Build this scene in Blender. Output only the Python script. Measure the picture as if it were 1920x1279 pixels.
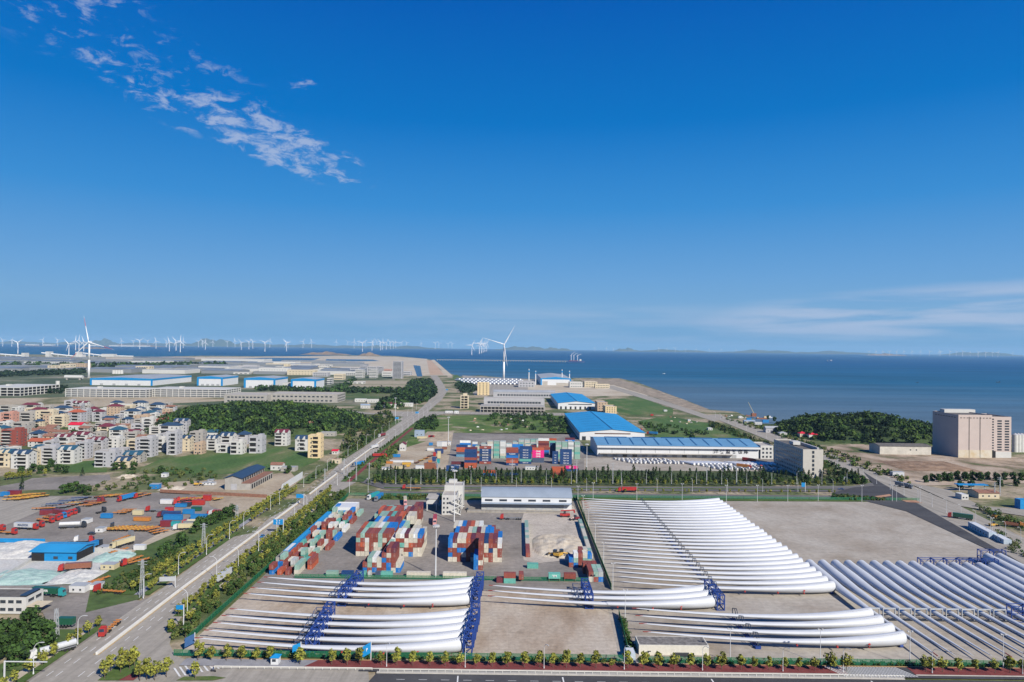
import bpy, math, random
import numpy as np
from mathutils import Matrix, Vector, noise as mnoise
R = math.radians
random.seed(7); rng = np.random.default_rng(7)
for o in list(bpy.data.objects): bpy.data.objects.remove(o)
C = bpy.context.scene.collection
# ---------------------------------------------------------------- camera
F = 1280.0; CH = 120.0
cam = bpy.data.cameras.new('camera'); co = bpy.data.objects.new('camera', cam); C.objects.link(co)
bpy.context.scene.camera = co
cam.sensor_width = 36; cam.lens = 24; cam.clip_start = 1; cam.clip_end = 200000
MROT = Matrix.Rotation(R(90) + math.atan(12.0 / F), 4, 'X') @ Matrix.Rotation(0.0122, 4, 'Z')
co.matrix_world = Matrix.Translation((0, 0, CH)) @ MROT
# ---------------------------------------------------------------- sun and sky
ELEV, AZ = R(35), R(142)           # azimuth clockwise from +Y
sun = bpy.data.lights.new('sun', 'SUN'); sun.energy = 5.0; sun.angle = R(0.53); sun.color = (1, 0.94, 0.84)
so = bpy.data.objects.new('sun', sun); C.objects.link(so)
sd = Vector((math.sin(AZ) * math.cos(ELEV), math.cos(AZ) * math.cos(ELEV), math.sin(ELEV)))
so.rotation_euler = sd.to_track_quat('Z', 'Y').to_euler()
W = bpy.data.worlds.new('World'); bpy.context.scene.world = W; W.use_nodes = True
wt = W.node_tree; wt.nodes.clear()
def wn(t, **k):
    n = wt.nodes.new(t)
    for a, b in k.items(): setattr(n, a, b)
    return n
def wl(a, b): wt.links.new(a, b)
def wmath(op, a, b=None, c=None, clamp=False):
    n = wn('ShaderNodeMath', operation=op, use_clamp=clamp)
    for i, v in enumerate((a, b, c)):
        if v is None: continue
        if isinstance(v, (int, float)): n.inputs[i].default_value = v
        else: wl(v, n.inputs[i])
    return n.outputs[0]
tc = wn('ShaderNodeTexCoord'); sx = wn('ShaderNodeSeparateXYZ'); wl(tc.outputs['Generated'], sx.inputs[0])
zc = wmath('MAXIMUM', sx.outputs[2], 0.012)
cb = wn('ShaderNodeCombineXYZ'); wl(sx.outputs[0], cb.inputs[0]); wl(sx.outputs[1], cb.inputs[1]); wl(zc, cb.inputs[2])
sky = wn('ShaderNodeTexSky', sky_type='NISHITA', sun_disc=False)
sky.sun_elevation = ELEV; sky.sun_rotation = AZ; sky.altitude = 100; sky.air_density = 1.0; sky.dust_density = 0.6; sky.ozone_density = 3.0
wl(cb.outputs[0], sky.inputs[0])
hs = wn('ShaderNodeHueSaturation'); hs.inputs['Saturation'].default_value = 1.22; hs.inputs['Hue'].default_value = 0.497; wl(sky.outputs[0], hs.inputs['Color'])
# deep clean-air gradient of this day laid over the sky model (by true elevation)
gr = wn('ShaderNodeValToRGB'); wl(wmath('DIVIDE', zc, 0.6), gr.inputs[0])
SK = [(0.0, (0.155, 0.36, 0.61)), (0.09, (0.20, 0.405, 0.66)), (0.17, (0.145, 0.365, 0.68)), (0.33, (0.042, 0.27, 0.65)), (0.52, (0.001, 0.175, 0.56)), (0.80, (0.0, 0.098, 0.455)), (1.0, (0.0, 0.08, 0.39))]
for i, (p_, c_) in enumerate(SK):
    e_ = gr.color_ramp.elements[i] if i < 2 else gr.color_ramp.elements.new(p_)
    e_.position = p_; e_.color = (*c_, 1)
gsc = wn('ShaderNodeMixRGB'); gsc.blend_type = 'MULTIPLY'; gsc.inputs[0].default_value = 1; gsc.inputs[2].default_value = (10.0, 10.2, 10.3, 1); wl(gr.outputs[0], gsc.inputs[1])
gm = wn('ShaderNodeMixRGB'); gm.inputs[0].default_value = 1.0; wl(hs.outputs[0], gm.inputs[1]); wl(gsc.outputs[0], gm.inputs[2])
# clouds: thin high patches, placed by direction on a flat layer far above
px_ = wmath('DIVIDE', sx.outputs[0], wmath('MAXIMUM', sx.outputs[2], 0.02)); py_ = wmath('DIVIDE', sx.outputs[1], wmath('MAXIMUM', sx.outputs[2], 0.02))
cp = wn('ShaderNodeCombineXYZ'); wl(px_, cp.inputs[0]); wl(py_, cp.inputs[1])
def noise(vec, scale, detail, rough, dist=0.0):
    n = wn('ShaderNodeTexNoise'); n.inputs['Scale'].default_value = scale; n.inputs['Detail'].default_value = detail
    n.inputs['Roughness'].default_value = rough; n.inputs['Distortion'].default_value = dist; wl(vec, n.inputs['Vector']); return n.outputs[0]
def ramp(v, a, b):
    n = wn('ShaderNodeMapRange', interpolation_type='SMOOTHSTEP'); wl(v, n.inputs[0]); n.inputs[1].default_value = a; n.inputs[2].default_value = b; return n.outputs[0]
azn = wmath('ARCTAN2', sx.outputs[0], sx.outputs[1]); eln = wmath('ARCSINE', sx.outputs[2])
ce = wn('ShaderNodeCombineXYZ'); wl(azn, ce.inputs[0]); wl(eln, ce.inputs[1])
mp = wn('ShaderNodeMapping'); mp.inputs['Rotation'].default_value = (0, 0, R(-28)); wl(ce.outputs[0], mp.inputs[0])
mp2 = wn('ShaderNodeMapping'); mp2.inputs['Rotation'].default_value = (0, 0, R(24)); mp2.inputs['Scale'].default_value = (1.0, 2.3, 1.0); wl(ce.outputs[0], mp2.inputs[0])
patch = ramp(noise(mp2.outputs[0], 30, 9, 0.66, 0.45), 0.36, 0.70)
def ell(u0, v0, au, av, ang):      # soft ellipse in azimuth / elevation
    u = wmath('SUBTRACT', azn, u0); v = wmath('SUBTRACT', eln, v0); c, s = math.cos(ang), math.sin(ang)
    a = wmath('DIVIDE', wmath('ADD', wmath('MULTIPLY', u, c), wmath('MULTIPLY', v, s)), au)
    b = wmath('DIVIDE', wmath('SUBTRACT', wmath('MULTIPLY', v, c), wmath('MULTIPLY', u, s)), av)
    d = wmath('ADD', wmath('MULTIPLY', a, a), wmath('MULTIPLY', b, b))
    return wmath('SUBTRACT', 1.0, ramp(d, 0.1, 1.0))
m = ell(-0.345, 0.276, 0.175, 0.042, R(-17)); m = wmath('MAXIMUM', m, wmath('MULTIPLY', ell(-0.50, 0.315, 0.12, 0.030, R(-27)), .62))
m = wmath('MAXIMUM', m, wmath('MULTIPLY', ell(-0.60, 0.42, 0.17, 0.10, R(-30)), 0.50))
m = wmath('MAXIMUM', m, wmath('MULTIPLY', ell(-0.45, 0.345, 0.20, 0.055, R(-22)), 0.40))
m = wmath('MAXIMUM', m, wmath('MULTIPLY', ell(-0.30, 0.35, 0.03, 0.018, 0), 0.5))
c1 = wmath('MULTIPLY', ramp(wmath('ADD', patch, wmath('MULTIPLY', m, 0.75)), 0.72, 1.62), ramp(m, 0.0, 0.6))
ms = wn('ShaderNodeMapping'); ms.inputs['Scale'].default_value = (2.2, 26, 1); wl(ce.outputs[0], ms.inputs[0])
streak = ramp(noise(ms.outputs[0], 2.2, 6, 0.55, 0.3), 0.34, 0.60)
c2 = wmath('MULTIPLY', streak, ell(0.56, 0.050, 0.40, 0.040, R(3)))
c3 = wmath('MULTIPLY', wmath('MULTIPLY', streak, ell(0.12, 0.035, 0.6, 0.035, 0)), 0.22)
cl = wmath('MAXIMUM', wmath('MULTIPLY', c1, 0.62), wmath('MAXIMUM', wmath('MULTIPLY', c2, 0.62), c3))
mix = wn('ShaderNodeMixRGB'); mix.inputs[2].default_value = (5.2, 5.9, 7.6, 1); wl(cl, mix.inputs[0]); wl(gm.outputs[0], mix.inputs[1])
bg = wn('ShaderNodeBackground'); bg.inputs[1].default_value = 0.065; wl(mix.outputs[0], bg.inputs[0])
wo = wn('ShaderNodeOutputWorld'); wl(bg.outputs[0], wo.inputs[0])
sc = bpy.context.scene
sc.view_settings.view_transform = 'Standard'; sc.view_settings.look = 'None'; sc.view_settings.exposure = 0.58; sc.view_settings.gamma = 1
try:
    sc.cycles.max_bounces = 5; sc.cycles.volume_bounces = 0; sc.cycles.diffuse_bounces = 2; sc.cycles.glossy_bounces = 2; sc.cycles.transparent_max_bounces = 4
except Exception: pass
# ---------------------------------------------------------------- pixel -> ground helpers (photo pixels 1920x1279)
M3 = MROT.to_3x3(); M3I = M3.transposed()
def G(px, py, z=0.0):
    d = M3 @ Vector(((px - 960) / F, -(py - 639.5) / F, -1))
    t = (z - CH) / d.z if d.z * (z - CH) > 0 else 40000 / d.y
    if t * d.y > 42000: t = 42000 / d.y
    return Vector((d.x * t, d.y * t, z))
def pr(v):
    c = M3I @ (Vector(v) - Vector((0, 0, CH))); return 960 + F * c.x / -c.z, 639.5 - F * c.y / -c.z
def mpx(p): return p[1] / F          # metres per photo pixel at a point
def XatpX(px, Y, z=0):               # x so that (x,Y,z) lands in column px
    lo, hi = -60000, 60000
    for _ in range(60):
        mid = (lo + hi) / 2
        if pr((mid, Y, z))[0] < px: lo = mid
        else: hi = mid
    return lo
def HatpY(px_pt, py):                # height so that the point above px_pt lands in row py
    X, Y = px_pt[0], px_pt[1]
    b = pr((X, Y, 0))[1]; return max(0.3, (b - py) * Y / F)
# ---------------------------------------------------------------- materials
MATS = {}
ALB = 0.78
def mat(name, col, rough=0.8, metal=0.0, var=0.12, vs=0.6, spec=0.3, col2=None, vs2=None, rnd=0.0):
    if name in MATS: return MATS[name]
    col = tuple(c * ALB for c in col); col2 = tuple(c * ALB for c in col2) if col2 else None
    m = bpy.data.materials.new(name); m.use_nodes = True; t = m.node_tree; b = t.nodes['Principled BSDF']
    b.inputs['Roughness'].default_value = rough; b.inputs['Metallic'].default_value = metal
    b.inputs['Specular IOR Level'].default_value = spec
    g = t.nodes.new('ShaderNodeNewGeometry')
    n = t.nodes.new('ShaderNodeTexNoise'); n.inputs['Scale'].default_value = vs; n.inputs['Detail'].default_value = 5; n.inputs['Roughness'].default_value = 0.65
    t.links.new(g.outputs['Position'], n.inputs['Vector'])
    r = t.nodes.new('ShaderNodeMapRange'); r.inputs[1].default_value = 0.3; r.inputs[2].default_value = 0.7; t.links.new(n.outputs[0], r.inputs[0])
    mx = t.nodes.new('ShaderNodeMixRGB')
    c2 = col2 or tuple(min(1, c * (1 + var)) for c in col)
    c1 = col if col2 else tuple(c * (1 - var) for c in col)
    mx.inputs[1].default_value = (*c1, 1); mx.inputs[2].default_value = (*c2, 1); t.links.new(r.outputs[0], mx.inputs[0])
    out = mx.outputs[0]
    if rnd:
        oi = t.nodes.new('ShaderNodeObjectInfo'); h = t.nodes.new('ShaderNodeHueSaturation')
        rr = t.nodes.new('ShaderNodeMapRange'); rr.inputs[3].default_value = 1 - rnd; rr.inputs[4].default_value = 1 + rnd
        t.links.new(oi.outputs['Random'], rr.inputs[0]); t.links.new(rr.outputs[0], h.inputs['Value'])
        t.links.new(out, h.inputs['Color']); out = h.outputs[0]
    t.links.new(out, b.inputs['Base Color']); MATS[name] = m; return m
def gmat(name, stops, scale, scale2=None, rough=0.95, detail=8, stretch=None, bump=0.0, fine=0.25, dark=None, jscale=None, jcol=0.85):
    """ground: several colours by noise, plus fine mottling, optional slab joints"""
    if name in MATS: return MATS[name]
    stops = [(p, tuple(x * ALB for x in c)) for p, c in stops]
    m = bpy.data.materials.new(name); m.use_nodes = True; t = m.node_tree; b = t.nodes['Principled BSDF']; L = t.links.new
    b.inputs['Roughness'].default_value = rough; b.inputs['Specular IOR Level'].default_value = 0.2
    g = t.nodes.new('ShaderNodeNewGeometry'); src = g.outputs['Position']
    if stretch:
        mpn = t.nodes.new('ShaderNodeMapping'); mpn.inputs['Scale'].default_value = stretch; L(src, mpn.inputs[0]); src = mpn.outputs[0]
    n = t.nodes.new('ShaderNodeTexNoise'); n.inputs['Scale'].default_value = scale; n.inputs['Detail'].default_value = detail; n.inputs['Roughness'].default_value = 0.6; n.inputs['Distortion'].default_value = 0.4
    L(src, n.inputs['Vector']); cr = t.nodes.new('ShaderNodeValToRGB'); L(n.outputs[0], cr.inputs[0])
    e = cr.color_ramp.elements
    for i, (p, c) in enumerate(stops):
        el = e[i] if i < 2 else e.new(p)
        el.position = p; el.color = (*c, 1)
    n2 = t.nodes.new('ShaderNodeTexNoise'); n2.inputs['Scale'].default_value = scale2 or scale * 14; n2.inputs['Detail'].default_value = 6; n2.inputs['Roughness'].default_value = 0.7; L(g.outputs['Position'], n2.inputs['Vector'])
    r = t.nodes.new('ShaderNodeMapRange'); r.inputs[1].default_value = 0.3; r.inputs[2].default_value = 0.7; r.inputs[3].default_value = 1 - fine; r.inputs[4].default_value = 1 + fine; L(n2.outputs[0], r.inputs[0])
    h = t.nodes.new('ShaderNodeHueSaturation'); L(cr.outputs[0], h.inputs['Color']); L(r.outputs[0], h.inputs['Value']); out = h.outputs[0]
    if dark:
        n3 = t.nodes.new('ShaderNodeTexNoise'); n3.inputs['Scale'].default_value = dark[0]; n3.inputs['Detail'].default_value = 4; n3.inputs['Roughness'].default_value = .55; L(g.outputs['Position'], n3.inputs['Vector'])
        r3 = t.nodes.new('ShaderNodeMapRange'); r3.inputs[1].default_value = .60; r3.inputs[2].default_value = .74; r3.inputs[3].default_value = 1; r3.inputs[4].default_value = dark[1]; L(n3.outputs[0], r3.inputs[0])
        wv = t.nodes.new('ShaderNodeTexWave'); wv.wave_type = 'RINGS'; wv.inputs['Scale'].default_value = .10; wv.inputs['Distortion'].default_value = 9; wv.inputs['Detail'].default_value = 1; wv.inputs['Detail Scale'].default_value = .25; L(g.outputs['Position'], wv.inputs['Vector'])
        r4 = t.nodes.new('ShaderNodeMapRange'); r4.inputs[1].default_value = .93; r4.inputs[2].default_value = 1; r4.inputs[3].default_value = 1; r4.inputs[4].default_value = dark[2]; L(wv.outputs['Fac'], r4.inputs[0])
        mu = t.nodes.new('ShaderNodeMath'); mu.operation = 'MULTIPLY'; L(r3.outputs[0], mu.inputs[0]); L(r4.outputs[0], mu.inputs[1]); h3 = t.nodes.new('ShaderNodeHueSaturation'); L(out, h3.inputs['Color']); L(mu.outputs[0], h3.inputs['Value']); out = h3.outputs[0]
    if jscale:
        bt = t.nodes.new('ShaderNodeTexBrick'); bt.offset = 0; bt.inputs['Scale'].default_value = 1; bt.inputs['Brick Width'].default_value = jscale; bt.inputs['Row Height'].default_value = jscale
        bt.inputs['Mortar Size'].default_value = 0.07; bt.inputs['Color1'].default_value = (1, 1, 1, 1); bt.inputs['Color2'].default_value = (.93, .93, .93, 1); bt.inputs['Mortar'].default_value = (jcol, jcol, jcol, 1)
        L(g.outputs['Position'], bt.inputs['Vector']); mm = t.nodes.new('ShaderNodeMixRGB'); mm.blend_type = 'MULTIPLY'; mm.inputs[0].default_value = 1; L(out, mm.inputs[1]); L(bt.outputs[0], mm.inputs[2]); out = mm.outputs[0]
    L(out, b.inputs['Base Color'])
    if bump:
        bn = t.nodes.new('ShaderNodeBump'); bn.inputs['Strength'].default_value = bump; bn.inputs['Distance'].default_value = 0.5; L(n2.outputs[0], bn.inputs['Height']); L(bn.outputs[0], b.inputs['Normal'])
    MATS[name] = m; return m
# ---------------------------------------------------------------- mesh builder
class MB:
    def __init__(s): s.v = []; s.f = []; s.m = []
    def add(s, vs, fs, m=0):
        k = len(s.v); s.v += [tuple(v) for v in vs]; s.f += [tuple(i + k for i in f) for f in fs]; s.m += [m] * len(fs); return s
    def box(s, x0, x1, y0, y1, z0, z1, m=0, mt=None):
        s.add([(x0, y0, z0), (x1, y0, z0), (x1, y1, z0), (x0, y1, z0), (x0, y0, z1), (x1, y0, z1), (x1, y1, z1), (x0, y1, z1)],
              [(0, 3, 2, 1), (4, 5, 6, 7), (0, 1, 5, 4), (1, 2, 6, 5), (2, 3, 7, 6), (3, 0, 4, 7)], m)
        if mt is not None: s.m[-5] = mt
        return s
    def prism(s, poly, z0, z1, m=0, mt=None):
        n = len(poly); s.add([(x, y, z0) for x, y in poly] + [(x, y, z1) for x, y in poly],
              [tuple(range(n - 1, -1, -1)), tuple(range(n, 2 * n))] + [(i, (i + 1) % n, n + (i + 1) % n, n + i) for i in range(n)], m)
        if mt is not None: s.m[-n - 1] = mt
        return s
    def ext(s, prof, y0, y1, m=0):      # profile in (x,z), extruded along y
        n = len(prof); return s.add([(x, y0, z) for x, z in prof] + [(x, y1, z) for x, z in prof],
              [tuple(range(n)), tuple(range(2 * n - 1, n - 1, -1))] + [(i, n + i, n + (i + 1) % n, (i + 1) % n) for i in range(n)], m)
    def extx(s, prof, x0, x1, m=0):     # profile in (y,z), extruded along x
        n = len(prof); return s.add([(x0, y, z) for y, z in prof] + [(x1, y, z) for y, z in prof],
              [tuple(range(n - 1, -1, -1)), tuple(range(n, 2 * n))] + [(i, (i + 1) % n, n + (i + 1) % n, n + i) for i in range(n)], m)
    def tube(s, a, b, r0, r1=None, n=8, m=0):
        r1 = r0 if r1 is None else r1; a = Vector(a); b = Vector(b); d = (b - a).normalized()
        q = d.to_track_quat('Z', 'Y').to_matrix(); vs = []
        for p, r in ((a, r0), (b, r1)):
            for i in range(n):
                t = 2 * math.pi * i / n; vs.append(p + q @ Vector((r * math.cos(t), r * math.sin(t), 0)))
        return s.add(vs, [tuple(range(n - 1, -1, -1)), tuple(range(n, 2 * n))] + [(i, (i + 1) % n, n + (i + 1) % n, n + i) for i in range(n)], m)
    def gable(s, x0, x1, y0, y1, z0, z1, along='x', m=0):
        if along == 'x': ym = (y0 + y1) / 2; return s.extx([(y0, z0), (y1, z0), (ym, z1)], x0, x1, m)
        xm = (x0 + x1) / 2; return s.ext([(x0, z0), (xm, z1), (x1, z0)][::-1], y0, y1, m)
    def hip(s, x0, x1, y0, y1, z0, z1, m=0):
        w, d = x1 - x0, y1 - y0; k = min(w, d) / 2 * 0.95; ym = (y0 + y1) / 2; xm = (x0 + x1) / 2
        r = [(x0 + k, ym, z1), (x1 - k, ym, z1)] if w >= d else [(xm, y0 + k, z1), (xm, y1 - k, z1)]
        vs = [(x0, y0, z0), (x1, y0, z0), (x1, y1, z0), (x0, y1, z0)] + r
        fs = [(0, 3, 2, 1), (0, 1, 5, 4), (1, 2, 5), (2, 3, 4, 5), (3, 0, 4)] if w >= d else [(0, 3, 2, 1), (0, 1, 4), (1, 2, 5, 4), (2, 3, 5), (3, 0, 4, 5)]
        return s.add(vs, fs, m)
    def mesh(s, name, mats, smooth=False):
        me = bpy.data.meshes.new(name); me.from_pydata(s.v, [], s.f)
        for m in (mats if isinstance(mats, (list, tuple)) else [mats]): me.materials.append(m)
        if len(me.materials) > 1: me.polygons.foreach_set('material_index', s.m)
        if smooth: me.polygons.foreach_set('use_smooth', [True] * len(me.polygons))
        me.update(); return me
LABELS = {}
def tag(o, label=None, cat=None, group=None, kind=None):
    if label:
        n = len(label.split())
        if n > 16 or n < 4: print('LABELLEN', n, label)
        if label in LABELS and not group: print('DUP', label)
        LABELS[label] = 1; o['label'] = label
    if cat: o['category'] = cat
    if group: o['group'] = group
    if kind: o['kind'] = kind
    return o
def E(name, label, cat, loc=(0, 0, 0), rz=0, group=None, sc_=None):
    o = bpy.data.objects.new(name, None); C.objects.link(o); o.location = loc; o.rotation_euler = (0, 0, rz); o.empty_display_size = 0.5
    if sc_: o.scale = (sc_,) * 3 if isinstance(sc_, (int, float)) else sc_
    return tag(o, label, cat, group)
def O(name, me, parent=None, loc=None, rz=None, label=None, cat=None, group=None, kind=None, sc_=None):
    o = bpy.data.objects.new(name, me); C.objects.link(o)
    if parent: o.parent = parent
    if loc: o.location = loc
    if rz: o.rotation_euler = (0, 0, rz)
    if sc_: o.scale = (sc_,) * 3 if isinstance(sc_, (int, float)) else sc_
    return tag(o, label, cat, group, kind)
def sheet(name, pts, z, m, kind='structure', **k):      # pts = photo pixels, laid on the ground
    ps = [G(x, y, 0) for x, y in pts]; me = bpy.data.meshes.new(name)
    me.from_pydata([(p.x, p.y, z) for p in ps], [], [tuple(range(len(ps)))]); me.materials.append(m); me.update()
    if me.polygons[0].normal.z < 0: me.flip_normals()
    return O(name, me, kind=kind, **k)
def wsheet(name, pts, z, m, kind='structure', **k):     # pts = world metres
    me = bpy.data.meshes.new(name); me.from_pydata([(x, y, z) for x, y in pts], [], [tuple(range(len(pts)))]); me.materials.append(m); me.update()
    if me.polygons[0].normal.z < 0: me.flip_normals()
    return O(name, me, kind=kind, **k)
_o1 = ['', 'first', 'second', 'third', 'fourth', 'fifth', 'sixth', 'seventh', 'eighth', 'ninth', 'tenth', 'eleventh', 'twelfth', 'thirteenth', 'fourteenth', 'fifteenth', 'sixteenth', 'seventeenth', 'eighteenth', 'nineteenth']
_t = ['', '', 'twenty', 'thirty', 'forty', 'fifty', 'sixty', 'seventy', 'eighty', 'ninety']
def od(n):
    if n < 20: return _o1[n]
    if n >= 100: return 'hundred-and-' + od(n - 100) if n > 100 else 'hundredth'
    return (_t[n // 10][:-1] + 'ieth') if n % 10 == 0 else _t[n // 10] + '-' + _o1[n % 10]
# ================================================================ the setting
grass = gmat('grass', [(0.30, (0.05, 0.085, 0.025)), (0.48, (0.075, 0.12, 0.035)), (0.62, (0.15, 0.15, 0.07)), (0.75, (0.30, 0.25, 0.17))], 0.012, fine=0.35)
scrub = gmat('scrub', [(0.30, (0.06, 0.095, 0.03)), (0.47, (0.12, 0.14, 0.055)), (0.55, (0.32, 0.265, 0.18)), (0.75, (0.44, 0.37, 0.27))], 0.016, fine=0.45)
farland = gmat('farland', [(0.30, (0.05, 0.075, 0.045)), (0.52, (0.10, 0.125, 0.065)), (0.62, (0.24, 0.22, 0.16)), (0.75, (0.34, 0.30, 0.23))], 0.004, fine=0.3)
field = gmat('field', [(0.3, (0.045, 0.10, 0.025)), (0.5, (0.075, 0.14, 0.035)), (0.62, (0.13, 0.16, 0.06)), (0.75, (0.26, 0.22, 0.13))], 0.025, stretch=(1, 0.4, 1), fine=0.4)
dirt = gmat('dirt', [(0.3, (0.26, 0.20, 0.14)), (0.5, (0.40, 0.33, 0.24)), (0.7, (0.46, 0.40, 0.31))], 0.02, fine=0.2)
sandm = gmat('sand', [(0.3, (0.40, 0.33, 0.24)), (0.5, (0.50, 0.43, 0.33)), (0.7, (0.56, 0.50, 0.40))], 0.01, fine=0.12)
conc = gmat('concrete_road', [(0.3, (0.28, 0.258, 0.22)), (0.5, (0.345, 0.315, 0.27)), (0.7, (0.40, 0.37, 0.32))], 0.03, stretch=(11, 0.14, 1), fine=0.12, jscale=6, jcol=0.86)
concx = gmat('concrete_yard', [(0.28, (0.29, 0.24, 0.18)), (0.42, (0.36, 0.315, 0.26)), (0.55, (0.42, 0.38, 0.325)), (0.72, (0.46, 0.425, 0.37))], 0.022, fine=0.16, jscale=7, jcol=0.92, dark=(.05, .84, .90))
brownyard = gmat('worn_yard', [(0.28, (0.24, 0.175, 0.12)), (0.42, (0.37, 0.29, 0.215)), (0.55, (0.47, 0.40, 0.32)), (0.72, (0.50, 0.445, 0.375))], 0.035, stretch=(1, 0.35, 1), fine=0.2, jscale=8, jcol=0.86, dark=(.06, .6, .88))
greyyard = gmat('asphalt_yard', [(0.3, (0.175, 0.157, 0.14)), (0.5, (0.245, 0.222, 0.198)), (0.7, (0.33, 0.295, 0.26))], 0.025, fine=0.2, dark=(.06, .62, .85))
asph = gmat('asphalt', [(0.3, (0.050, 0.050, 0.054)), (0.55, (0.072, 0.072, 0.078)), (0.75, (0.11, 0.11, 0.11))], 0.05, stretch=(0.2, 1, 1), fine=0.15)
asphmid = gmat('asphalt_worn', [(0.3, (0.11, 0.105, 0.105)), (0.55, (0.16, 0.155, 0.15)), (0.75, (0.22, 0.21, 0.2))], 0.03, stretch=(0.15, 1, 1), fine=0.15)
redpav = gmat('red_paving', [(0.35, (0.15, 0.035, 0.035)), (0.7, (0.24, 0.065, 0.06))], 0.2, fine=0.2)
greypav = gmat('grey_paving', [(0.35, (0.24, 0.24, 0.26)), (0.7, (0.33, 0.33, 0.35))], 0.2, fine=0.15)
kerbm = mat('kerb_stone', (0.50, 0.47, 0.42), 0.8)
paint = mat('road_paint', (0.72, 0.72, 0.70), 0.6, var=0.1, vs=0.8)
ypaint = mat('yellow_paint', (0.62, 0.36, 0.08), 0.6, var=0.2, vs=0.8)
# ---- sea
wm = bpy.data.materials.new('sea_water'); wm.use_nodes = True; t = wm.node_tree; b = t.nodes['Principled BSDF']; L = t.links.new
g = t.nodes.new('ShaderNodeNewGeometry'); sp = t.nodes.new('ShaderNodeSeparateXYZ'); L(g.outputs['Position'], sp.inputs[0])
mm = t.nodes.new('ShaderNodeMapping'); mm.inputs['Scale'].default_value = (0.00025, 0.0010, 1); L(g.outputs['Position'], mm.inputs[0])
nz = t.nodes.new('ShaderNodeTexNoise'); nz.inputs['Scale'].default_value = 1.6; nz.inputs['Detail'].default_value = 7; L(mm.outputs[0], nz.inputs['Vector'])
a = t.nodes.new('ShaderNodeMath'); a.operation = 'MULTIPLY_ADD'; L(sp.outputs[0], a.inputs[0]); a.inputs[1].default_value = 0.55; L(sp.outputs[1], a.inputs[2])      # silt lies along the near shore
a2 = t.nodes.new('ShaderNodeMath'); a2.operation = 'MULTIPLY_ADD'; L(nz.outputs[0], a2.inputs[0]); a2.inputs[1].default_value = 2200; L(a.outputs[0], a2.inputs[2])
mr = t.nodes.new('ShaderNodeMapRange'); mr.inputs[1].default_value = 2500; mr.inputs[2].default_value = 4700; L(a2.outputs[0], mr.inputs[0])
mr2 = t.nodes.new('ShaderNodeMapRange'); mr2.inputs[1].default_value = 4500; mr2.inputs[2].default_value = 9500; L(a2.outputs[0], mr2.inputs[0])
x1 = t.nodes.new('ShaderNodeMixRGB'); x1.inputs[1].default_value = (0.098, 0.145, 0.19, 1); x1.inputs[2].default_value = (0.015, 0.088, 0.165, 1); L(mr.outputs[0], x1.inputs[0])
x2 = t.nodes.new('ShaderNodeMixRGB'); x2.inputs[2].default_value = (0.003, 0.060, 0.155, 1); L(mr2.outputs[0], x2.inputs[0]); L(x1.outputs[0], x2.inputs[1])
ms2 = t.nodes.new('ShaderNodeMapping'); ms2.inputs['Scale'].default_value = (0.0009, 0.006, 1); L(g.outputs['Position'], ms2.inputs[0]); ns2 = t.nodes.new('ShaderNodeTexNoise'); ns2.inputs['Scale'].default_value = 1.0; ns2.inputs['Detail'].default_value = 6; ns2.inputs['Roughness'].default_value = .6; L(ms2.outputs[0], ns2.inputs['Vector'])
rs2 = t.nodes.new('ShaderNodeMapRange'); rs2.inputs[1].default_value = .35; rs2.inputs[2].default_value = .65; rs2.inputs[3].default_value = .78; rs2.inputs[4].default_value = 1.18; L(ns2.outputs[0], rs2.inputs[0]); hv = t.nodes.new('ShaderNodeHueSaturation'); L(x2.outputs[0], hv.inputs['Color']); L(rs2.outputs[0], hv.inputs['Value']); L(hv.outputs[0], b.inputs['Base Color']); b.inputs['Roughness'].default_value = 0.55; b.inputs['Specular IOR Level'].default_value = 0.18; b.inputs['IOR'].default_value = 1.2
w2 = t.nodes.new('ShaderNodeTexNoise'); w2.inputs['Scale'].default_value = 0.12; w2.inputs['Detail'].default_value = 5; L(g.outputs['Position'], w2.inputs['Vector'])
bn = t.nodes.new('ShaderNodeBump'); bn.inputs['Strength'].default_value = 0.6; bn.inputs['Distance'].default_value = 1.5; L(w2.outputs[0], bn.inputs['Height']); L(bn.outputs[0], b.inputs['Normal'])
wsheet('sea', [(-44000, -1500), (44000, -1500), (44000, 44000), (-44000, 44000)], -2.5, wm)
# ---- land (one sheet, its edge follows the shore)
shore = [(2300, 870), (1920, 812), (1760, 842), (1745, 812), (1600, 790), (1470, 803), (1430, 806), (1412, 785), (1380, 772), (1330, 768), (1290, 752), (1240, 734), (1195, 717), (1162, 709.5), (1090, 708.5), (1000, 711),
         (950, 709), (900, 704), (862, 706), (845, 701), (832, 692), (818, 682), (806, 674), (780, 671), (740, 667.5), (640, 666), (560, 668), (470, 668), (380, 667), (300, 669), (200, 668), (100, 665), (0, 664), (-260, 662)]
sp_ = [G(x, y) for x, y in shore]; pts = [(p.x, p.y) for p in sp_] + [(-9000, -1400), (3000, -1400)]
mb = MB(); mb.prism(pts[::-1], -6, 0)
O('ground', mb.mesh('ground', scrub), kind='structure')
rock = gmat('rock_bank', [(0.3, (0.16, 0.13, 0.10)), (0.55, (0.34, 0.28, 0.21)), (0.75, (0.48, 0.40, 0.30))], 0.05, fine=0.4)
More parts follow.
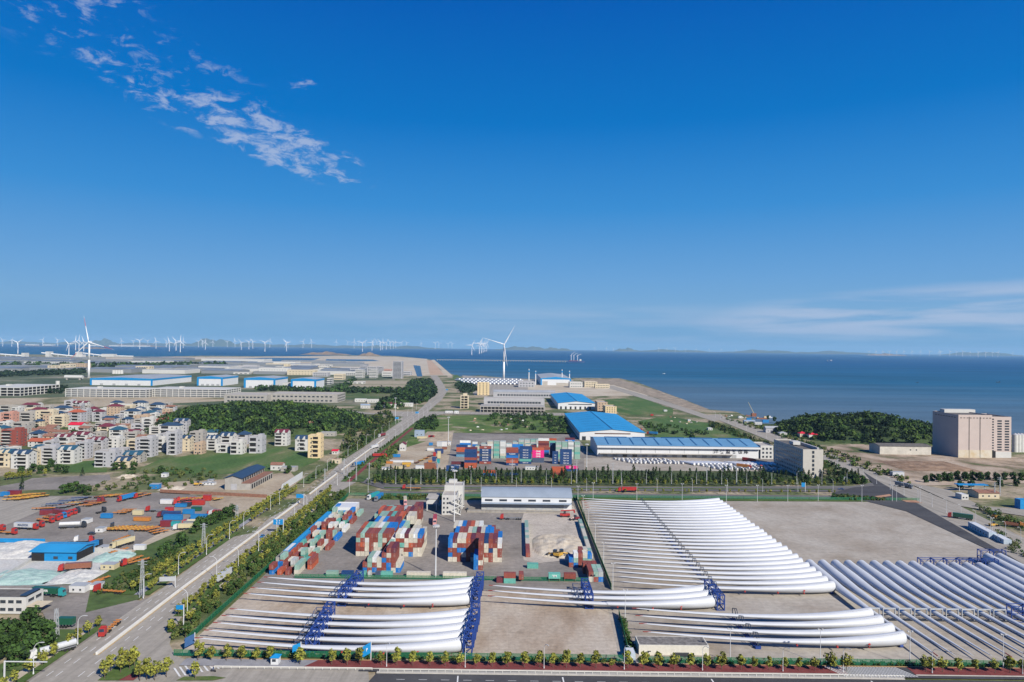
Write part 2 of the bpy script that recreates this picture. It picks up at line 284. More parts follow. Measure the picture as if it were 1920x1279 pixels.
# ---- ground patches, far to near
sheet('far_field', [(-400, 672), (0, 669), (300, 676), (520, 690), (740, 695), (740, 760), (0, 760), (-400, 770)], 0.05, farland)
sheet('grassland', [(-400, 676), (0, 673), (120, 677), (300, 680), (470, 678), (480, 690), (300, 692), (120, 690), (-400, 697)], 0.15, gmat('marsh', [(0.3, (0.05, 0.075, 0.05)), (0.6, (0.085, 0.11, 0.06)), (0.8, (0.2, 0.19, 0.12))], 0.003))
sheet('sand_flat', [(0, 670), (250, 670), (330, 669), (480, 669), (640, 667.5), (740, 669), (800, 673), (820, 690), (840, 704), (780, 705), (740, 700), (640, 690), (560, 684), (480, 681), (380, 674), (250, 676), (0, 672)], 0.2, sandm)
pond = mat('pond_water', (0.05, 0.10, 0.15), 0.35, vs=0.02)
sheet('pond', [(480, 671.5), (500, 670.8), (600, 672), (590, 675), (560, 678), (480, 680), (390, 678), (400, 674)], 0.3, pond)
sheet('pond', [(612, 673.5), (700, 674.5), (712, 677), (660, 678), (610, 676.5)], 0.3, pond)
sheet('pond', [(775, 685), (788, 686), (792, 706), (782, 706)], 0.3, pond)
sheet('dirt_track', [(800, 676), (812, 676), (832, 703), (806, 703)], 0.3, gmat('orange_dirt', [(0.3, (0.40, 0.26, 0.16)), (0.6, (0.52, 0.37, 0.26))], 0.01))
sheet('breakwater', [(808, 675), (814, 674.5), (850, 706), (840, 707)], 0.4, sandm)
sheet('dirt_lot', [(180, 744), (420, 741), (420, 752), (0, 772), (-300, 780), (-300, 752)], 0.2, gmat('pale_dirt', [(0.35, (0.14, 0.14, 0.06)), (0.45, (0.40, 0.33, 0.23)), (0.7, (0.46, 0.39, 0.29))], 0.006))
sheet('field', [(655, 714), (768, 713), (760, 732), (640, 731)], 0.2, gmat('pale_field', [(0.35, (0.12, 0.15, 0.06)), (0.5, (0.34, 0.29, 0.20)), (0.7, (0.40, 0.34, 0.25))], 0.006, stretch=(0.3, 1, 1)))
sheet('meadow', [(640, 735), (765, 735), (745, 748), (640, 748)], 0.2, grass)
sheet('meadow', [(845, 704), (857, 703), (900, 728), (868, 728)], 0.2, field)
sheet('turbine_yard_ground', [(866, 704), (1000, 712), (1075, 712), (1075, 742), (890, 742)], 0.2, conc)
sheet('factory_ground', [(990, 722), (1150, 722), (1260, 742), (1200, 742), (990, 744)], 0.25, sandm)
sheet('embankment', [(1085, 711), (1160, 710.5), (1240, 734.5), (1330, 768), (1300, 770), (1230, 746), (1150, 722), (1100, 720)], 0.3, rock)
sheet('shore_road', [(1098, 722), (1150, 724), (1240, 750), (1340, 783), (1355, 786), (1340, 791), (1230, 755), (1140, 728), (1098, 725)], 0.35, conc)
sheet('field', [(1130, 750), (1200, 745), (1262, 768), (1262, 778), (1165, 778)], 0.3, field)
sheet('field', [(1196, 790), (1250, 780), (1360, 800), (1430, 832), (1230, 822)], 0.3, field)
sheet('meadow', [(780, 780), (1070, 778), (1070, 815), (850, 812), (760, 840)], 0.3, gmat('bright_grass', [(0.3, (0.045, 0.08, 0.02)), (0.5, (0.10, 0.165, 0.035)), (0.58, (0.15, 0.17, 0.06)), (0.66, (0.33, 0.28, 0.2))], 0.03, fine=.4))
sheet('field', [(265, 877), (300, 862), (360, 853), (470, 846), (520, 838), (600, 850), (600, 862), (560, 880), (420, 889), (260, 889)], 0.15, field)
sheet('field', [(110, 868), (200, 862), (200, 886), (120, 886)], 0.15, field)
sheet('yard_dirt', [(300, 905), (440, 898), (545, 885), (560, 905), (510, 935), (300, 925)], 0.15, dirt)
sheet('concrete_lot', [(40, 905), (60, 897), (205, 890), (208, 900), (150, 918), (0, 920), (0, 912)], 0.2, greyyard)
sheet('truck_park', [(-120, 935), (110, 930), (190, 930), (330, 922), (420, 940), (430, 952), (380, 985), (330, 1000), (250, 1040), (0, 1060), (-160, 1060)], 0.15, greyyard)
sheet('trailer_lot', [(-120, 938), (115, 932), (100, 948), (0, 990), (-140, 1010)], 0.2, conc)
sheet('gravel_yard', [(-60, 1020), (85, 1018), (250, 1032), (215, 1050), (150, 1095), (60, 1100), (-80, 1100)], 0.25, gmat('pale_gravel', [(0.3, (0.42, 0.44, 0.42)), (0.5, (0.52, 0.52, 0.50)), (0.7, (0.58, 0.56, 0.52))], 0.06))
sheet('gravel_patch', [(0, 1075), (60, 1066), (95, 1075), (70, 1095), (30, 1100), (0, 1100)], 0.3, gmat('mint_gravel', [(0.3, (0.26, 0.42, 0.38)), (0.6, (0.38, 0.50, 0.47))], 0.2))
sheet('bare_dirt', [(385, 930), (520, 925), (505, 950), (440, 965), (395, 950)], 0.25, dirt)
sheet('bare_dirt', [(300, 1000), (430, 960), (400, 985), (310, 1012), (230, 1050), (220, 1045)], 0.3, dirt)
sheet('verge', [(330, 1000), (445, 965), (520, 948), (440, 985), (340, 1055), (262, 1125), (160, 1150), (170, 1105), (215, 1060), (260, 1030)], 0.35, grass)
sheet('depot_forecourt', [(-60, 1100), (170, 1098), (262, 1128), (360, 1090), (330, 1150), (160, 1279), (40, 1279), (60, 1230), (95, 1180), (80, 1150), (-60, 1150)], 0.32, greyyard)
sheet('yard_dirt', [(690, 862), (760, 815), (850, 812), (855, 835), (835, 885), (690, 885)], 0.2, dirt)
sheet('depot_yard', [(838, 884), (850, 812), (1075, 812), (1105, 850), (1460, 850), (1560, 905), (838, 905)], 0.3, greyyard)
sheet('car_lot', [(1095, 860), (1300, 858), (1500, 890), (1500, 903), (1095, 890)], 0.35, concx)
sheet('dirt_lot', [(1545, 838), (1640, 830), (1930, 860), (2000, 905), (1700, 912), (1600, 880)], 0.25, gmat('mixed_dirt', [(0.35, (0.09, 0.11, 0.04)), (0.45, (0.26, 0.20, 0.14)), (0.55, (0.42, 0.33, 0.25)), (0.7, (0.46, 0.39, 0.31))], 0.02))
# ---- yards in front (metres)
YF, YB = 264.0, 545.0
wsheet('container_yard', [(-127, 338), (51, 338), (51, YB - 10), (-127, YB - 10)], 0.3, greyyard)
wsheet('blade_yard', [(-127, YF - 1), (66, YF - 1), (66, 340), (-127, 340)], 0.25, brownyard)
sheet('blade_yard', [(1165, 1247), (1090, 939), (1640, 941), (1690, 955), (1750, 975), (1830, 1010), (1960, 1060), (2250, 1190), (2300, 1262), (1600, 1246)], 0.28, concx)
# ---- roads
RZ = 0.5
mainL = [(56 - 80, 1340), (56, 1279), (311, 1100), (400, 1034), (437, 1008), (475, 1000), (505, 972), (531, 959), (585, 922), (640, 866), (722, 812.5), (752, 784), (780, 774), (800, 756), (809, 743), (816, 724), (810, 709), (806, 704)]
mainR = [(820, 704), (829.5, 717), (839, 734), (827.6, 751), (803, 772), (795.7, 780.6), (762, 807), (713, 845), (690, 866), (672, 884), (668, 905), (620, 932), (592, 947), (498, 1018), (430, 1075), (372, 1125), (338, 1162), (322, 1190), (318, 1210), (330, 1232), (352, 1240), (690, 1258), (700, 1340)]
sheet('main_road', mainL + mainR, RZ - .1, conc)
sheet('cross_road', [(672, 880), (675, 905), (720, 918), (1250, 921.5), (1560, 923), (1640, 927), (1700, 950), (1720, 930), (1640, 905), (1600, 912), (1250, 914), (760, 910), (700, 905)], RZ - .04, asphmid)
sheet('side_strip', [(690, 922), (1090, 926), (1650, 931), (1660, 938), (1090, 933), (690, 930)], RZ - .05, asphmid)
sheet('cross_road', [(560, 760), (700, 775), (735, 772), (830, 772), (1060, 775), (1070, 780), (830, 777), (790, 785), (735, 780), (560, 768)], RZ - .04, conc)
sheet('coast_road', [(1325, 779), (1345, 777), (1560, 853), (1700, 908), (1800, 950), (1950, 1025), (2100, 1100), (2100, 1180), (1960, 1085), (1895, 1045), (1760, 968), (1640, 905), (1550, 865), (1440, 826)], RZ, conc)
sheet('side_road', [(1618, 885), (1650, 905), (1760, 968), (1895, 1045), (1960, 1085), (2100, 1180), (2060, 1180), (1870, 1040), (1700, 960), (1640, 945), (1560, 925), (1600, 915), (1640, 912)], RZ + .03, asph)
sheet('service_lane', [(1700, 905), (1780, 920), (1840, 950), (1960, 960), (1960, 975), (1800, 950)], RZ - .02, conc)
wsheet('front_road', [(-60, 200), (400, 200), (400, 250.3), (-48, 250.3)], RZ - .02, asph)
wsheet('front_lane', [(-55, 251.6), (400, 251.6), (400, 254), (-55, 254)], RZ - .02, asph)
mb = MB()
mb.box(-110, 126, 254, 260, 0.2, 0.62, 1); mb.box(151, 330, 254, 260, 0.2, 0.62, 1); mb.box(-110, 126, 253.6, 254, 0.2, .68, 0); mb.box(151, 330, 253.6, 254, 0.2, .68, 0); mb.box(-110, 330, 260, 260.5, 0.2, .7, 2)
O('pavement', mb.mesh('pavement', [kerbm, redpav, mat('orange_kerb', (0.42, 0.26, 0.12))]), kind='structure')
wsheet('pavement', [(-122, 254.2), (-76, 254.2), (-72, 259.7), (-122, 260)], .66, greypav)
wsheet('hatched_gap', [(126.1, 251.7), (150.9, 251.7), (150.9, 259.9), (126.1, 259.9)], .60, asph)
# kerb between lane and road, hatching, markings
mb = MB(); mb.box(-48, 145, 250.3, 251.6, .3, .75); mb.box(196, 330, 250.3, 251.6, .3, .75); O('kerb', mb.mesh('kerb', kerbm), kind='structure')
mb = MB()
for i in range(24):
    x = 120 + i * 1.15; mb.add([(x + 4, 252, .7), (x + 4.5, 252, .7), (x, 259.6, .7), (x - .5, 259.6, .7)], [(0, 1, 2, 3)])
x = -40
while x < 300:
    mb.add([(x, 245.8, .5), (x + 3, 245.8, .5), (x + 3, 246.0, .5), (x, 246.0, .5)], [(0, 1, 2, 3)]); x += 8
for x in (-18, 20, 74, 132, 175): mb.add([(x, 240, .5), (x + .5, 240, .5), (x + .1, 249, .5), (x - .4, 249, .5)], [(0, 1, 2, 3)])
for k in range(9):
    mb.add([(-118 + k * 1.6, 246 + k * .9, .5), (-117.2 + k * 1.6, 246 + k * .9, .5), (-122.5 + k * 1.6, 252.5 + k * .9, .5), (-123.3 + k * 1.6, 252.5 + k * .9, .5)], [(0, 1, 2, 3)])
O('road_marking', mb.mesh('road_marking', paint), kind='structure')
# lane dashes on the main road, from the centre line
def cpt(Y):                                   # centre line of the main road
    tab = [(200, -157.5), (262.9, -157.6), (337, -159.2), (518, -160), (700, -162), (900, -162.8), (1150, -163), (1400, -168)]
    for (a, xa), (b_, xb) in zip(tab, tab[1:]):
        if Y <= b_: return xa + (xb - xa) * (Y - a) / (b_ - a)
    return tab[-1][1]
mb = MB(); y = 225
while y < 1150:
    for dx in (-7.4, -4.0, 4.0, 7.4):
        c0 = cpt(y) + dx; w = .14
        if y > 262 or dx: mb.add([(c0 - w, y, RZ + .02), (c0 + w, y, RZ + .02), (cpt(y + 4) + dx + w, y + 4, RZ + .02), (cpt(y + 4) + dx - w, y + 4, RZ + .02)], [(0, 1, 2, 3)])
    y += 10
O('road_marking', mb.mesh('road_marking', paint), kind='structure')
mb = MB()
for a, b_ in ((262, 520), (545, 640), (660, 900)):
    y = a
    while y < b_:
        for dx in (-.9, .9):
            mb.add([(cpt(y) + dx - .12, y, RZ + .03), (cpt(y) + dx + .12, y, RZ + .03), (cpt(y + 10) + dx + .12, y + 10, RZ + .03), (cpt(y + 10) + dx - .12, y + 10, RZ + .03)], [(0, 1, 2, 3)])
        y += 10
O('yellow_line', mb.mesh('yellow_line', ypaint), kind='structure')
# verges and footpaths beside the main road
def strip(name, x0, x1, ya, yb, z, m):
    ys = np.linspace(ya, yb, 24); l = [(cpt(y) + x0, y) for y in ys] + [(cpt(y) + x1, y) for y in ys[::-1]]
    return wsheet(name, l, z, m)
lush = gmat('verge_grass', [(0.3, (0.045, 0.085, 0.02)), (0.55, (0.08, 0.13, 0.03)), (0.75, (0.16, 0.17, 0.07))], 0.06)
strip('verge', 11.5, 16, 300, 560, .60, lush); strip('footpath', 16, 18.5, 300, 560, .58, sandm); strip('planting_bed', 18.5, 31, 290, 560, .57, gmat('bush_soil', [(0.3, (0.04, 0.075, 0.02)), (0.6, (0.10, 0.12, 0.05)), (0.75, (0.24, 0.2, 0.13))], 0.05))
strip('verge', -15.5, -11.5, 325, 435, .60, lush); strip('footpath', -19, -15.5, 325, 500, .58, greypav); strip('verge', -26, -19, 325, 560, .57, lush)
strip('verge', -15.5, -12, 200, 290, .60, lush); strip('footpath', -19, -15.5, 200, 285, .58, sandm); strip('verge', -30, -19, 200, 285, .57, grass)
strip('verge', 12, 17, 600, 1100, .60, lush); strip('footpath', 17, 21, 600, 1000, .58, redpav); strip('verge', 21, 32, 600, 1000, .57, grass)
strip('verge', -24, -12, 590, 1100, .60, grass)
# hedge bed between yards and cross road, and behind it
sheet('planting_bed', [(690, 880), (1500, 885), (1620, 905), (1600, 909), (1250, 911.5), (720, 908)], .45, gmat('bed_soil', [(0.3, (0.035, 0.06, 0.02)), (0.6, (0.08, 0.10, 0.04)), (0.75, (0.25, 0.2, 0.14))], 0.05))
sheet('median_strip', [(720, 914.5), (1560, 918), (1560, 919.5), (720, 916.5)], RZ + .08, lush)
sheet('verge', [(690, 931), (1090, 933.5), (1660, 938), (1660, 942), (1090, 939), (690, 938)], RZ + .02, lush)
sheet('traffic_island', [(1640, 932), (1668, 928), (1672, 931), (1650, 935)], RZ + .2, gmat('red_soil', [(0.3, (0.36, 0.18, 0.11)), (0.6, (0.46, 0.27, 0.18))], 0.2))
sheet('traffic_island', [(1684, 937), (1708, 936), (1730, 945), (1700, 943)], RZ + .2, MATS['red_soil'])
sheet('traffic_island', [(183, 1279), (205, 1262), (235, 1238), (257, 1237), (266, 1256), (222, 1279)], RZ + .15, lush)
sheet('traffic_island', [(330, 1279), (345, 1272), (400, 1271), (424, 1274), (400, 1279)], RZ + .15, lush)
sheet('pavement', [(222, 1279), (266, 1256), (272, 1262), (250, 1279)], RZ + .12, redpav)
# stains and the sand heap floor
# ================================================================ wind turbine blades on the ground
whitem = mat('white_gelcoat', (0.56, 0.58, 0.61), 0.5, var=0.05, vs=0.15, spec=0.4)
darkm = mat('dark_steel_and_hollow', (0.035, 0.04, 0.05), 0.6)
bluem = mat('blue_steel', (0.02, 0.055, 0.24), 0.5, var=0.2, vs=0.5)
redm = mat('red_paint', (0.48, 0.05, 0.04), 0.5)
greym = mat('grey_steel', (0.42, 0.44, 0.46), 0.5)
def blade_mesh(Lb, bow, lift, n=20, seg=46):
    mb = MB(); st = [0, .02, .05, .10, .17, .25, .35, .48, .62, .76, .88, .95, .985, 1.0]
    ch = [5.3, 5.3, 5.2, 5.2, 5.0, 4.5, 3.7, 2.9, 2.15, 1.55, 1.05, .7, .4, .1]; th = [5.3, 5.3, 5.1, 4.7, 4.1, 3.4, 2.6, 1.95, 1.4, 1.0, .7, .45, .25, .05]
    rings = []
    for i in range(seg + 1):
        s_ = (i / seg) ** 1.0; c_ = np.interp(s_, st, ch) / 2; h_ = np.interp(s_, st, th) / 2
        y = bow * 1.2 * math.sin(math.pi * s_ ** .72); z = 3.3 + lift * s_ * s_ - .5 * s_ * (1 - s_) * 4
        for k in range(n):
            a = 2 * math.pi * k / n; tw = 0.5 * (1 - s_); cy, cz = c_ * math.cos(a), h_ * math.sin(a)
            sharp = 1 + .25 * min(1, s_ * 5) * (math.cos(a) > 0) * abs(math.cos(a)) ** 3
            yy = cy * sharp; mb.v.append((s_ * Lb, y + yy * math.cos(tw) - cz * math.sin(tw), z + yy * math.sin(tw) + cz * math.cos(tw)))
    for i in range(seg):
        for k in range(n):
            k2 = (k + 1) % n; mb.f.append((i * n + k, i * n + k2, (i + 1) * n + k2, (i + 1) * n + k)); mb.m.append(0)
    mb.f.append(tuple(range(seg * n + n - 1, seg * n - 1, -1))[::-1]); mb.m.append(0)
    return mb.mesh('blade_shell', [whitem], smooth=True)
def ring_mesh():
    mb = MB(); mb.tube((-.12, 0, 3.3), (0.12, 0, 3.3), 2.68, n=24, m=0); mb.tube((-.16, 0, 3.3), (-.1, 0, 3.3), 2.35, n=24, m=1); return mb.mesh('root_ring', [greym, darkm])  # dark inner disc puts the shade of the hollow root into the colour
def tip_mesh(Lb, bow, lift, col):
    mb = MB(); s_ = .985; y = bow * 1.2 * math.sin(math.pi * s_ ** .72); z = 3.3 + lift
    mb.box(Lb * .972, Lb * 1.003, y - .18, y + .18, z - .12, z + .16, 0); return mb.mesh('tip_cover', [col, greym])
BM = {}
for key, (Lb, bow, lift) in {'a': (105, 4.2, 1.0), 'e': (106, 4.0, 1.0), 'f': (112, -1.2, .6)}.items(): BM[key] = (blade_mesh(Lb, bow, lift), ring_mesh(), tip_mesh(Lb, bow, lift, mat('dull_red_cover', (.26, .05, .04), .7)))
dots = []
for x, z, r in ((30, 1.95, .35), (46, 2.3, .3), (17, 2.9, .45), (17, 1.6, .3)): 
    y = 4.2 * 1.2 * math.sin(math.pi * (x / 105) ** .72) + np.interp(x / 105, [0, .1, .17, .25, .35, .48], [2.6, 2.6, 2.4, 2.2, 1.9, 1.6]) * .93; mb = MB(); mb.tube((x, y - .5, z), (x, y + .32, z), r, n=10); dots.append(mb.mesh('lifting_mark', redm))
mb = MB()                                  # row of small fins along the crest
for i in range(70):
    s_ = .02 + i * .0045; y = 4.2 * 1.2 * math.sin(math.pi * s_ ** .72) + .9; z = 3.3 - 2 * s_ * (1 - s_) + np.interp(s_, [0, .1, .17, .25, .35], [2.6, 2.3, 2.0, 1.7, 1.4]) * .93
    mb.v += [(s_ * 105, y, z), (s_ * 105, y + .35, z + (.3 if i % 2 else .06))]
    if i: mb.f.append((2 * i - 2, 2 * i, 2 * i + 1, 2 * i - 1)); mb.m.append(0)
fins = mb.mesh('fin_row', mat('fin_grey', (0.45, 0.47, 0.5), .5))
def blade(key, loc, rz, label, group, red=True, marks=False, fin=False):
    r = E('turbine_blade', label, 'turbine blade', loc, rz, group); s_, g_, t_ = BM[key]
    O('shell', s_, r); O('root_ring', g_, r)
    if red: O('tip_cover', t_, r)
    for d_ in (dots if marks else []): O('lifting_mark', d_, r)
    if fin: O('fin_row', fins, r)
    return r
def truss(mb, x0, x1, y0, y1, z0, z1, w=.32, m=0, diag=True, beamz=None):
    for x in (x0, x1):
        for y in (y0, y1): mb.box(x - w / 2, x + w / 2, y - w / 2, y + w / 2, z0, z1, m)
    for z in [z0 + w / 2, z1 - w / 2] + (beamz or []):
        for y in (y0, y1): mb.box(x0 + w / 2, x1 - w / 2, y - w * .35, y + w * .35, z - w * .35, z + w * .35, m)
        for x in (x0, x1): mb.box(x - w * .35, x + w * .35, y0 + w / 2, y1 - w / 2, z - w * .35, z + w * .35, m)
def brace(mb, pairs, r=.12, m=0):
    for a, b in pairs: mb.tube(a, b, r, n=4, m=m)
fm = MB(); truss(fm, -1.7, 1.7, -3.3, 3.3, 0, 7.2, .42, beamz=[3.4]); frame_me = fm.mesh('frame', bluem)
bmx = MB(); brace(bmx, [((-1.7, y, 0), (1.7, y, 3.4)) for y in (-3.3, 3.3)] + [((1.7, y, 3.4), (-1.7, y, 7)) for y in (-3.3, 3.3)] + [((x, -3.3, 3.4), (x, 3.3, 7.1)) for x in (-1.7, 1.7)] + [((x, 3.3, 0.2), (x, -3.3, 3.4)) for x in (-1.7, 1.7)] + [((-1.7, -3.3, 7.1), (1.7, 3.3, 7.1)), ((1.7, -3.3, 7.1), (-1.7, 3.3, 7.1))], .16); brace_me = bmx.mesh('brace', bluem)
cm = MB(); cm.box(-.9, .9, -2.6, 2.6, .5, .9); cm.extx([(-2.8, .9), (-2.2, .9), (-2.2, 3.0)], -.6, .6); cm.extx([(2.8, .9), (2.2, 3.0), (2.2, .9)], -.6, .6); cradle_me = cm.mesh('cradle', bluem)
am = MB(); brace(am, [((-1.7, -3, 4.6), (-6.0, -3, 4.9)), ((-6, -3, 4.9), (-6, -3, 3.4)), ((-6, -3, 3.4), (-1.7, -3, 2.4)), ((-1.7, 2.2, 4.6), (-6, 2.2, 4.9)), ((-6, 2.2, 4.9), (-6, 2.2, 3.4)), ((-6, -3, 4.9), (-6, 2.2, 4.9))], .14); arm_me = am.mesh('side_arm', mat('steel_blue_dull', (0.06, 0.09, 0.18), .6))
def rack(x, y, label, group, arm=False, rz=0, cr=True):
    r = E('blade_rack', label, 'storage rack', (x, y, .3), rz, group); O('frame', frame_me, r); O('brace', brace_me, r)
    if cr: O('cradle', cradle_me, r)
    if arm: O('side_arm', arm_me, r)
nm = {5: ['nearest', 'second nearest', 'middle', 'second farthest', 'farthest'], 4: ['nearest', 'second nearest', 'third nearest', 'farthest'], 3: ['nearest', 'middle', 'farthest']}
for i in range(5):
    Y = 269.0 + 7.45 * i; X = -17.7 + .35 * i; q = nm[5][i]
    blade('a', (X, Y, .3), math.pi, f'white blade with red tip, {q} of five in the bottom left set', 'blades in the bottom left set', marks=i == 0, fin=True)
    rack(X + 1.9, Y, f'blue steel rack holding the root of the {q} blade, bottom left set', 'root racks of the bottom left set', cr=False)
    rack(-76.5 - .4 * i, Y - 1, f'blue steel rack under the middle of the {q} blade, bottom left set', 'middle racks of the bottom left set', arm=True)
for i in range(4):
    Y = 317.5 + 7.5 * i; X = -17.6 + .4 * i; q = nm[4][i]
    blade('a', (X, Y, .3), math.pi, f'white blade, {q} of four just below the container stacks', 'blades below the container stacks', marks=i == 0, fin=True)
    rack(X + 1.9, Y, f'blue steel rack holding the root of the {q} of four blades below the stacks', 'root racks below the container stacks', cr=False)
    rack(-76.6 + .6 * i, Y, f'blue steel rack under the middle of the {q} of four blades below stacks', 'middle racks below the container stacks', arm=True)
for i in range(3):
    Y = 318 + 7.1 * i; X = 95.5; q = nm[3][i]
    blade('a', (X, Y, .3), math.pi, f'white blade, {q} of three in the centre of the yard', 'blades in the centre of the yard', marks=i == 0, fin=True)
    rack(X + 1.9, Y, f'blue steel rack at the root of the {q} blade, centre set of three', 'root racks of the centre set', cr=False)
    rack(X - 58.5, Y, f'blue steel rack under the middle of the {q} blade, centre set of three', 'middle racks of the centre set', arm=True)
cl_ = MB()
for y in (-2.6, 2.6): cl_.box(-.15, .15, y - .15, y + .15, .2, 4.8 if y > 0 else 3.4)
brace(cl_, [((0, -2.6, 3.3), (0, 0, 5.6)), ((0, 0, 5.6), (0, 2.6, 4.7)), ((0, -2.6, .5), (0, 2.6, .5)), ((.8, -2.6, .2), (0, -2.6, 3)), ((.8, 2.6, .2), (0, 2.6, 3)), ((.8, -2.6, .3), (.8, 2.6, .3)), ((.9, -2.4, 3.2), (.9, 0, 5.5)), ((.9, 0, 5.5), (.9, 2.6, 4.6))], .16)
clamp_me = cl_.mesh('clamp', mat('blued_steel', (0.035, 0.05, 0.085), .5)); cb_ = MB(); cb_.box(-.9, 1.3, -2.9, 2.9, 0, .35); cb_.box(-.9, 1.3, -2.9, -2.2, .35, 1.2); cbase = cb_.mesh('foot', bluem)
ft = MB(); ft.box(-1.0, .6, -2.2, 2.2, 0, .5); ft.extx([(-2.6, .5), (-1.2, .5), (-2.2, 1.8)], -.8, .5); ft.extx([(2.6, .5), (2.2, 1.8), (1.2, .5)], -.8, .5); foot_me = ft.mesh('root_cradle', bluem)
for i in range(4):
    Y = 280 + 8.4 * i; q = nm[4][i]
    blade('e', (161.2, Y, .3), math.pi, f'white blade with red tip, {q} of four beside the low white shed', 'blades beside the low white shed', marks=i == 0, fin=True)
    r = E('blade_clamp', f'slim dark clamp around the {q} of four blades by the low shed', 'clamp', (100 - .1 * i, Y - 2.5, .3), 0, 'clamps on the bottom right set'); O('clamp', clamp_me, r); O('foot', cbase, r)
    O('root_cradle', foot_me, None, (159.5, Y, .3), label=f'small blue cradle under the root of the {q} of four right blades', cat='cradle', group='root cradles of the bottom right set')
for i in range(26):
    Y = 340 + 7.45 * i + random.uniform(-.2, .2)
    blade('e', (161.2 + random.uniform(-.5, .5), Y, .3), math.pi, f'white blade in the big right set, {od(i + 1)} counting from the near side', 'blades of the big set', red=i > 20, marks=i == 0, fin=i < 8)
    r = E('blade_clamp', f'dark clamp on the {od(i + 1)} blade from the near side, big set', 'clamp', (100.5 if i > 7 else 101, Y - 2.6, .3), 0, 'clamps on the big set'); O('clamp', clamp_me, r); O('foot', cbase, r)
O('root_cradle', foot_me, None, (159.5, 340, .3), label='small blue cradle under the nearest root of the big set', cat='cradle')
gc = MB(); 
for s_ in (-1, 1): gc.box(s_ * 2.7 - .15, s_ * 2.7 + .15, -.3, .3, 0, 5.0)
gc.box(-2.85, 2.85, -.3, .3, 5.0, 5.45); gc.box(-2.85, 2.85, .7, 1.0, 4.9, 5.2); gclamp = gc.mesh('arch', greym)
gb = MB(); gb.box(-3, 3, -.9, .9, 0, .4); gfoot = gb.mesh('foot', darkm)
br = MB(); truss(br, -3.6, 3.6, -1.5, 1.5, 0, 7.4, .35, beamz=[3.7]); brace(br, [((-3.6, -1.5, 7.2), (0, -1.5, 4)), ((0, -1.5, 4), (3.6, -1.5, 7.2)), ((-3.6, 1.5, 7.2), (0, 1.5, 4)), ((0, 1.5, 4), (3.6, 1.5, 7.2)), ((-3.6, -1.5, .2), (-3.6, 1.5, 3.6))], .16); brf = br.mesh('frame', bluem)
for i in range(17):
    X = 164 + 7.05 * i + (2.5 if i > 14 else 0); Y = 374 if i < 15 else 390
    if i >= 9 and i < 15: Y = 372.5
    r = blade('f', (X, Y, .3), -math.pi / 2, f'white blade pointing at the camera, {od(i + 1)} of that row from the left', 'blades pointing towards the front road', red=i in (0, 4, 5))
    if i < 9:
        r = E('blade_clamp', f'light grey arch clamp over the {od(i + 1)} camera-facing blade from the left', 'clamp', (X - 1.2, 306, .3), 0, 'arch clamps on the camera-facing blades'); O('arch', gclamp, r); O('foot', gfoot, r)
    else:
        for yy, w_ in ((Y + 1.6, 'root'), (Y - 66 if i < 15 else Y - 68, 'middle')):
            r = E('blade_rack', f'blue rack at the {w_} of the {od(i + 1)} camera-facing blade from the left', 'storage rack', (X, yy, .3), 0, 'blue racks on the camera-facing blades'); O('frame', brf, r)
# ================================================================ wind turbines
towerm = mat('turbine_white', (0.78, 0.79, 0.80), .45, var=.03)
def rotor_blade(mb, L_, ang, w=1.0, m=0, mt=None):
    d = Vector((math.sin(ang), 0, math.cos(ang))); s_ = Vector((math.cos(ang), 0, -math.sin(ang)))
    prof = [(0, .018), (.03, .020), (.14, .040), (.3, .030), (.6, .018), (.9, .009), (1, .002)]; vs = []
    for t_, c_ in prof:
        p = d * (t_ * L_); c2 = c_ * L_ * w
        vs += [p - s_ * c2 * .4, p + Vector((0, -c2 * .35, 0)), p + s_ * c2 * .6, p + Vector((0, c2 * .2, 0))]
    fs = []
    for i in range(len(prof) - 1):
        for k in range(4): fs.append((i * 4 + k, i * 4 + (k + 1) % 4, (i + 1) * 4 + (k + 1) % 4, (i + 1) * 4 + k))
    mb.add(vs, fs + [(3, 2, 1, 0)], m)
    if mt is not None:
        for i in range(4, 5): 
            for k in range(4): mb.m[-1 - 24 + i * 4 + k] = mt
def near_turbine(px, by, hy, L_, angs, label, tips):
    p = G(px, by); h = HatpY(p, hy); r = E('wind_turbine', label, 'wind turbine', p)
    mb = MB(); mb.tube((0, 0, 0), (0, 0, h * .5), 3.9, 3.2, 20); mb.tube((0, 0, h * .5), (0, 0, h - 2.5), 3.2, 2.3, 20); O('tower', mb.mesh('tower', towerm, True), r)
    mb = MB(); mb.tube((0, 0, 0), (0, 0, 1.0), 6, n=20); O('foundation', mb.mesh('foundation', kerbm), r)
    mb = MB(); mb.box(-2.4, 2.4, -4, 10, h - 2.6, h + 2.6); mb.box(-1.5, 1.5, 4, 8, h + 2.6, h + 3.6); O('nacelle', mb.mesh('nacelle', towerm), r)
    mb = MB(); mb.tube((0, -7.5, h), (0, -4, h), 1.4, 3.1, 16); O('hub', mb.mesh('hub', towerm), r)
    for a in angs:
        mb = MB(); rotor_blade(mb, L_, a, 1.15, 0, 1 if tips else None); me = mb.mesh('blade', [towerm, redm]); O('blade', me, r, (0, -5.6, h))
near_turbine(166.5, 708, 641.5, 92, (R(-11), R(106), R(226)), 'tall white wind turbine with red banded blade tips behind blue factory', True)
near_turbine(944.5, 711, 646, 84, (R(29), R(-73), R(171)), 'tall white wind turbine standing on the shore in the centre', False)
tm = []
for k in range(5):
    mb = MB(); mb.tube((0, .04, 0), (0, -.03, 0), .03, .015, 8)
    for j in range(3): rotor_blade(mb, .66, R(k * 24 + 120 * j + 7), 3.6)
    tm.append(mb.mesh('rotor', towerm))
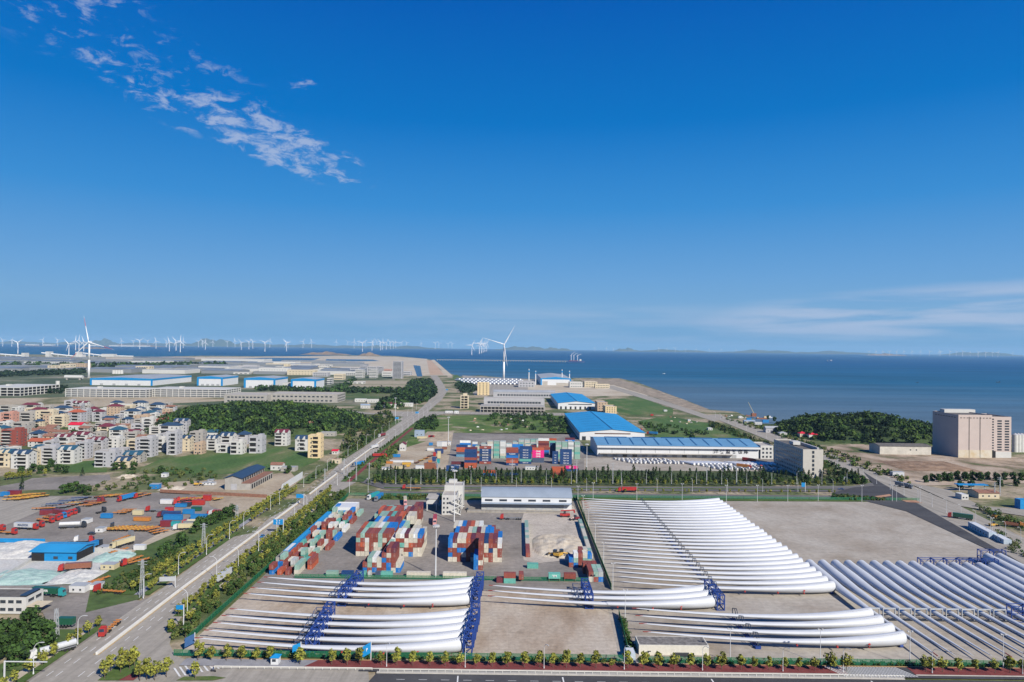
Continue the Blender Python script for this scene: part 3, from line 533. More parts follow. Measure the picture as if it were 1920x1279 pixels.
mb = MB(); mb.tube((0, 0, 0), (0, 0, .98), .034, .021, 10); mb.box(-.022, .022, -.05, .09, .97, 1.02); mb.tube((0, 0, 0), (0, 0, .06), .042, n=10, m=1); tower_far = mb.mesh('tower', [towerm, mat('buff_foundation', (.5, .42, .34))])
OFF = [(33.5, 663, 642.5), (129, 666, 645.5), (141.7, 657, 639.5), (148, 656.5, 638.8), (157, 658.5, 641), (262, 654.5, 639), (292.5, 654, 640), (317.5, 658.7, 641.5), (330, 657.5, 640), (338, 660.5, 640.5), (343.5, 652.8, 639.5), (380, 651.5, 640), (385, 655.9, 642.5),
       (440.5, 651, 639.5), (452.5, 655.7, 642.5), (466.7, 655, 641), (474, 653.9, 640.7), (496.7, 659.5, 642.5), (506, 652, 640), (537, 658.7, 643), (540, 652.8, 642), (568, 653, 641), (584, 652.7, 640.7), (630.5, 650, 641), (652, 650, 641.5), (663.7, 653.4, 641), (672.5, 650, 641),
       (679.5, 659.5, 643.7), (684, 650, 641), (697.5, 657.5, 642.5), (700, 653, 642), (707, 651, 641), (713.7, 657, 642.5), (717.3, 656, 642), (724.3, 655.7, 642.5), (731.7, 654.7, 642), (737.5, 654.2, 642.3), (742, 653.7, 642), (750, 651, 643), (753, 651.5, 643), (762.5, 651.5, 643), (790, 652, 644),
       (816, 654.8, 643.7), (823, 652, 644), (840, 653, 645), (847.5, 652.5, 644.5), (884.5, 665.5, 647.5), (898.7, 663.7, 644), (902.6, 662.3, 645.5), (905.7, 661, 645), (909, 660, 645.5), (912.5, 659, 644),
       (1629, 667, 659.5), (1642.5, 667, 659.5), (1655, 667, 659.5), (1667.5, 667, 659.5), (1681, 667.3, 659.5), (1695, 667, 659), (1710, 667.5, 659.5), (1726, 667.5, 659.5), (1743, 668, 659.5), (1761, 668, 659.5), (1763.5, 668, 659.5), (1781, 668.5, 659.5), (1793, 667.5, 660), (1805, 669, 659.5), (1819, 668, 661), (1834, 670, 660.5), (1848, 670, 661), (1861, 669, 661), (1871, 670, 661), (1899, 668.5, 662),
       (5, 650, 638), (22, 650, 638.5), (80, 649, 637.5), (108, 649.5, 638), (228, 650, 639.5), (250, 650, 640), (277, 650, 639.5), (312, 651, 640), (372, 651, 640.5), (399, 651, 641), (426, 651, 641), (1115, 659, 653), (1137, 659, 653), (1150, 659, 653.5), (1235, 660, 654), (1250, 660, 654), (1266, 660.5, 653), (1285, 660.5, 655), (1305, 661, 655), (1330, 661, 655), (1352, 661, 655.5), (1380, 661.5, 656)]
for i, (x, by, hy) in enumerate(sorted(OFF)):
    p = G(x, by); p.z = -2.5; h = HatpY(p, hy) + 2.5
    r = E('offshore_wind_turbine', f'distant white offshore wind turbine, {od(i + 1)} from the left along the sea', 'wind turbine', p, 0, 'offshore wind turbines', sc_=h)
    O('tower', tower_far, r); O('rotor', tm[random.randrange(5)], r, (0, -.07, 1.0))
# ================================================================ shipping containers
CC = {'r': ('rust red', (0.26, 0.070, 0.052)), 'm': ('maroon', (0.14, 0.034, 0.045)), 'o': ('orange red', (0.42, 0.095, 0.045)), 'c': ('cream', (0.58, 0.54, 0.45)), 'w': ('off white', (0.66, 0.67, 0.65)),
      'g': ('pale green', (0.27, 0.42, 0.35)), 't': ('teal', (0.13, 0.40, 0.34)), 'b': ('bright blue', (0.018, 0.17, 0.50)), 'n': ('navy blue', (0.016, 0.055, 0.17)), 'p': ('magenta', (0.66, 0.02, 0.20)),
      's': ('silver grey', (0.45, 0.47, 0.46)), 'd': ('dark grey blue', (0.06, 0.085, 0.14)), 'l': ('light blue', (0.12, 0.30, 0.46))}
CW, CHH = 2.44, 2.59
def cmat(k): return mat('paint_' + CC[k][0].replace(' ', '_'), CC[k][1], 0.55, var=0.16, vs=0.9, rnd=0.13)
seamm = mat('door_seam', (0.10, 0.09, 0.085), 0.7)
_cb = {}
def cbody(k, Lc):
    if (k, Lc) in _cb: return _cb[(k, Lc)]
    mb = MB(); w = CW / 2; e = .07
    n = int(Lc / .9); prof = []                           # ribbed long sides
    mb.box(-w + e, w - e, e, Lc - e, .12, CHH - .04, 0)
    for i in range(n):
        y0 = .2 + i * (Lc - .4) / n; y1 = y0 + (Lc - .4) / n * .5
        for s_ in (-1, 1): mb.box(s_ * (w - e) - .03, s_ * (w - e) + .03, y0, y1, .2, CHH - .2, 0)
        mb.box(-w + .2, w - .2, y0, y1, CHH - .04, CHH - .012, 0)
    for x in (-w, w - .14):
        mb.box(x, x + .14, 0, .14, 0, CHH); mb.box(x, x + .14, Lc - .14, Lc, 0, CHH)
        mb.box(x, x + .1, .14, Lc - .14, 0, .15); mb.box(x, x + .1, .14, Lc - .14, CHH - .1, CHH)
    for y in (0, Lc - .14): mb.box(-w + .14, w - .14, y, y + .14, 0, .16); mb.box(-w + .14, w - .14, y, y + .14, CHH - .12, CHH)
    me = mb.mesh('body', [cmat(k)])
    mb = MB(); mb.box(.02, w - .15, .0, .08, .18, CHH - .14, 0)
    for x in (.3, .75): mb.box(x, x + .05, -.04, .0, .2, CHH - .16, 1)
    mb.box(.1, .95, -.05, -.005, 1.0, 1.08, 1)
    d1 = mb.mesh('door', [cmat(k), mat('lock_bar', (.42, .40, .38), .5)])
    _cb[(k, Lc)] = (me, d1); return _cb[(k, Lc)]
_tx = {}
def text_mesh(s_, size, m, depth=.02):
    if (s_, size, m.name) in _tx: return _tx[(s_, size, m.name)]
    cu = bpy.data.curves.new('lettering', 'FONT'); cu.body = s_; cu.size = size; cu.extrude = depth; cu.align_x = 'CENTER'; cu.align_y = 'CENTER'
    try: cu.offset = size * .02
    except Exception: pass
    o = bpy.data.objects.new('lettering', cu); C.objects.link(o); dg = bpy.context.evaluated_depsgraph_get(); dg.update()
    me = bpy.data.meshes.new_from_object(o.evaluated_get(dg)); bpy.data.objects.remove(o); me.materials.clear(); me.materials.append(m); me.name = 'lettering'
    _tx[(s_, size, m.name)] = me; return me
whitep = mat('white_lettering', (.78, .78, .78), .5, var=.03)
CQ = []
class Stub:
    def __init__(s): s.k = []
def container(k, x, y, z, Lc, label, group, rz=0, doors=True, text=None, tm_=None, ts=1.7):
    st = Stub(); CQ.append((k, x, y, z, Lc, label, group, rz, doors, st))
    return st
def put_container(k, x, y, z, Lc, label, group, rz, doors, st):
    text = None
    r = E('shipping_container', label, 'container', (x, y, z), rz, group); b_, d_ = cbody(k, Lc)
    O('body', b_, r)
    if doors:
        O('door', d_, r); q = O('door', d_, r, (0, 0.08, 0), math.pi)
    for tx, size, m_, loc, rot in st.k:
        t_ = O('lettering', text_mesh(tx, size, m_), r); t_.location = loc; t_.rotation_euler = rot
    return r
GZ = .31
def stack(x0, y, cols, Lc, rown, block, keep=None, start=1):
    for i, col in enumerate(cols):
        for t_, k in enumerate(col):
            if k in ' .': continue
            if keep is not None and 0 < i < len(cols) - 1 and t_ < len(col) - keep: continue
            container(k, x0 + (i + .5) * 2.5, y + random.uniform(-.12, .12), GZ + t_ * CHH, Lc, f'{CC[k][0]} container, {od(t_ + 1)} tier, {od(i + start)} column, {rown}, {block}', 'containers in the ' + block)
LB, RB = 'left stacks', 'right stacks'
stack(-77.5, 361.7, ['br', 'rgg', 'brw', 'rcc', 'rrbr', 'bbrcr', 'crrrm', 'bc'], 12.19, 'front row', LB)
stack(-75, 375.6, ['n', 'n', 'nb', 'cggg', 'rrr', 'cc'], 12.19, 'second row', LB)
stack(-87.4, 389.5, ['crrgr', 'crorg', 'cccwr', 'nrrrr', 'bccrr', 'bcggg', 'crrcr', 'ggrrr', 'rrcw', 'cccoc', 'crtrw', 'crccm', 'broCc'.replace('C', 'c'), 'ccrcw', 'ccrrb'], 12.19, 'third row', LB)
stack(-87.6, 403.2, ['rrcgo', 'crrgt', 'rrcrg', 'ccrrc', 'rgrrw', 'ccrrg', 'crrrb', 'rrrrb', 'rrc', 'crrc', 'rgg', 'cb', 'cc', 'ccc', 'cccc'], 12.19, 'fourth row', LB, keep=2)
stack(-82.5, 417.0, ['crrrb', 'rrcrc', 'rgrrb', 'ccrrr', 'rgrrr', 'crrrm', 'rrgb', 'rrgg', 'cc', 'ccc', 'ccc'], 12.19, 'fifth row', LB, keep=2)
stack(-85, 430.7, ['crg', 'crrgg', 'rrcrg', 'rgrrr', 'ccrrt', 'rgrrr', 'crrro', 'rrgg', 'ccccc', 'ccccc', 'rcc'], 12.19, 'sixth row', LB, keep=2)
stack(-88, 444.4, ['rrrg', 'ccrro', 'crrrr', 'rrgro', 'ccrrg', 'rrrro', 'crrrr', 'ccgg', 'rrccr', 'rrrrm', 'crrrr'], 12.19, 'seventh row', LB, keep=2)
stack(-87, 458.2, ['crro', 'rrgt', 'ccrg', 'rrrr', 'crro', 'rrrr', 'ccrs', 'rrcc', 'rrrn', 'rrrrr', 'crrrm'], 12.19, 'eighth row', LB, keep=2)
stack(-19.2, 367.5, ['bbb', 'rcrrrr'], 12.19, 'nearest row', RB)
stack(-34.2, 381.2, ['cbrbb', 'crrcm', 'rrbrc', 'ncbrc', 'rrrro', 'cnrrm', 'nnrrr', 'rrrrr', 'crccn', 'rrnrr', 'cccrm', 'crrw'], 12.19, 'second row', RB)  # seventh column: shade on its two lowest boxes painted as navy
stack(-34.2, 395.0, ['ccc', 'crrrb', 'rrcrr', 'crrrr', 'rgrcc', 'cbrrg', 'rrcrm', 'ccrrc', 'rrccb', 'ccrrb', 'crrr', 'rrcb'], 12.19, 'third row', RB, keep=2)
stack(-33.5, 408.8, ['crrcc', 'rrcrw', 'ccrrb', 'rgrrr', 'crrro', 'rrrrc', 'ccgrw', 'rrcs', 'rrcb', 'crrr', 'rrr'], 12.19, 'fourth row', RB, keep=2)
SB = 'stack by the green fence'
stack(32.6, 374.0, ['rb', 'bgw', 'rrr', 'cgc'], 6.06, 'front row', SB); stack(33.5, 381.0, ['', 'rs', 'rrr', 'cgc', 'gb'], 6.06, 'rear row', SB)
stack(39.2, 363.5, ['rr', 'rr', 'rr', 'r'], 6.06, 'middle row', SB); stack(40.8, 351.2, ['cr', 'rg', 'bs'], 6.06, 'nearest row', SB); stack(40.8, 357.5, ['rr', 'gg', 'cg'], 6.06, 'second nearest row', SB)
k = 0
for y, c_ in zip(np.arange(391, 460, 6.15), 'rrrccgcgsggg'):
    k += 1; container(c_, 10.6 + .05 * k, float(y), GZ, 6.06, f'{CC[c_][0]} container, {od(k)} from the near end, left wall of sand pit', 'containers walling the sand pit on the left')
k = 0
for y, c_ in zip(np.arange(390, 466, 6.15), 'cgcccgcccgcgg'):
    k += 1; container(c_, 46.4 + .12 * k, float(y), GZ, 6.06, f'{CC[c_][0]} container, {od(k)} from the near end, right wall of sand pit', 'containers walling the sand pit on the right')
def side(k_, pxl, pyb, Lc, label, z=0.0, text=None, tm_=None, stand=False, ts=1.7, group=None, tier=0):
    p = G(pxl, pyb, 0); p = G(pxl, pyb, GZ)
    r = container(k_, p.x, p.y + CW / 2, GZ + z + tier * CHH, Lc, label, group, R(-90), True, None)
    if text:
        r.k.append((text, ts, tm_ or whitep, (CW / 2 + .06, Lc / 2, 1.3), (R(90), 0, R(90))))
    if stand:
        s_ = E('container_stand', 'steel stand carrying the ' + label[:label.find(' container')] + ' container near the blade tips', 'stand', (p.x, p.y, GZ)); mb = MB(); truss(mb, .3, Lc - .3, .2, CW - .2, 0, z - .01, .14); O('frame', mb.mesh('frame', mat('olive_steel', (.22, .2, .1), .7)), s_)
side('t', 988.5, 1066, 6.06, 'teal container lying alone in front of the sand heap')
side('t', 944.5, 1094, 6.06, 'teal container under a rust red one, behind the centre blades'); side('r', 944.5, 1094, 6.06, 'rust red container on the teal one behind the centre blades', tier=1)
side('m', 931, 1093, 2.99 * 2, 'maroon container left of the teal and red pair', tier=0)
container('r', 6.2, 349, GZ + 1.4, 6.06, 'rust red container on a stand, end facing the centre blades', None)
side('t', 1028.5, 1091, 6.06, 'teal container with white lettering on a steel stand', z=1.6, text='YM', stand=True); side('r', 1057.5, 1091, 6.06, 'plain rust red container on a steel stand', z=1.6, stand=True)
for n_, (k_, x_, L_, la) in enumerate([('g', 611, 6.06, 'pale green container, leftmost of the row behind the blades'), ('n', 640, 6.06, 'navy blue container behind the second rack of blades'), ('t', 676, 3.0, 'short teal container behind the blade row'), ('s', 690, 1.6, 'narrow white box behind the blade row'),
                                ('d', 704, 3, 'dark blue box behind the blade row'), ('t', 714, 6.06, 'teal container in the row behind the blades'), ('c', 763, 12.19, 'long cream flat container behind the blade row'), ('c', 831, 12.19, 'long cream container at the right of the row behind blades')]):
    p = G(x_, 1082); container(k_, p.x, 354.5 + CW / 2, GZ, L_, la, None, R(-90), L_ > 2)
# strip along the left fence
k = 0; pal = 'rcgbrctworgcbrrcgtsr'
rows = [356 + 8.6 * i for i in range(7)] + [418 + 10.3 * i for i in range(8)]
for ri, y in enumerate(rows):
    for ci in range(5 if ri < 14 else 4):
        if (ri, ci) in ((0, 4), (3, 4), (9, 3), (12, 2)) : continue
        c_ = 'borcr'[ci] if ri == 0 else pal[random.randrange(len(pal))]; L_ = 12.19 if (ci == 4 and ri % 2 == 1 and ri < 14) or (ri == 0 and ci == 3) else 6.06
        if ci == 4 and ri % 2 == 0 and ri > 0: continue
        for t_ in range(2 if random.random() < .35 else 1):
            if t_: c_ = pal[random.randrange(len(pal))]
            container(c_, -123.6 + ci * 4.25 + (.3 if L_ > 7 else 0), y + random.uniform(-.5, .5), GZ + t_ * CHH, L_, f'{CC[c_][0]} container, {od(ri + 1)} row, {od(ci + 1)} column{", on top" if t_ else ""}, strip along left fence', 'containers along the left fence')
# depot behind the tree belt: long sides or ends facing the camera
DB = 'depot'
def dstack(pxl, pyb, tiers, Lc, name, face='side', texts=None, ts=1.7):
    p = G(pxl, pyb)
    for t_, k_ in enumerate(tiers):
        lab = f'{CC[k_][0]} container, {od(t_ + 1)} tier of the {name}'
        tx = texts.get(t_) if texts else None
        if face == 'side':
            r = container(k_, p.x, p.y + CW / 2, GZ + t_ * CHH, Lc, lab, 'containers in the far depot', R(-90), False)
            if tx: r.k.append((tx, ts, whitep, (CW / 2 + .06, Lc / 2, 1.3), (R(90), 0, R(90))))
        else:
            for j_ in range(4): container('ggcsgt'[(t_ + j_) % 6] if j_ else k_, p.x, p.y + CW / 2 + 2.55 * j_, GZ + t_ * CHH, 6.06, lab.replace('of the', 'of' if j_ else 'of the') + ('' if not j_ else ', ' + od(j_ + 1) + ' back'), 'containers in the far depot', R(-90), False)
nv = 'BEACON'
dstack(870.5, 878, 'oonrnnn', 12.19, 'tall stack, leftmost of the front row', texts={0: 'MAXI', 1: None})
dstack(872, 873, 'rrmrrrm', 12.19, 'maroon topped stack behind the leftmost tall one')
dstack(898.5, 870.5, 'rnndnnr', 12.19, 'second tall stack with white lettering', texts={1: 'SEACUBE', 2: 'SEACUBE', 3: 'SEACUBE', 4: 'SEACUBE', 5: 'SEACUBE', 0: 'TEX', 6: 'TEX'}, ts=1.5)
dstack(949, 873.5, 'norbnrr', 12.19, 'third tall stack with red top', texts={0: 'FLORENS', 4: 'FLORENS'}, ts=1.5)
dstack(974, 870.5, 'ntnnnnn', 12.19, 'fourth tall stack with one teal tier', texts={i: 'TEXT AX' for i in (0, 2, 3, 4, 5)}, ts=1.4)
dstack(998, 868, 'ddpppo', 12.19, 'magenta stack with large white letters', texts={2: 'ONE', 3: 'ONE', 4: 'ONE'}, ts=2.3)
dstack(1035.5, 870.5, 'nnnnn', 6.06, 'short navy stack in the middle', texts={i: 'CAI' for i in (0, 1, 2, 3)}, ts=1.2)
dstack(1050, 871.5, 'nnnnnn', 12.19, 'long navy stack right of the middle', texts={i: 'TEXT AX' for i in range(5)}, ts=1.4)
dstack(1034, 897, 'rroo', 12.19, 'orange topped stack nearest the trees', texts={0: 'TEX'}); dstack(1059.5, 884.5, 'np', 12.19, 'magenta and navy pair by the trees', texts={1: 'ONE'}, ts=2.2)
dstack(836.5, 884, 'nn', 12.19, 'low navy stack at the left behind the trees', texts={0: 'TEX', 1: 'TEX'}); dstack(846, 876, 'dm', 12.19, 'low dark pair left of the tall stack', texts={0: 'FLORENS'}, ts=1.3)
dstack(855.5, 857, 'ldoon', 12.19, 'orange banded stack left of the tall one'); dstack(862, 848, 'ddwbw', 12.19, 'stack with blue band at the back left'); dstack(885.5, 846, 'rmbw', 6.06, 'small blue and white stack at the back')
dstack(906, 893, 'bo', 12.19, 'blue and red pair half hidden by trees'); dstack(947, 893, 'n', 12.19, 'single navy box half hidden by trees')
for i, (px_l, c_, h) in enumerate([(891, 'rsrgc', 5), (902, 'sttgg', 6), (913.5, 'cssgww', 7), (925.5, 'gtgtgtg', 7), (937.5, 'gcwwsww', 7), (949, 'wwsws', 6)]):
    dstack(px_l, 860, (c_ * 2)[:h], 6.06, f'{od(i + 1)} stack of the grey green group', 'end')
for i, (px_l, c_, h) in enumerate([(1042, 'gtgsgsg', 7), (1053.5, 'ggtgsg', 7), (1065, 'swwgwsw', 7), (1077, 'ggtggsg', 7)]):
    dstack(px_l, 861.5, (c_ * 2)[:h], 6.06, f'{od(i + 1)} stack of the right green group', 'end')
for i, (px_l, c_, h) in enumerate([(961.5, 'sws', 4), (972.5, 'gwsgs', 5), (983.5, 'wrscs', 5), (994.5, 'gtgsg', 5), (1005, 'bgwss', 5), (1015.5, 'rgttg', 5)]):
    dstack(px_l, 846, (c_ * 2)[:h], 12.19, f'{od(i + 1)} stack of the back row', 'end')
dstack(1024, 843, 'rggto', 12.19, 'orange topped stack at the back right'); dstack(1009, 853, 'nbrrmrw', 12.19, 'white topped red stack behind the magenta one'); dstack(1031, 858, 'nnnnnn', 6.06, 'navy stack behind the short navy one'); dstack(1060, 829, 'bm', 12.19, 'blue pair beside the big blue roofed warehouse', texts={0: 'FESCO'})
dstack(960.5, 851, 'nnbb', 12.19, 'blue stack between front and back rows'); dstack(985, 851, 'rooc', 6.06, 'orange end stack in the second row', 'end'); dstack(996, 852, 'rnnm', 6.06, 'purple stack in the second row', 'end')

# the 300 that show largest become objects, the rest one stuff object
GW, GH = 768, 512; idb = np.full((GH, GW), -1, dtype=int)
def hull(ps):
    ps = sorted(set(ps)); lo = []; up = []
    for a, b in ((ps, lo), (ps[::-1], up)):
        for p in a:
            while len(b) > 1 and (b[-1][0] - b[-2][0]) * (p[1] - b[-2][1]) - (b[-1][1] - b[-2][1]) * (p[0] - b[-2][0]) <= 0: b.pop()
            b.append(p)
    return lo[:-1] + up[:-1]
def corners(q):
    k, x, y, z, Lc, lab, gr_, rz = q[:8]; w = CW / 2
    return [(x + a, y + b, z + c) for a in (-w, w) for b in (0, Lc) for c in (0, CHH)] if abs(rz) < .1 else ([(x + b, y + a, z + c) for a in (-w, w) for b in (0, Lc) for c in (0, CHH)])
order = sorted(range(len(CQ)), key=lambda i: (-CQ[i][2], CQ[i][3]))
for i in order:
    h_ = hull([(round(pr(c)[0] * .4, 3), round((pr(c)[1]) * .4, 3)) for c in corners(CQ[i])])
    xs = [p[0] for p in h_]; ys = [p[1] for p in h_]; xa, xb, ya, yb = max(0, int(min(xs))), min(GW - 1, int(max(xs)) + 1), max(0, int(min(ys))), min(GH - 1, int(max(ys)) + 1)
    if xa >= xb or ya >= yb: continue
    gx, gy = np.meshgrid(np.arange(xa, xb) + .5, np.arange(ya, yb) + .5); ins = np.ones(gx.shape, bool)
    for (ax, ay), (bx_, by_) in zip(h_, h_[1:] + h_[:1]): ins &= (bx_ - ax) * (gy - ay) - (by_ - ay) * (gx - ax) >= 0
    idb[ya:yb, xa:xb][ins] = i
cnt = np.bincount(idb[idb >= 0], minlength=len(CQ)) + 1e-6 * np.array([1e3 / q[2] for q in CQ]) + np.array([50 if q[9].k else 0 for q in CQ])
best = set(np.argsort(-cnt)[:299].tolist()); rest = {}
for i, q in enumerate(CQ):
    if i in best: put_container(*q)
    else: rest.setdefault(q[0], []).append(corners(q))
mb = MB(); keys = sorted(rest)
for mi, kk in enumerate(keys):
    for c in rest[kk]:
        xs = [p[0] for p in c]; ys = [p[1] for p in c]; zs = [p[2] for p in c]; mb.box(min(xs) + .03, max(xs) - .03, min(ys) + .03, max(ys) - .03, min(zs), max(zs) - .02, mi)
O('stacked_containers', mb.mesh('stacked_containers', [cmat(k_) for k_ in keys]), kind='stuff', label='remaining shipping containers further back in the stacks', cat='containers')
print('CONTAINERS', len(CQ))
# ================================================================ buildings
def M_(n, c, **k): return mat(n, c, **k)
wallW = mat('white_wall', (0.54, 0.535, 0.51), .8, var=.08, vs=.25); wallK = mat('cream_wall', (0.58, 0.50, 0.36), .8, var=.08, vs=.25); wallG = mat('grey_wall', (0.40, 0.40, 0.42), .8, var=.10, vs=.25)
wallD = mat('concrete_wall', (0.36, 0.34, 0.31), .85, var=.15, vs=.3); wallP = mat('pink_wall', (0.50, 0.26, 0.20), .8); wallR = mat('red_brown_wall', (0.26, 0.065, 0.05), .8); wallT = mat('tan_wall', (0.46, 0.34, 0.24), .8); wallY = mat('yellow_wall', (0.66, 0.52, 0.30), .8)
steelW = mat('white_cladding', (0.64, 0.65, 0.66), .5, var=.04, vs=.1); roofB = mat('bright_blue_roof', (0.030, 0.29, 0.58), .45, var=.10, vs=.05); roofL = mat('light_blue_roof', (0.13, 0.29, 0.46), .45, var=.10, vs=.05)
fasc = mat('blue_fascia', (0.010, 0.23, 0.53), .5); roofG = mat('grey_roof', (0.36, 0.38, 0.40), .6, var=.15, vs=.06); roofD = mat('dark_flat_roof', (0.13, 0.12, 0.11), .9, var=.35, vs=.3); roofM = mat('maroon_tile', (0.15, 0.028, 0.045), .7); roofN = mat('navy_tile', (0.028, 0.062, 0.118), .6)
roofO = mat('orange_tile', (0.40, 0.10, 0.05), .7); roofR = mat('brown_tile', (0.26, 0.13, 0.09), .8, var=.25, vs=.5); roofS = mat('silver_blue_roof', (0.30, 0.37, 0.46), .4, var=.08, vs=.1); glass = mat('window_glass', (0.035, 0.045, 0.06), .15, var=.3, vs=.8, spec=.6)
darkin = mat('dark_opening', (0.02, 0.02, 0.022), .9); flatC = mat('pale_flat_roof', (0.42, 0.39, 0.35), .9, var=.2, vs=.2); redroof = mat('bright_red_roof', (0.62, 0.02, 0.05), .6); shut = mat('grey_shutter', (0.36, 0.37, 0.38), .6); lineB = mat('roof_seam_dark_blue', (0.010, 0.085, 0.23), .5)  # dark_opening: near-black colour carries the shade inside openings, recesses and frame blocks
_wm = {}
def winmesh(w, h, frame=True):
    if (w, h) not in _wm:
        mb = MB(); mb.box(-w / 2, w / 2, -.03, .1, 0, h, 0); mb.box(-w / 2 - .12, w / 2 + .12, -.10, .1, -.14, 0, 1); mb.box(-w / 2 - .05, w / 2 + .05, -.07, .1, h, h + .1, 1)
        _wm[(w, h)] = mb.mesh('window', [glass, wallW])
    return _wm[(w, h)]
def wins(r, face, w, d, h, nx, nz, ww, wh, z0=1.0, dz=None, x0=.06, x1=.94, name='window', skip=()):
    dz = dz or h / nz
    for i in range(nx):
        for j in range(nz):
            if (i, j) in skip: continue
            f = x0 + (x1 - x0) * (i + .5) / nx
            o = O(name, winmesh(ww, wh), r)
            if face == 'front': o.location = (f * w, -.02, z0 + j * dz)
            elif face == 'right': o.location = (w + .02, f * d, z0 + j * dz); o.rotation_euler = (0, 0, R(90))
            else: o.location = (-.02, f * d, z0 + j * dz); o.rotation_euler = (0, 0, R(-90))
def B(name, label, cat, x, y, w, d, h, wall, roof='flat', rh=1.0, rm=None, group=None, rz=0, fascia=None, over=.5, z=.05):
    r = E(name, label, cat, (x, y, z), rz, group); rm = rm or flatC
    mb = MB(); mb.box(0, w, 0, d, 0, h); 
    if roof == 'gable_y': mb.gable(0, w, 0, d, h - .01, h + rh - .1, 'y')
    if roof == 'gable_x': mb.gable(0, w, 0, d, h - .01, h + rh - .1, 'x')
    O('wall', mb.mesh('wall', wall), r)
    mb = MB(); e = over
    if roof == 'flat':
        mb.box(.35, w - .35, .35, d - .35, h, h + .12)
        O('roof', mb.mesh('roof', rm), r); mb = MB()
        for a in ((0, w, 0, .35), (0, w, d - .35, d), (0, .35, .35, d - .35), (w - .35, w, .35, d - .35)): mb.box(*a, h, h + rh)
        O('parapet', mb.mesh('parapet', wall), r)
    elif roof == 'hip': mb.hip(-e, w + e, -e, d + e, h, h + rh); O('roof', mb.mesh('roof', rm), r)
    elif roof in ('gable_x', 'gable_y'):
        t_ = .35
        if roof == 'gable_y':
            m_ = w / 2; mb.ext([(-e, h), (m_, h + rh), (w + e, h), (w + e, h + t_), (m_, h + rh + t_), (-e, h + t_)][::-1], -e, d + e)
        else:
            m_ = d / 2; mb.extx([(-e, h), (m_, h + rh), (d + e, h), (d + e, h + t_), (m_, h + rh + t_), (-e, h + t_)], -e, w + e)
        O('roof', mb.mesh('roof', rm), r)
    elif roof == 'arch':
        ps = [(-e + (d + 2 * e) * i / 12, h + rh * math.sin(math.pi * i / 12)) for i in range(13)]; ps2 = [(a, b + .3) for a, b in ps[::-1]]
        mb.extx(ps + ps2, -e, w + e); O('roof', mb.mesh('roof', rm), r); mb = MB(); mb.extx(ps, 0, w); O('gable', mb.mesh('gable', wall), r)
    if fascia:
        mb = MB(); fh = fascia[1]
        mb.box(-.4, w + .4, -.45, -.1, h - fh, h + .3); mb.box(-.45, -.1, -.1, d, h - fh, h + .3); mb.box(w + .1, w + .45, -.1, d, h - fh, h + .3)
        if len(fascia) > 2: mb.box(-.4, fascia[2], -.5, -.12, 0, h - fh); mb.box(w - fascia[2], w + .4, -.5, -.12, 0, h - fh)
        if roof == 'gable_y': mb.ext([(-.4, h + .3), (w / 2, h + rh + .5), (w + .4, h + .3)][::-1], -.45, -.1)
        O('fascia', mb.mesh('fascia', fascia[0]), r)
    return r
def slab(r, name, boxes, m):
    mb = MB()
    for b_ in boxes: mb.box(*b_)
    return O(name, mb.mesh(name, m), r)
def Bp(pxl, pxr, pyb, pyt, depth):
    p = G(pxl, pyb); x1 = XatpX(pxr, p.y); return p.x, p.y, x1 - p.x, depth, HatpY(p, pyt)
# --- near warehouse in the container yard
x, y, w, d, h = -21, 504, 66.5, 26, 9.6
r = B('warehouse', 'grey arched warehouse with white upper wall behind the container yard', 'warehouse', x, y, w, d, h, steelW, 'arch', 4.2, mat('grey_blue_roof', (0.27, 0.32, 0.38), .45, var=.1, vs=.1))
slab(r, 'canopy', [(0, w - .5, -4.2, -.02, 5.4, 5.7)], roofS); slab(r, 'lower_wall', [(0, w - 6, -.15, -.01, 0, 5.2)], mat('dull_cladding', (.40, .40, .39), .7))
for k in range(5): slab(r, 'roller_door', [(4 + 12 * k, 9 + 12 * k, -.3, -.16, 0, 4.4)], shut)
for f in (.08, .24, .4, .56, .72, .9): slab(r, 'window', [(f * w - 2.8, f * w + 2.8, -.12, -.01, 6.6, 8.0)], glass)
slab(r, 'loading_dock', [(-10, w - 2, -9, -4.3, 0, 1.1)], conc)
# --- office with outside stairs
r = E('office_tower', 'narrow white office block with outside stairs and stepped roof', 'office', (-48.5, 487, .3))
slab(r, 'wall', [(0, 10.5, 0, 18, 0, 13), (0, 13.5, 18.02, 36, 0, 16.5), (2, 8, 31, 36.01, 16.5, 18.7)], wallW); slab(r, 'roof', [(.4, 10.1, .4, 17.9, 13.0, 13.15), (.4, 13, 18.4, 30.8, 16.5, 16.65)], flatC); slab(r, 'parapet', [(0, 10.5, 0, .35, 13, 14), (10.15, 10.5, .35, 18, 13, 14), (0, .35, .35, 18, 13, 14), (0, 13.5, 18.02, 18.4, 16.5, 17.3), (13.1, 13.5, 18.4, 36, 16.5, 17.3)], wallW)
for j in range(4):
    slab(r, 'walkway', [(10.55, 13.0, 1, 17.8, 3.2 * j + .3, 3.2 * j + .6), (12.8, 13.0, 1, 17.8, 3.2 * j + .6, 3.2 * j + 1.7)], wallW)
    mb = MB(); a_ = (6.2, -1.6, 3.2 * j + (.3 if j % 2 else 3.5)); b_ = (13.5, -1.6, 3.2 * j + (3.5 if j % 2 else .3)); mb.tube(a_, b_, .5, n=4); O('stair', mb.mesh('stair', wallW), r)
wins(r, 'front', 10.5, 18, 13, 2, 4, 1.2, 1.4, 1.2, 3.2, .02, .5); wins(r, 'right', 10.5, 18, 13, 4, 4, 1.4, 1.4, 1.2, 3.2)
r = E('gate_office', 'small white gate building on stilts beside the office block', 'gatehouse', (-61, 498, .3)); slab(r, 'room', [(0, 8, 0, 18, 5, 8.5)], wallW); slab(r, 'roof', [(-.4, 8.4, -.4, 18.4, 8.5, 8.8)], flatC)
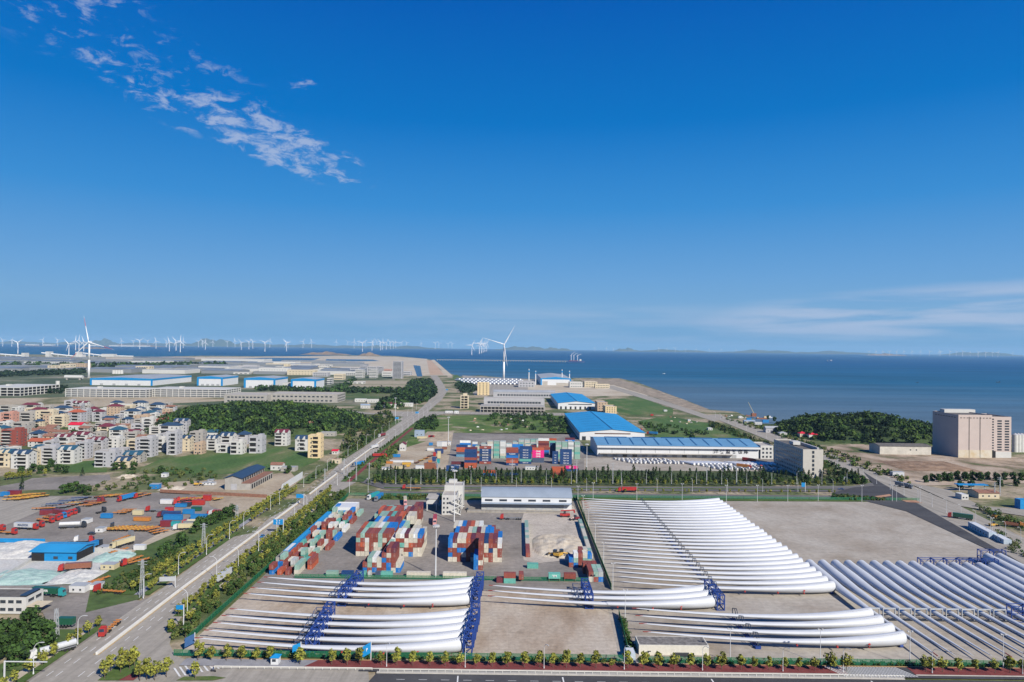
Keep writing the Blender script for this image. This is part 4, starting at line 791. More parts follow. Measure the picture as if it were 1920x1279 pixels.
for a in ((0.3, .3), (7, .3), (.3, 17), (7, 17)): slab(r, 'column', [(a[0], a[0] + .7, a[1], a[1] + .7, 0, 5)], wallW)
r = B('shed', 'white flat topped shed above the strip of containers', 'shed', -126, 487, 15, 17, 4.2, steelW, 'flat', .5, steelW); slab(r, 'blue_panel', [(4, 14.5, -.3, -.02, .2, 2.6)], fasc)
for n_, ya, yb, m1, m2, lab in ((0, 402, 478, fasc, roofB, 'long blue roofed lean-to along the left yard fence'), (1, 386, 401.5, fasc, steelW, 'white roofed end of the lean-to by the left fence'), (2, 374, 385.5, wallD, roofD, 'short rusty roofed shed at the near end of the lean-to')):
    r = B('lean_to', lab, 'shed', -127.6, ya, 3.1, yb - ya, 3.6, m1, 'flat', .2, m2)
# --- the big halls
x, y, w, d, h = 90, 893, 85, 250, 10.5
def seams(r, w, d, h, rh, n, ry, x0=.12, x1=.88):
    mb = MB()
    for i in range(n):
        yy = d * (i + .7) / (n + .4)
        for s_ in (0, 1):
            a = w * (.10 if s_ == 0 else .58); b_ = a + w * .30; za = h + rh * (1 - abs(2 * a / w - 1)) + .42; zb = h + rh * (1 - abs(2 * b_ / w - 1)) + .42
            mm = MB(); mm.add([(a, yy, za), (b_, yy, zb), (b_, yy + d * .007, zb), (a, yy + d * .007, za), (a, yy, za - .3), (b_, yy, zb - .3), (b_, yy + d * .007, zb - .3), (a, yy + d * .007, za - .3)], [(0, 1, 2, 3), (4, 7, 6, 5), (0, 4, 5, 1), (1, 5, 6, 2), (2, 6, 7, 3), (3, 7, 4, 0)]); O('roof_vent', mm.mesh('roof_vent', lineB), r)
    slab(r, 'ridge', [(w / 2 - .8, w / 2 + .8, 0, d, h + rh + .1, h + rh + .55)], lineB)
r = B('factory_hall', 'largest factory hall with bright blue roof and white walls', 'factory', x, y, w, d, h, steelW, 'gable_y', 4, roofB, over=1); seams(r, w, d, h, 4, 8, 0)
slab(r, 'sign_band', [(w * .23, w * .78, -.2, -.02, 8.2, 9.6)], mat('rust_sign', (.12, .07, .06), .7)); slab(r, 'door', [(3, 8, -.2, -.02, 0, 5)], glass); wins(r, 'left', w, d, h, 18, 1, 6, 1.2, 4)
r = B('warehouse', 'long white warehouse with light blue roof and loading bays', 'warehouse', 96, 757, 179, 68, 13, steelW, 'gable_x', 4, roofL, over=1)
for k in range(12):
    mb = MB(); mb.extx([(2, 13.6), (30, 16.9), (30, 17.2), (2, 13.9)], 12 + 14 * k, 13.2 + 14 * k); O('roof_seam', mb.mesh('roof_seam', lineB), r)
for k in range(5): slab(r, 'skylight', [(12 + 33 * k, 38 + 33 * k, 33, 36, 17.2, 18.0)], lineB)
slab(r, 'eaves', [(-.5, 179.5, -3, -.02, 10.6, 12.6)], steelW); slab(r, 'loading_canopy', [(2, 150, -5, -.02, 4.2, 4.5)], flatC)
for k in range(1, 11): slab(r, 'wall_joint', [(16 * k, 16 * k + .5, -.12, -.02, 5, 10.5)], shut)
for k in range(14): slab(r, 'loading_door', [(6 + 11 * k, 11 + 11 * k, -.3, -.05, 0, 4)], glass if k in (2, 3, 8) else shut)
q = O('lettering', text_mesh('海 关 监 管 仓 库', 5.2, mat('dark_lettering', (.06, .06, .07), .6), .05), r); q.location = (148, -.3, 7.4); q.rotation_euler = (R(90), 0, 0)
r = B('office', 'small white office at the right end of the long warehouse', 'office', 276, 755, 14, 30, 14, wallW, 'flat', 1); wins(r, 'front', 14, 30, 14, 3, 3, 2.2, 2.2, 1.5, 4.4)
r = B('factory_hall', 'smaller blue roofed factory hall beside the unfinished grey blocks', 'factory', 92, 1341, 73, 260, 12, steelW, 'gable_y', 4, roofB, over=1); seams(r, 73, 260, 12, 4, 4, 0); slab(r, 'window_band', [(20, 66, -.25, -.02, 9, 10.5)], glass)
for k in range(7): slab(r, 'door', [(4 + 9.5 * k, 7.5 + 9.5 * k, -.25, -.02, 0, 5.5)], glass)
r = B('factory_hall', 'white waterfront hall with blue edge and grey roof by the sea', 'factory', 94, 2194, 97, 330, 22, steelW, 'gable_y', 5, roofG, fascia=(fasc, 3.0, 4)); slab(r, 'door', [(6, 22, -.3, -.05, 0, 13)], flatC); slab(r, 'door', [(50, 92, -.3, -.05, 0, 8)], flatC)
for i, (px_, yt) in enumerate(((991.5, 692), (1004, 695.5), (1053.5, 693), (1067.5, 695.5))):
    p = G(px_, 722); h_ = HatpY(p, yt); r = E('chimney', f'thin steel chimney, {od(i + 1)} from the left around the waterfront hall', 'chimney', p); mb = MB(); mb.tube((0, 0, 0), (0, 0, h_), 2, 1.5, 10); O('stack', mb.mesh('stack', steelW), r); mb = MB(); mb.tube((0, 0, h_ * .8), (0, 0, h_ * .92), 1.9, n=10); O('band', mb.mesh('band', fasc), r)
def simple(name, label, cat, pxl, pxr, pyb, pyt, depth, wall, roof='flat', rh=1, rm=None, fr=None, rt=None, lf=None, fascia=None, group=None, ws=(2, 1.6)):
    x, y, w, d, h = Bp(pxl, pxr, pyb, pyt, depth); r = B(name, label, cat, x, y, w, d, h, wall, roof, rh, rm, fascia=fascia, group=group)
    if fr: wins(r, 'front', w, d, h, fr[0], fr[1], ws[0], ws[1], h / fr[1] * .3)
    if rt: wins(r, 'right', w, d, h, rt[0], rt[1], ws[0], ws[1], h / rt[1] * .3)
    if lf: wins(r, 'left', w, d, h, lf[0], lf[1], ws[0], ws[1], h / lf[1] * .3)
    return r
simple('annex', 'grey annex left of the waterfront hall', 'building', 972, 1003, 726, 716, 60, wallG, fr=(5, 2), ws=(4, 3)); simple('office', 'white office right of the waterfront hall', 'office', 1068, 1092, 727, 717, 40, wallW, fr=(6, 2), ws=(3, 2.5))
simple('dormitory', 'long low cream block nearest the sea road', 'building', 1096, 1120, 726, 716, 40, wallK, fr=(7, 3), ws=(3, 2)); simple('dormitory', 'second low cream block nearer the camera by the sea road', 'building', 1116, 1143, 728, 721, 20, wallK, fr=(8, 2), ws=(3, 2))
for pxl, pxr, pyb, pyt, dd, lab in ((169, 286, 722, 709, 232, 'widest blue edged factory hall right of the tall turbine'), (369.5, 417.5, 723, 707, 110, 'second blue edged factory hall from the left'), (457.5, 516, 727, 709, 105, 'third blue edged factory hall from the left'), (545.5, 592.5, 729, 711, 82, 'rightmost blue edged factory hall on the left side')):
    r = simple('factory_hall', lab, 'factory', pxl, pxr, pyb, pyt, dd, steelW, 'gable_y', 3, roofG, fascia=(fasc, 5, 5)); r_w = Bp(pxl, pxr, pyb, pyt, dd)[2]
    for k in range(4): slab(r, 'door', [(r_w * (.16 + .2 * k), r_w * (.16 + .2 * k) + 8, -.5, -.05, 0, 5)], shut)
def frameblock(label, pxl, pxr, pyb, pyt, depth, nf, bay, wall, core=darkin, rz=0):
    x, y, w, d, h = Bp(pxl, pxr, pyb, pyt, depth); r = E('frame_building', label, 'building', (x, y, .05), rz); fh = h / nf
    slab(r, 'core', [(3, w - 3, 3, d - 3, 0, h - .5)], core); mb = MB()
    for j in range(nf + 1): mb.box(0, w, 0, d, max(0, j * fh - .9), j * fh + .3)
    O('floor_slabs', mb.mesh('floor_slabs', wall), r) if False else None
    for j in range(nf + 1): slab(r, 'floor_slab', [(0, w, 0, d, max(0, j * fh - 1.0), j * fh + .3)], wall)
    n = max(2, int(w / bay)); m2 = max(2, int(d / bay))
    for i in range(n + 1): slab(r, 'column', [(w * i / n - (0 if i == 0 else 1.2), w * i / n + (1.2 if i == 0 else 0), -.1, 1.1, 0, h)], wall)
    for i in range(m2): slab(r, 'column', [(w - 1.1, w + .1, d * (i + 1) / m2 - 1.2, d * (i + 1) / m2, 0, h)], wall)
    slab(r, 'stair_head', [(w * .3, w * .3 + 8, d * .4, d * .4 + 8, h, h + 4)], wall)
    return r
frameblock('white open framed three-storey block at the far left edge', -48, 38, 742, 726, 130, 3, 13, wallW); frameblock('white open framed block in front of the widest factory hall', 122, 274, 744, 729, 70, 4, 13, wallW, shut); frameblock('white open framed block right of its twin, before the factories', 279, 425, 744, 729, 80, 4, 13, wallW, shut)
simple('concrete_building', 'long low concrete building behind the wooded hill, left one', 'building', 420, 500, 755, 741, 80, wallD, fr=(10, 2), ws=(5, 3)); simple('concrete_building', 'long low concrete building behind the wooded hill, right one', 'building', 502, 632, 754, 739, 70, wallD, fr=(14, 2), rt=(7, 3), ws=(5, 3))
frameblock('small concrete frame tower of five storeys left of grey blocks', 863, 878, 766, 742, 14, 5, 8, wallK); frameblock('unfinished grey frame block with two open storeys', 900, 1022, 773, 762, 45, 2, 7, wallD)
simple('concrete_building', 'grey block with dark window row above the unfinished frame', 'building', 907, 1021, 760, 747, 40, wallG, fr=(18, 1), ws=(5, 4)); simple('concrete_building', 'long grey roofed block farthest of the grey blocks', 'building', 925, 1041, 745, 735, 40, wallG, 'arch', 4, roofG, fr=(20, 1), ws=(4.5, 4))
simple('dormitory', 'yellow six-storey dormitory with dark base by the grey blocks', 'building', 895, 917, 741, 718, 22, wallY, fr=(3, 6), ws=(3, 2.2)); simple('dormitory', 'yellow four-storey block right of the small blue hall', 'building', 1120, 1139, 773, 755, 40, wallT, fr=(3, 4), lf=(4, 4)); simple('dormitory', 'yellow four-storey block between the two blue halls', 'building', 1135, 1156, 778, 763, 35, wallY, fr=(4, 4), lf=(4, 4))
# --- grey slab office
r = B('office_block', 'tall narrow grey slab office beside the coast road', 'office', 275.5, 644, 19, 72, 25.8, mat('tiled_grey_wall', (0.48, 0.455, 0.41), .8, var=.06, vs=.3), 'flat', 1.2, roofD, z=.4)
wins(r, 'left', 19, 72, 25.8, 15, 6, 2.2, 2.0, 2.2, 4.1); slab(r, 'window_strip', [(8.6, 10.6, -.2, -.02, 3 + 4.2 * j, 5.6 + 4.2 * j) for j in range(1)], glass)
for j in range(1, 6): slab(r, 'window', [(8.6, 10.6, -.2, -.02, 3 + 4 * j, 5.6 + 4 * j)], glass)
slab(r, 'stair_head', [(3, 10, 30, 40, 27, 30)], wallW); slab(r, 'ridge_wall', [(14, 16, 2, 50, 26, 28.5)], wallG)
# --- tall pink storage hall
pink = mat('pink_render', (0.50, 0.42, 0.385), .8, var=.05, vs=.08); r = B('storage_tower', 'tall windowless pink storage hall with stained white base', 'building', 512, 782, 38.5, 48, 48, pink, 'flat', 1.2, roofD)
slab(r, 'base_band', [(-.15, 38.5, -.25, -.02, 0, 9)], mat('stained_white', (.6, .57, .5), .8, col2=(.5, .38, .22), vs=.08)); [slab(r, 'joint', [(a, a + .5, -.3, -.03, 0, 47)], darkin) for a in (12, 24.5)]
for k in range(10): slab(r, 'vent', [(2 + 3.7 * k, 4 + 3.7 * k, -.2, -.02, 45.3, 46)], darkin)
for k in range(8): slab(r, 'vent', [(-.2, -.02, 5 + 5 * k, 7.5 + 5 * k, 45.3, 46)], darkin)
slab(r, 'roof_house', [(8, 45, 38, 47, 48, 52)], wallW)
r = B('storage_tower', 'windowed wing on the right of the tall pink hall', 'building', 551, 784, 23, 40, 46, pink, 'flat', 1.2, roofD)
slab(r, 'base_band', [(5, 23, -.25, -.02, 0, 7)], wallW)
for j in range(12):
    for a in (7, 15.5): slab(r, 'window', [(a, a + 5, -.15, -.02, 8.5 + 3.0 * j, 10.2 + 3.0 * j)], glass)
for j in range(15): slab(r, 'stair_window', [(-1.2 + 2.2, 3, -.12, -.02, 1.5 + 3 * j, 3 + 3 * j)], glass)
slab(r, 'gate', [(1, 5, -.3, -.13, 0, 8)], darkin)
r = B('shed', 'long low dirty white shed left of the tall pink hall', 'shed', 432, 800, 60, 24, 9.6, mat('dirty_white', (.52, .49, .43), .85, var=.2, vs=.15), 'gable_x', 2, roofD); slab(r, 'window', [(35, 36.6, -.1, -.02, 5, 6.4)], glass); slab(r, 'window', [(42, 43.6, -.1, -.02, 5, 6.4)], glass)
for k in range(5):
    p = G(1898 + 6 * k, 852); r = E('silo', f'pale silo at the right edge, {od(k + 1)} from the left', 'silo', (p.x + 18, p.y + 20, 0)); mb = MB(); mb.tube((0, 0, 0), (0, 0, 21), 3.2, n=16); O('drum', mb.mesh('drum', wallW), r); mb = MB(); mb.tube((0, 0, 21), (0, 0, 23), 3.3, .4, n=16); O('cap', mb.mesh('cap', wallG), r)
# --- foreground small buildings
r = B('low_shed', 'low white shed with blotched dark roof by the blade tips', 'shed', 51.2, 268.5, 27.4, 8.4, 3.9, mat('cream_white_wall', (.64, .61, .53), .8), 'flat', .15, mat('blotched_roof', (.08, .075, .07), .95, col2=(.30, .28, .26), vs=.5)); slab(r, 'stove_pipe', [(3.2, 3.5, -1, -.7, 0, 1.8), (3.2, 4.5, -1, -.7, 1.8, 2.1)], darkm); slab(r, 'tarpaulin', [(14, 19.5, -1.6, -.05, 0, 1.3)], darkm)
r = B('site_cabin', 'white and pale blue site cabin at the end of the green fence', 'cabin', 45.6, 262.6, 3.2, 5.2, 3.2, mat('pale_blue_wall', (.45, .53, .6), .7), 'flat', .1, steelW); slab(r, 'door', [(1.1, 2.1, -.08, -.01, .1, 2.2)], steelW)
r = B('guard_booth', 'small blue roofed guard booth on the grey pavement', 'booth', -88.5, 255.6, 2.8, 2.8, 2.6, steelW, 'hip', 1.0, fasc, z=.62, over=.4); slab(r, 'window', [(.5, 1.9, -.05, -.01, 1.1, 2.1)], glass)
r = B('open_shed', 'bright blue open sided shed at the gravel yard', 'shed', -261, 374, 24, 17, 5.2, fasc, 'gable_x', 1.6, roofB, over=1); slab(r, 'opening', [(-.05, 7, -.1, -.02, 0, 4.4)], darkin); slab(r, 'side_opening', [(24.02, 24.15, 1, 16, 0, 4.4)], darkin)
for a in (12, 20): slab(r, 'window', [(a, a + 2.4, -.1, -.02, 1.3, 2.8)], glass)
r = B('gate_office', 'white two-storey gate office with dark roof at the left edge', 'office', -236, 301, 24, 11, 6.8, wallW, 'flat', .4, roofD, z=.33); wins(r, 'front', 24, 11, 6.8, 6, 2, 2.4, 1.4, 1.2, 3.4); wins(r, 'right', 24, 11, 6.8, 2, 2, 3.6, 1.4, 1.2, 3.4); slab(r, 'awning', [(24.05, 31, 0, 7, 3.1, 3.3)], wallK); slab(r, 'solar_panel', [(20.5, 23.3, 1, 10, 7.6, 7.9)], roofN)
r = B('workshop', 'long unfinished workshop with blue roof beside the main road', 'workshop', -234.5, 562, 13.5, 52, 9.5, wallD, 'gable_y', 2.4, roofN, over=1); slab(r, 'annex', [(13.5, 21, .2, 52, 0, 5.5)], wallD); slab(r, 'annex_roof', [(13.5, 21.3, 0, 52.2, 5.5, 5.9)], roofR); slab(r, 'roller_door', [(5, 10, -.2, -.02, 0, 5)], wallG)
for k in range(10): slab(r, 'opening', [(13.4, 13.62, 3 + 5 * k, 5.5 + 5 * k, 6.2, 8.6)], darkin); slab(r, 'lower_opening', [(20.9, 21.15, 3 + 5 * k, 5.5 + 5 * k, .6, 4.2)], darkin)
for i, (a, b_, c_, dd, wm_, rm_, rt, la) in enumerate([(507, 529, 882, 872, wallW, roofR, 'gable_x', 'low white house with brown roof left of the billboard'), (526, 553, 884, 877, wallD, roofG, 'flat', 'grey flat shed beside the brown roofed house'), (452, 485, 760, 756, wallW, roofM, 'flat', ''),
        (665, 687, 754, 748, wallW, steelW, 'flat', 'white long hut at the back of the hut group by road'), (688, 710, 755, 749, wallW, steelW, 'flat', 'second white hut in the group left of main road'), (716, 742, 765, 757, wallW, roofM, 'hip', 'red roofed hut in the white hut group'), (745, 760, 754, 750, wallW, roofM, 'gable_x', 'small maroon roofed hut near the main road trees'),
        (750, 774, 762, 756, wallW, steelW, 'flat', 'white hut with blue band closest to the road trees'), (676, 693, 766, 760, wallW, roofS, 'gable_x', 'low hut with silver roof at the left of the group'), (749, 760, 846, 834, wallW, roofM, 'gable_y', 'white gabled shed with maroon roof in messy yard'), (777, 795, 820, 808, roofS, roofS, 'flat', 'blue grey billboard shed by red pavement'),
        (863, 873, 816, 808, wallD, flatC, 'flat', ''), (1803, 1816, 938, 928, wallW, steelW, 'flat', 'white gatehouse at the depot entrance on the right'), (1835, 1874, 935, 925, wallK, roofR, 'gable_x', 'low cream building with four windows on the right'), (1913, 1990, 955, 938, fasc, fasc, 'flat', 'deep blue building cut by the right edge'),
        (1500, 1517, 822, 813, wallK, redroof, 'hip', 'red roofed house in front of the right hill'), (1517, 1534, 824, 815, wallW, redroof, 'hip', 'second red roofed house by the right hill'), (1436, 1462, 812, 803, wallG, roofG, 'gable_x', 'grey roofed house across the coast road'), (1462, 1476, 818, 812, wallW, roofG, 'hip', 'small white house behind the coast road'), (1396, 1416, 795, 790, wallW, roofS, 'gable_x', 'pale blue shed by the shore'), (1328, 1336, 807, 803, wallW, steelW, 'flat', 'tiny white hut in the field by coast road'), (622, 637, 870, 862, wallK, roofR, 'flat', 'cream house at the road edge below hill'), (600, 628, 818, 811, wallD, roofG, 'flat', 'grey flat building under the orange cut'), (622, 633, 852, 846, wallW, redroof, 'gable_x', 'tiny white hut with red roof near the road'), (1095, 1096, 1, 1, None, None, None, '')]):
    if not la: continue
    x, y, w, d, h = Bp(a, b_, c_, dd, 6 if a > 1900 else max(8, (b_ - a) * .35)); r = B('small_building', la, 'building', x, y, w, d, h, wm_, rt, max(.4, h * .35) if rt != 'flat' else .3, rm_); wins(r, 'front', w, d, h, max(2, int(w / 5)), 1, 1.4, 1.2, h * .35)
for i, (xx, yy, L_, lab) in enumerate(((193, 398, 19, 'long white site cabin row along the asphalt side road'), (222, 368, 7, 'single white site cabin at the end of the row'))):
    p = G(1815, 990) if i == 0 else G(1862, 1011); q_ = G(1854, 1011) if i == 0 else G(1882, 1022); dx = q_ - p; a_ = math.atan2(dx.y, dx.x)
    r = B('site_cabin', lab, 'cabin', p.x, p.y, dx.length, 4.5, 4.2 if i == 0 else 3.2, mat('pale_blue_wall', (.45, .53, .6)), 'flat', .15, steelW, rz=a_); wins(r, 'front', dx.length, 4.5, 3, 7 if i == 0 else 2, 1, 1.0, 1.1, 1.4)
r = E('canopy', 'blue canopy roof at the right hand depot gate', 'canopy', (*G(1797, 922)[:2], 0)); slab(r, 'roof', [(0, 26, 0, 6, 5.5, 6.1)], fasc); [slab(r, 'post', [(a, a + .5, 2, 2.5, 0, 5.5)], greym) for a in (2, 13, 24)]
# --- far town: towers and white blocks
XB = []
for _ in range(46):
    a = random.uniform(425, 655); c_ = random.uniform(688, 724) if a > 600 or random.random() < .6 else random.uniform(686, 700)
    if any(l - 4 < a < r_ + 22 and c_ > 704 for l, r_ in ((457, 536), (545, 605), (369, 443))): continue
    XB.append((a, a + random.uniform(10, 30), c_, c_ - random.uniform(2.5, 6), random.choice([wallW, wallG, wallK, wallW, wallG]), random.choice((1, 2)), random.choice((3, 5))))
FB = [(736, 753, 710, 678, wallG, 14, 4), (666, 680, 709, 694, wallW, 5, 3), (692, 705, 709, 694, wallW, 5, 3), (656, 672, 701, 690, wallG, 4, 4), (675, 686, 698, 685, wallG, 5, 3), (688, 706, 703, 688, wallG, 5, 4), (705, 716, 700, 688, wallG, 5, 3), (716, 734, 706, 697, wallW, 2, 5), (754, 770, 704, 697, wallG, 2, 4), (720, 732, 700, 693, wallP, 3, 3),
      (89, 112, 697, 686, wallK, 3, 3), (112, 131, 696, 683, wallK, 3, 4), (131, 160, 693, 682, wallT, 3, 6), (254, 279, 697, 687, wallK, 3, 5), (498, 540, 689, 682, wallK, 2, 10), (485, 540, 701, 690, wallW, 2, 10), (538, 590, 703, 694, wallK, 2, 8), (586, 614, 706, 699, wallG, 2, 6), (598, 614, 694, 687, wallW, 2, 4), (626, 643, 712, 702, wallK, 2, 4), (613, 619, 721, 710, wallW, 3, 2), (560, 577, 692, 690, wallW, 1, 4), (530, 545, 728, 719, wallW, 1, 4), (1425, 1432, 1, 1, None, 1, 1)]
FB = FB[:3] + sorted(FB[3:-1] + XB, key=lambda q: q[0])
for i, (a, b_, c_, t_, wm_, nf, nx) in enumerate(FB):
    simple('far_building', ['grey glass office tower, tallest building by the road end', 'white five-storey office left of the tall grey tower', 'second white five-storey office beside the tower'][i] if i < 3 else f'{ {id(wallG): "grey", id(wallW): "white", id(wallK): "cream", id(wallP): "pinkish", id(wallT): "tan"}[id(wm_)] } block in the far industrial town, {od(i - 2)} from the left', 'building', a, b_, c_, t_, 40, wm_, fr=(nx, nf), rt=(2, nf), ws=(max(3, 30 / nx), 2.4))
silv = mat('greenhouse_roof', (0.17, 0.20, 0.24), .6, var=.35, vs=.02); k = 0; sh = []
for y, n in ((4700, 6), (4250, 8), (3850, 9), (3500, 10), (3200, 10), (2950, 9), (2720, 8)):
    for i in range(n):
        x = -y * .78 + (y * .72) * (i + random.uniform(-.1, .1)) / n * .9
        if x / y > -.27: continue
        if 0.60 < -x / y < 0.70 and y < 3300 and y > 2800: continue
        sh.append((x, y + random.uniform(-60, 60), y * .72 / n * random.uniform(.6, .8), random.uniform(90, 170)))
for k, (x, y, w, d) in enumerate(sorted(sh, key=lambda q: -q[1])):
    r = B('industrial_shed', f'low silver roofed industrial shed, {od(k + 1)} counting from the farthest row', 'shed', x, y, w, d, random.uniform(9, 16), (mat('dull_shed_wall', (.22, .235, .25), .8) if k % 6 else wallW), 'gable_x' if k % 2 else 'flat', 4 if k % 2 else 1, silv if k % 4 else mat('dull_grey_roof', (.26, .275, .29), .7, var=.3, vs=.02), group='industrial sheds on the left plain')
for k in range(9):
    p = G(24 + 3.6 * k if k < 5 else 213 + 5 * (k - 5), 701); r = E('storage_tank', f'white storage tank, {od(k + 1)} from the left among the sheds', 'tank', p, 0, 'storage tanks'); mb = MB(); mb.tube((0, 0, 0), (0, 0, 14), 6, n=14); O('drum', mb.mesh('drum', wallW), r)
r = E('storage_tank', 'white upright tank on the dirt beside the framed block', 'tank', G(108, 724)); mb = MB(); mb.tube((0, 0, 0), (0, 0, 14), 5, n=14); O('drum', mb.mesh('drum', wallW), r)
r = E('storage_tank', 'long white horizontal tank left of the blue factory', 'tank', G(122, 712)); mb = MB(); mb.tube((0, 0, 9), (56, 0, 9), 5.5, n=14); O('drum', mb.mesh('drum', wallW), r); slab(r, 'saddle', [(5, 9, -4, 4, 0, 5), (46, 50, -4, 4, 0, 5)], wallD)
# conveyor structures on the far left shore
for i, (a, b_, c_, t_) in enumerate([(40, 46, 669, 662), (85, 92, 669, 659.5), (141, 147, 670, 660), (145, 154, 670, 665), (190, 213, 669, 664)]): simple('transfer_tower', f'white transfer tower on the far left shore, {od(i + 1)} from the left', 'tower', a, b_, c_, t_, 50, wallW)
for i, (x0_, y0_, x1_, y1_) in enumerate([(77, 661.5, 140, 668), (155, 662, 195, 667), (0, 664, 40, 667), (195, 667, 250, 669)]):
    a = G(x0_, 669); b_ = G(x1_, 669); r = E('conveyor', f'white enclosed conveyor on the far left shore, {od(i + 1)} from the left', 'conveyor', a); mb = MB(); mb.tube((0, 0, HatpY(a, y0_)), (b_.x - a.x, b_.y - a.y, max(3, HatpY(b_, y1_))), 5, n=6); O('gallery', mb.mesh('gallery', steelW), r)
    for k in range(1, 4): mb = MB(); q_ = Vector(b_ - a) * k / 4; mb.tube((q_.x, q_.y, 0), (q_.x, q_.y, HatpY(a, y0_) * (1 - k / 4) + 4), 2, n=4); O('trestle', mb.mesh('trestle', steelW), r)
# ================================================================ village houses
HS = '''0,34,773,761,D,f,2|40,68,771,759,D,mh,2|57,83,783,768,W,mh,2|120,136,766,752,G,f,3|136,162,768,755,W,mg,3|101,128,775,765,W,bh,2|0,23,800,775,P,f,4|22,66,791,774,D,f,3|66,100,794,771,K,f,4|24,54,806,793,D,f,2|80,92,795,779,T,f,3|92,120,801,781,K,f,4|127,152,796,773,G,oh,4|152,163,791,769,G,f,5|163,178,784,767,W,mh,3|172,191,791,772,G,mh,3|190,217,797,784,W,bh,2|200,226,780,762,T,mh,4|206,226,768,755,W,bh,2|222,248,770,759,W,f,2|248,272,767,755,W,bh,3|252,268,777,766,W,bh,3|232,256,791,771,W,bh,3|280,304,773,759,W,bh,3|305,318,767,756,D,f,2|268,295,784,774,K,bh,2|250,277,793,780,T,f,3|265,287,809,785,W,f,4|288,316,808,787,R,f,4|245,268,809,796,G,f,2|300,335,823,798,W,bh,3|182,208,812,800,K,mh,2|204,229,824,806,W,bh,3|2,38,837,807,R,f,5|128,152,806,797,W,rf,1|45,70,813,807,D,wg,1|68,98,809,804,D,wg,1|90,126,816,810,D,wg,1|62,88,819,813,T,wg,1|28,50,826,817,D,wg,2|100,126,824,818,T,wg,1|102,130,840,819,W,mg,2|132,163,833,815,W,mg,3|52,100,838,828,W,og,2|140,158,846,832,W,mh,2|168,192,850,825,G,mg,4|198,222,847,823,W,f,4|230,260,822,811,W,mg,2|237,258,846,826,K,f,3|253,284,857,823,G,f,5|286,308,847,823,W,f,3|312,331,853,812,G,f,5|-5,18,876,849,K,bg,3|20,52,879,851,W,bg,4|56,68,873,846,K,f,4|69,102,871,840,G,f,5|107,138,870,843,W,bg,4|141,162,861,831,G,f,5|177,215,876,848,G,f,4|215,242,877,864,K,bg,2|230,262,868,853,D,bg,3|325,350,817,789,G,bg,5|361,380,812,797,W,mh,3|355,380,840,811,D,f,5|333,355,846,822,K,bg,4|385,408,819,811,W,bg,1|387,406,844,822,W,bg,4|407,432,813,804,D,f,1|411,435,839,817,W,bg,3|432,454,828,818,D,f,1|432,454,852,829,W,f,3|443,464,833,815,G,bh,3|467,491,850,820,G,f,3|515,538,836,811,W,mg,4|553,576,846,823,W,bg,3|577,601,859,818,Y,f,5|568,583,814,795,P,f,3|363,378,852,833,T,f,3|405,428,849,834,W,f,2|0,22,822,812,D,og,1|86,104,808,800,D,wg,1|172,190,822,812,D,f,2|150,170,808,800,D,f,2|215,240,806,798,T,wg,1|-30,-4,790,772,W,bh,3|-36,-8,835,808,K,f,4|-40,-8,862,842,W,bg,3'''
WC = {'D': (wallD, 'concrete grey'), 'W': (wallW, 'white'), 'G': (wallG, 'grey'), 'K': (wallK, 'cream'), 'P': (wallP, 'pink'), 'T': (wallT, 'tan'), 'R': (wallR, 'red brick'), 'Y': (wallY, 'yellow')}
RC = {'m': (roofM, 'maroon'), 'b': (roofN, 'navy blue'), 'o': (roofO, 'orange'), 'w': (roofR, 'brown'), 'r': (redroof, 'bright red'), 'f': (flatC, 'flat grey')}
nfl = ['', 'one', 'two', 'three', 'four', 'five', 'six']
hq = [q.split(',') for q in HS.split('|')]; occ = [(G(float(q[0]), float(q[2])), (float(q[1]) - float(q[0]))) for q in hq]
tr_ = 0
while len(hq) < 190 and tr_ < 12000:
    tr_ += 1; a = random.uniform(-50, 318); c_ = random.uniform(768, 858 if a < 240 else 835); wpx = random.uniform(13, 26) * (c_ - 600) / 220; p = G(a, c_); ok = True
    for (q, w_) in occ:
        if abs(p.y - q.y) < 16 and p.x < q.x + w_ * q.y / F + 2 and q.x < p.x + wpx * p.y / F + 2: ok = False; break
    if not ok: continue
    nf = random.choice((1, 2, 2, 3, 3)); hpx = nf * 3.1 * F / p.y; rk = random.choice(['f', 'f', 'f', 'wg', 'f', 'bh', 'f', 'f']) if nf > 1 else random.choice(['wg', 'f', 'wg'])
    hq.append([str(a), str(a + wpx), str(c_), str(c_ - hpx), random.choice('DGKDTWGDWGW' if nf > 1 else 'DTD'), rk, str(nf)]); occ.append((p, wpx))
hs = sorted(hq, key=lambda q: float(q[0]) + float(q[1]))
roofT = mat('teal_tile', (0.028, 0.095, 0.15), .6)
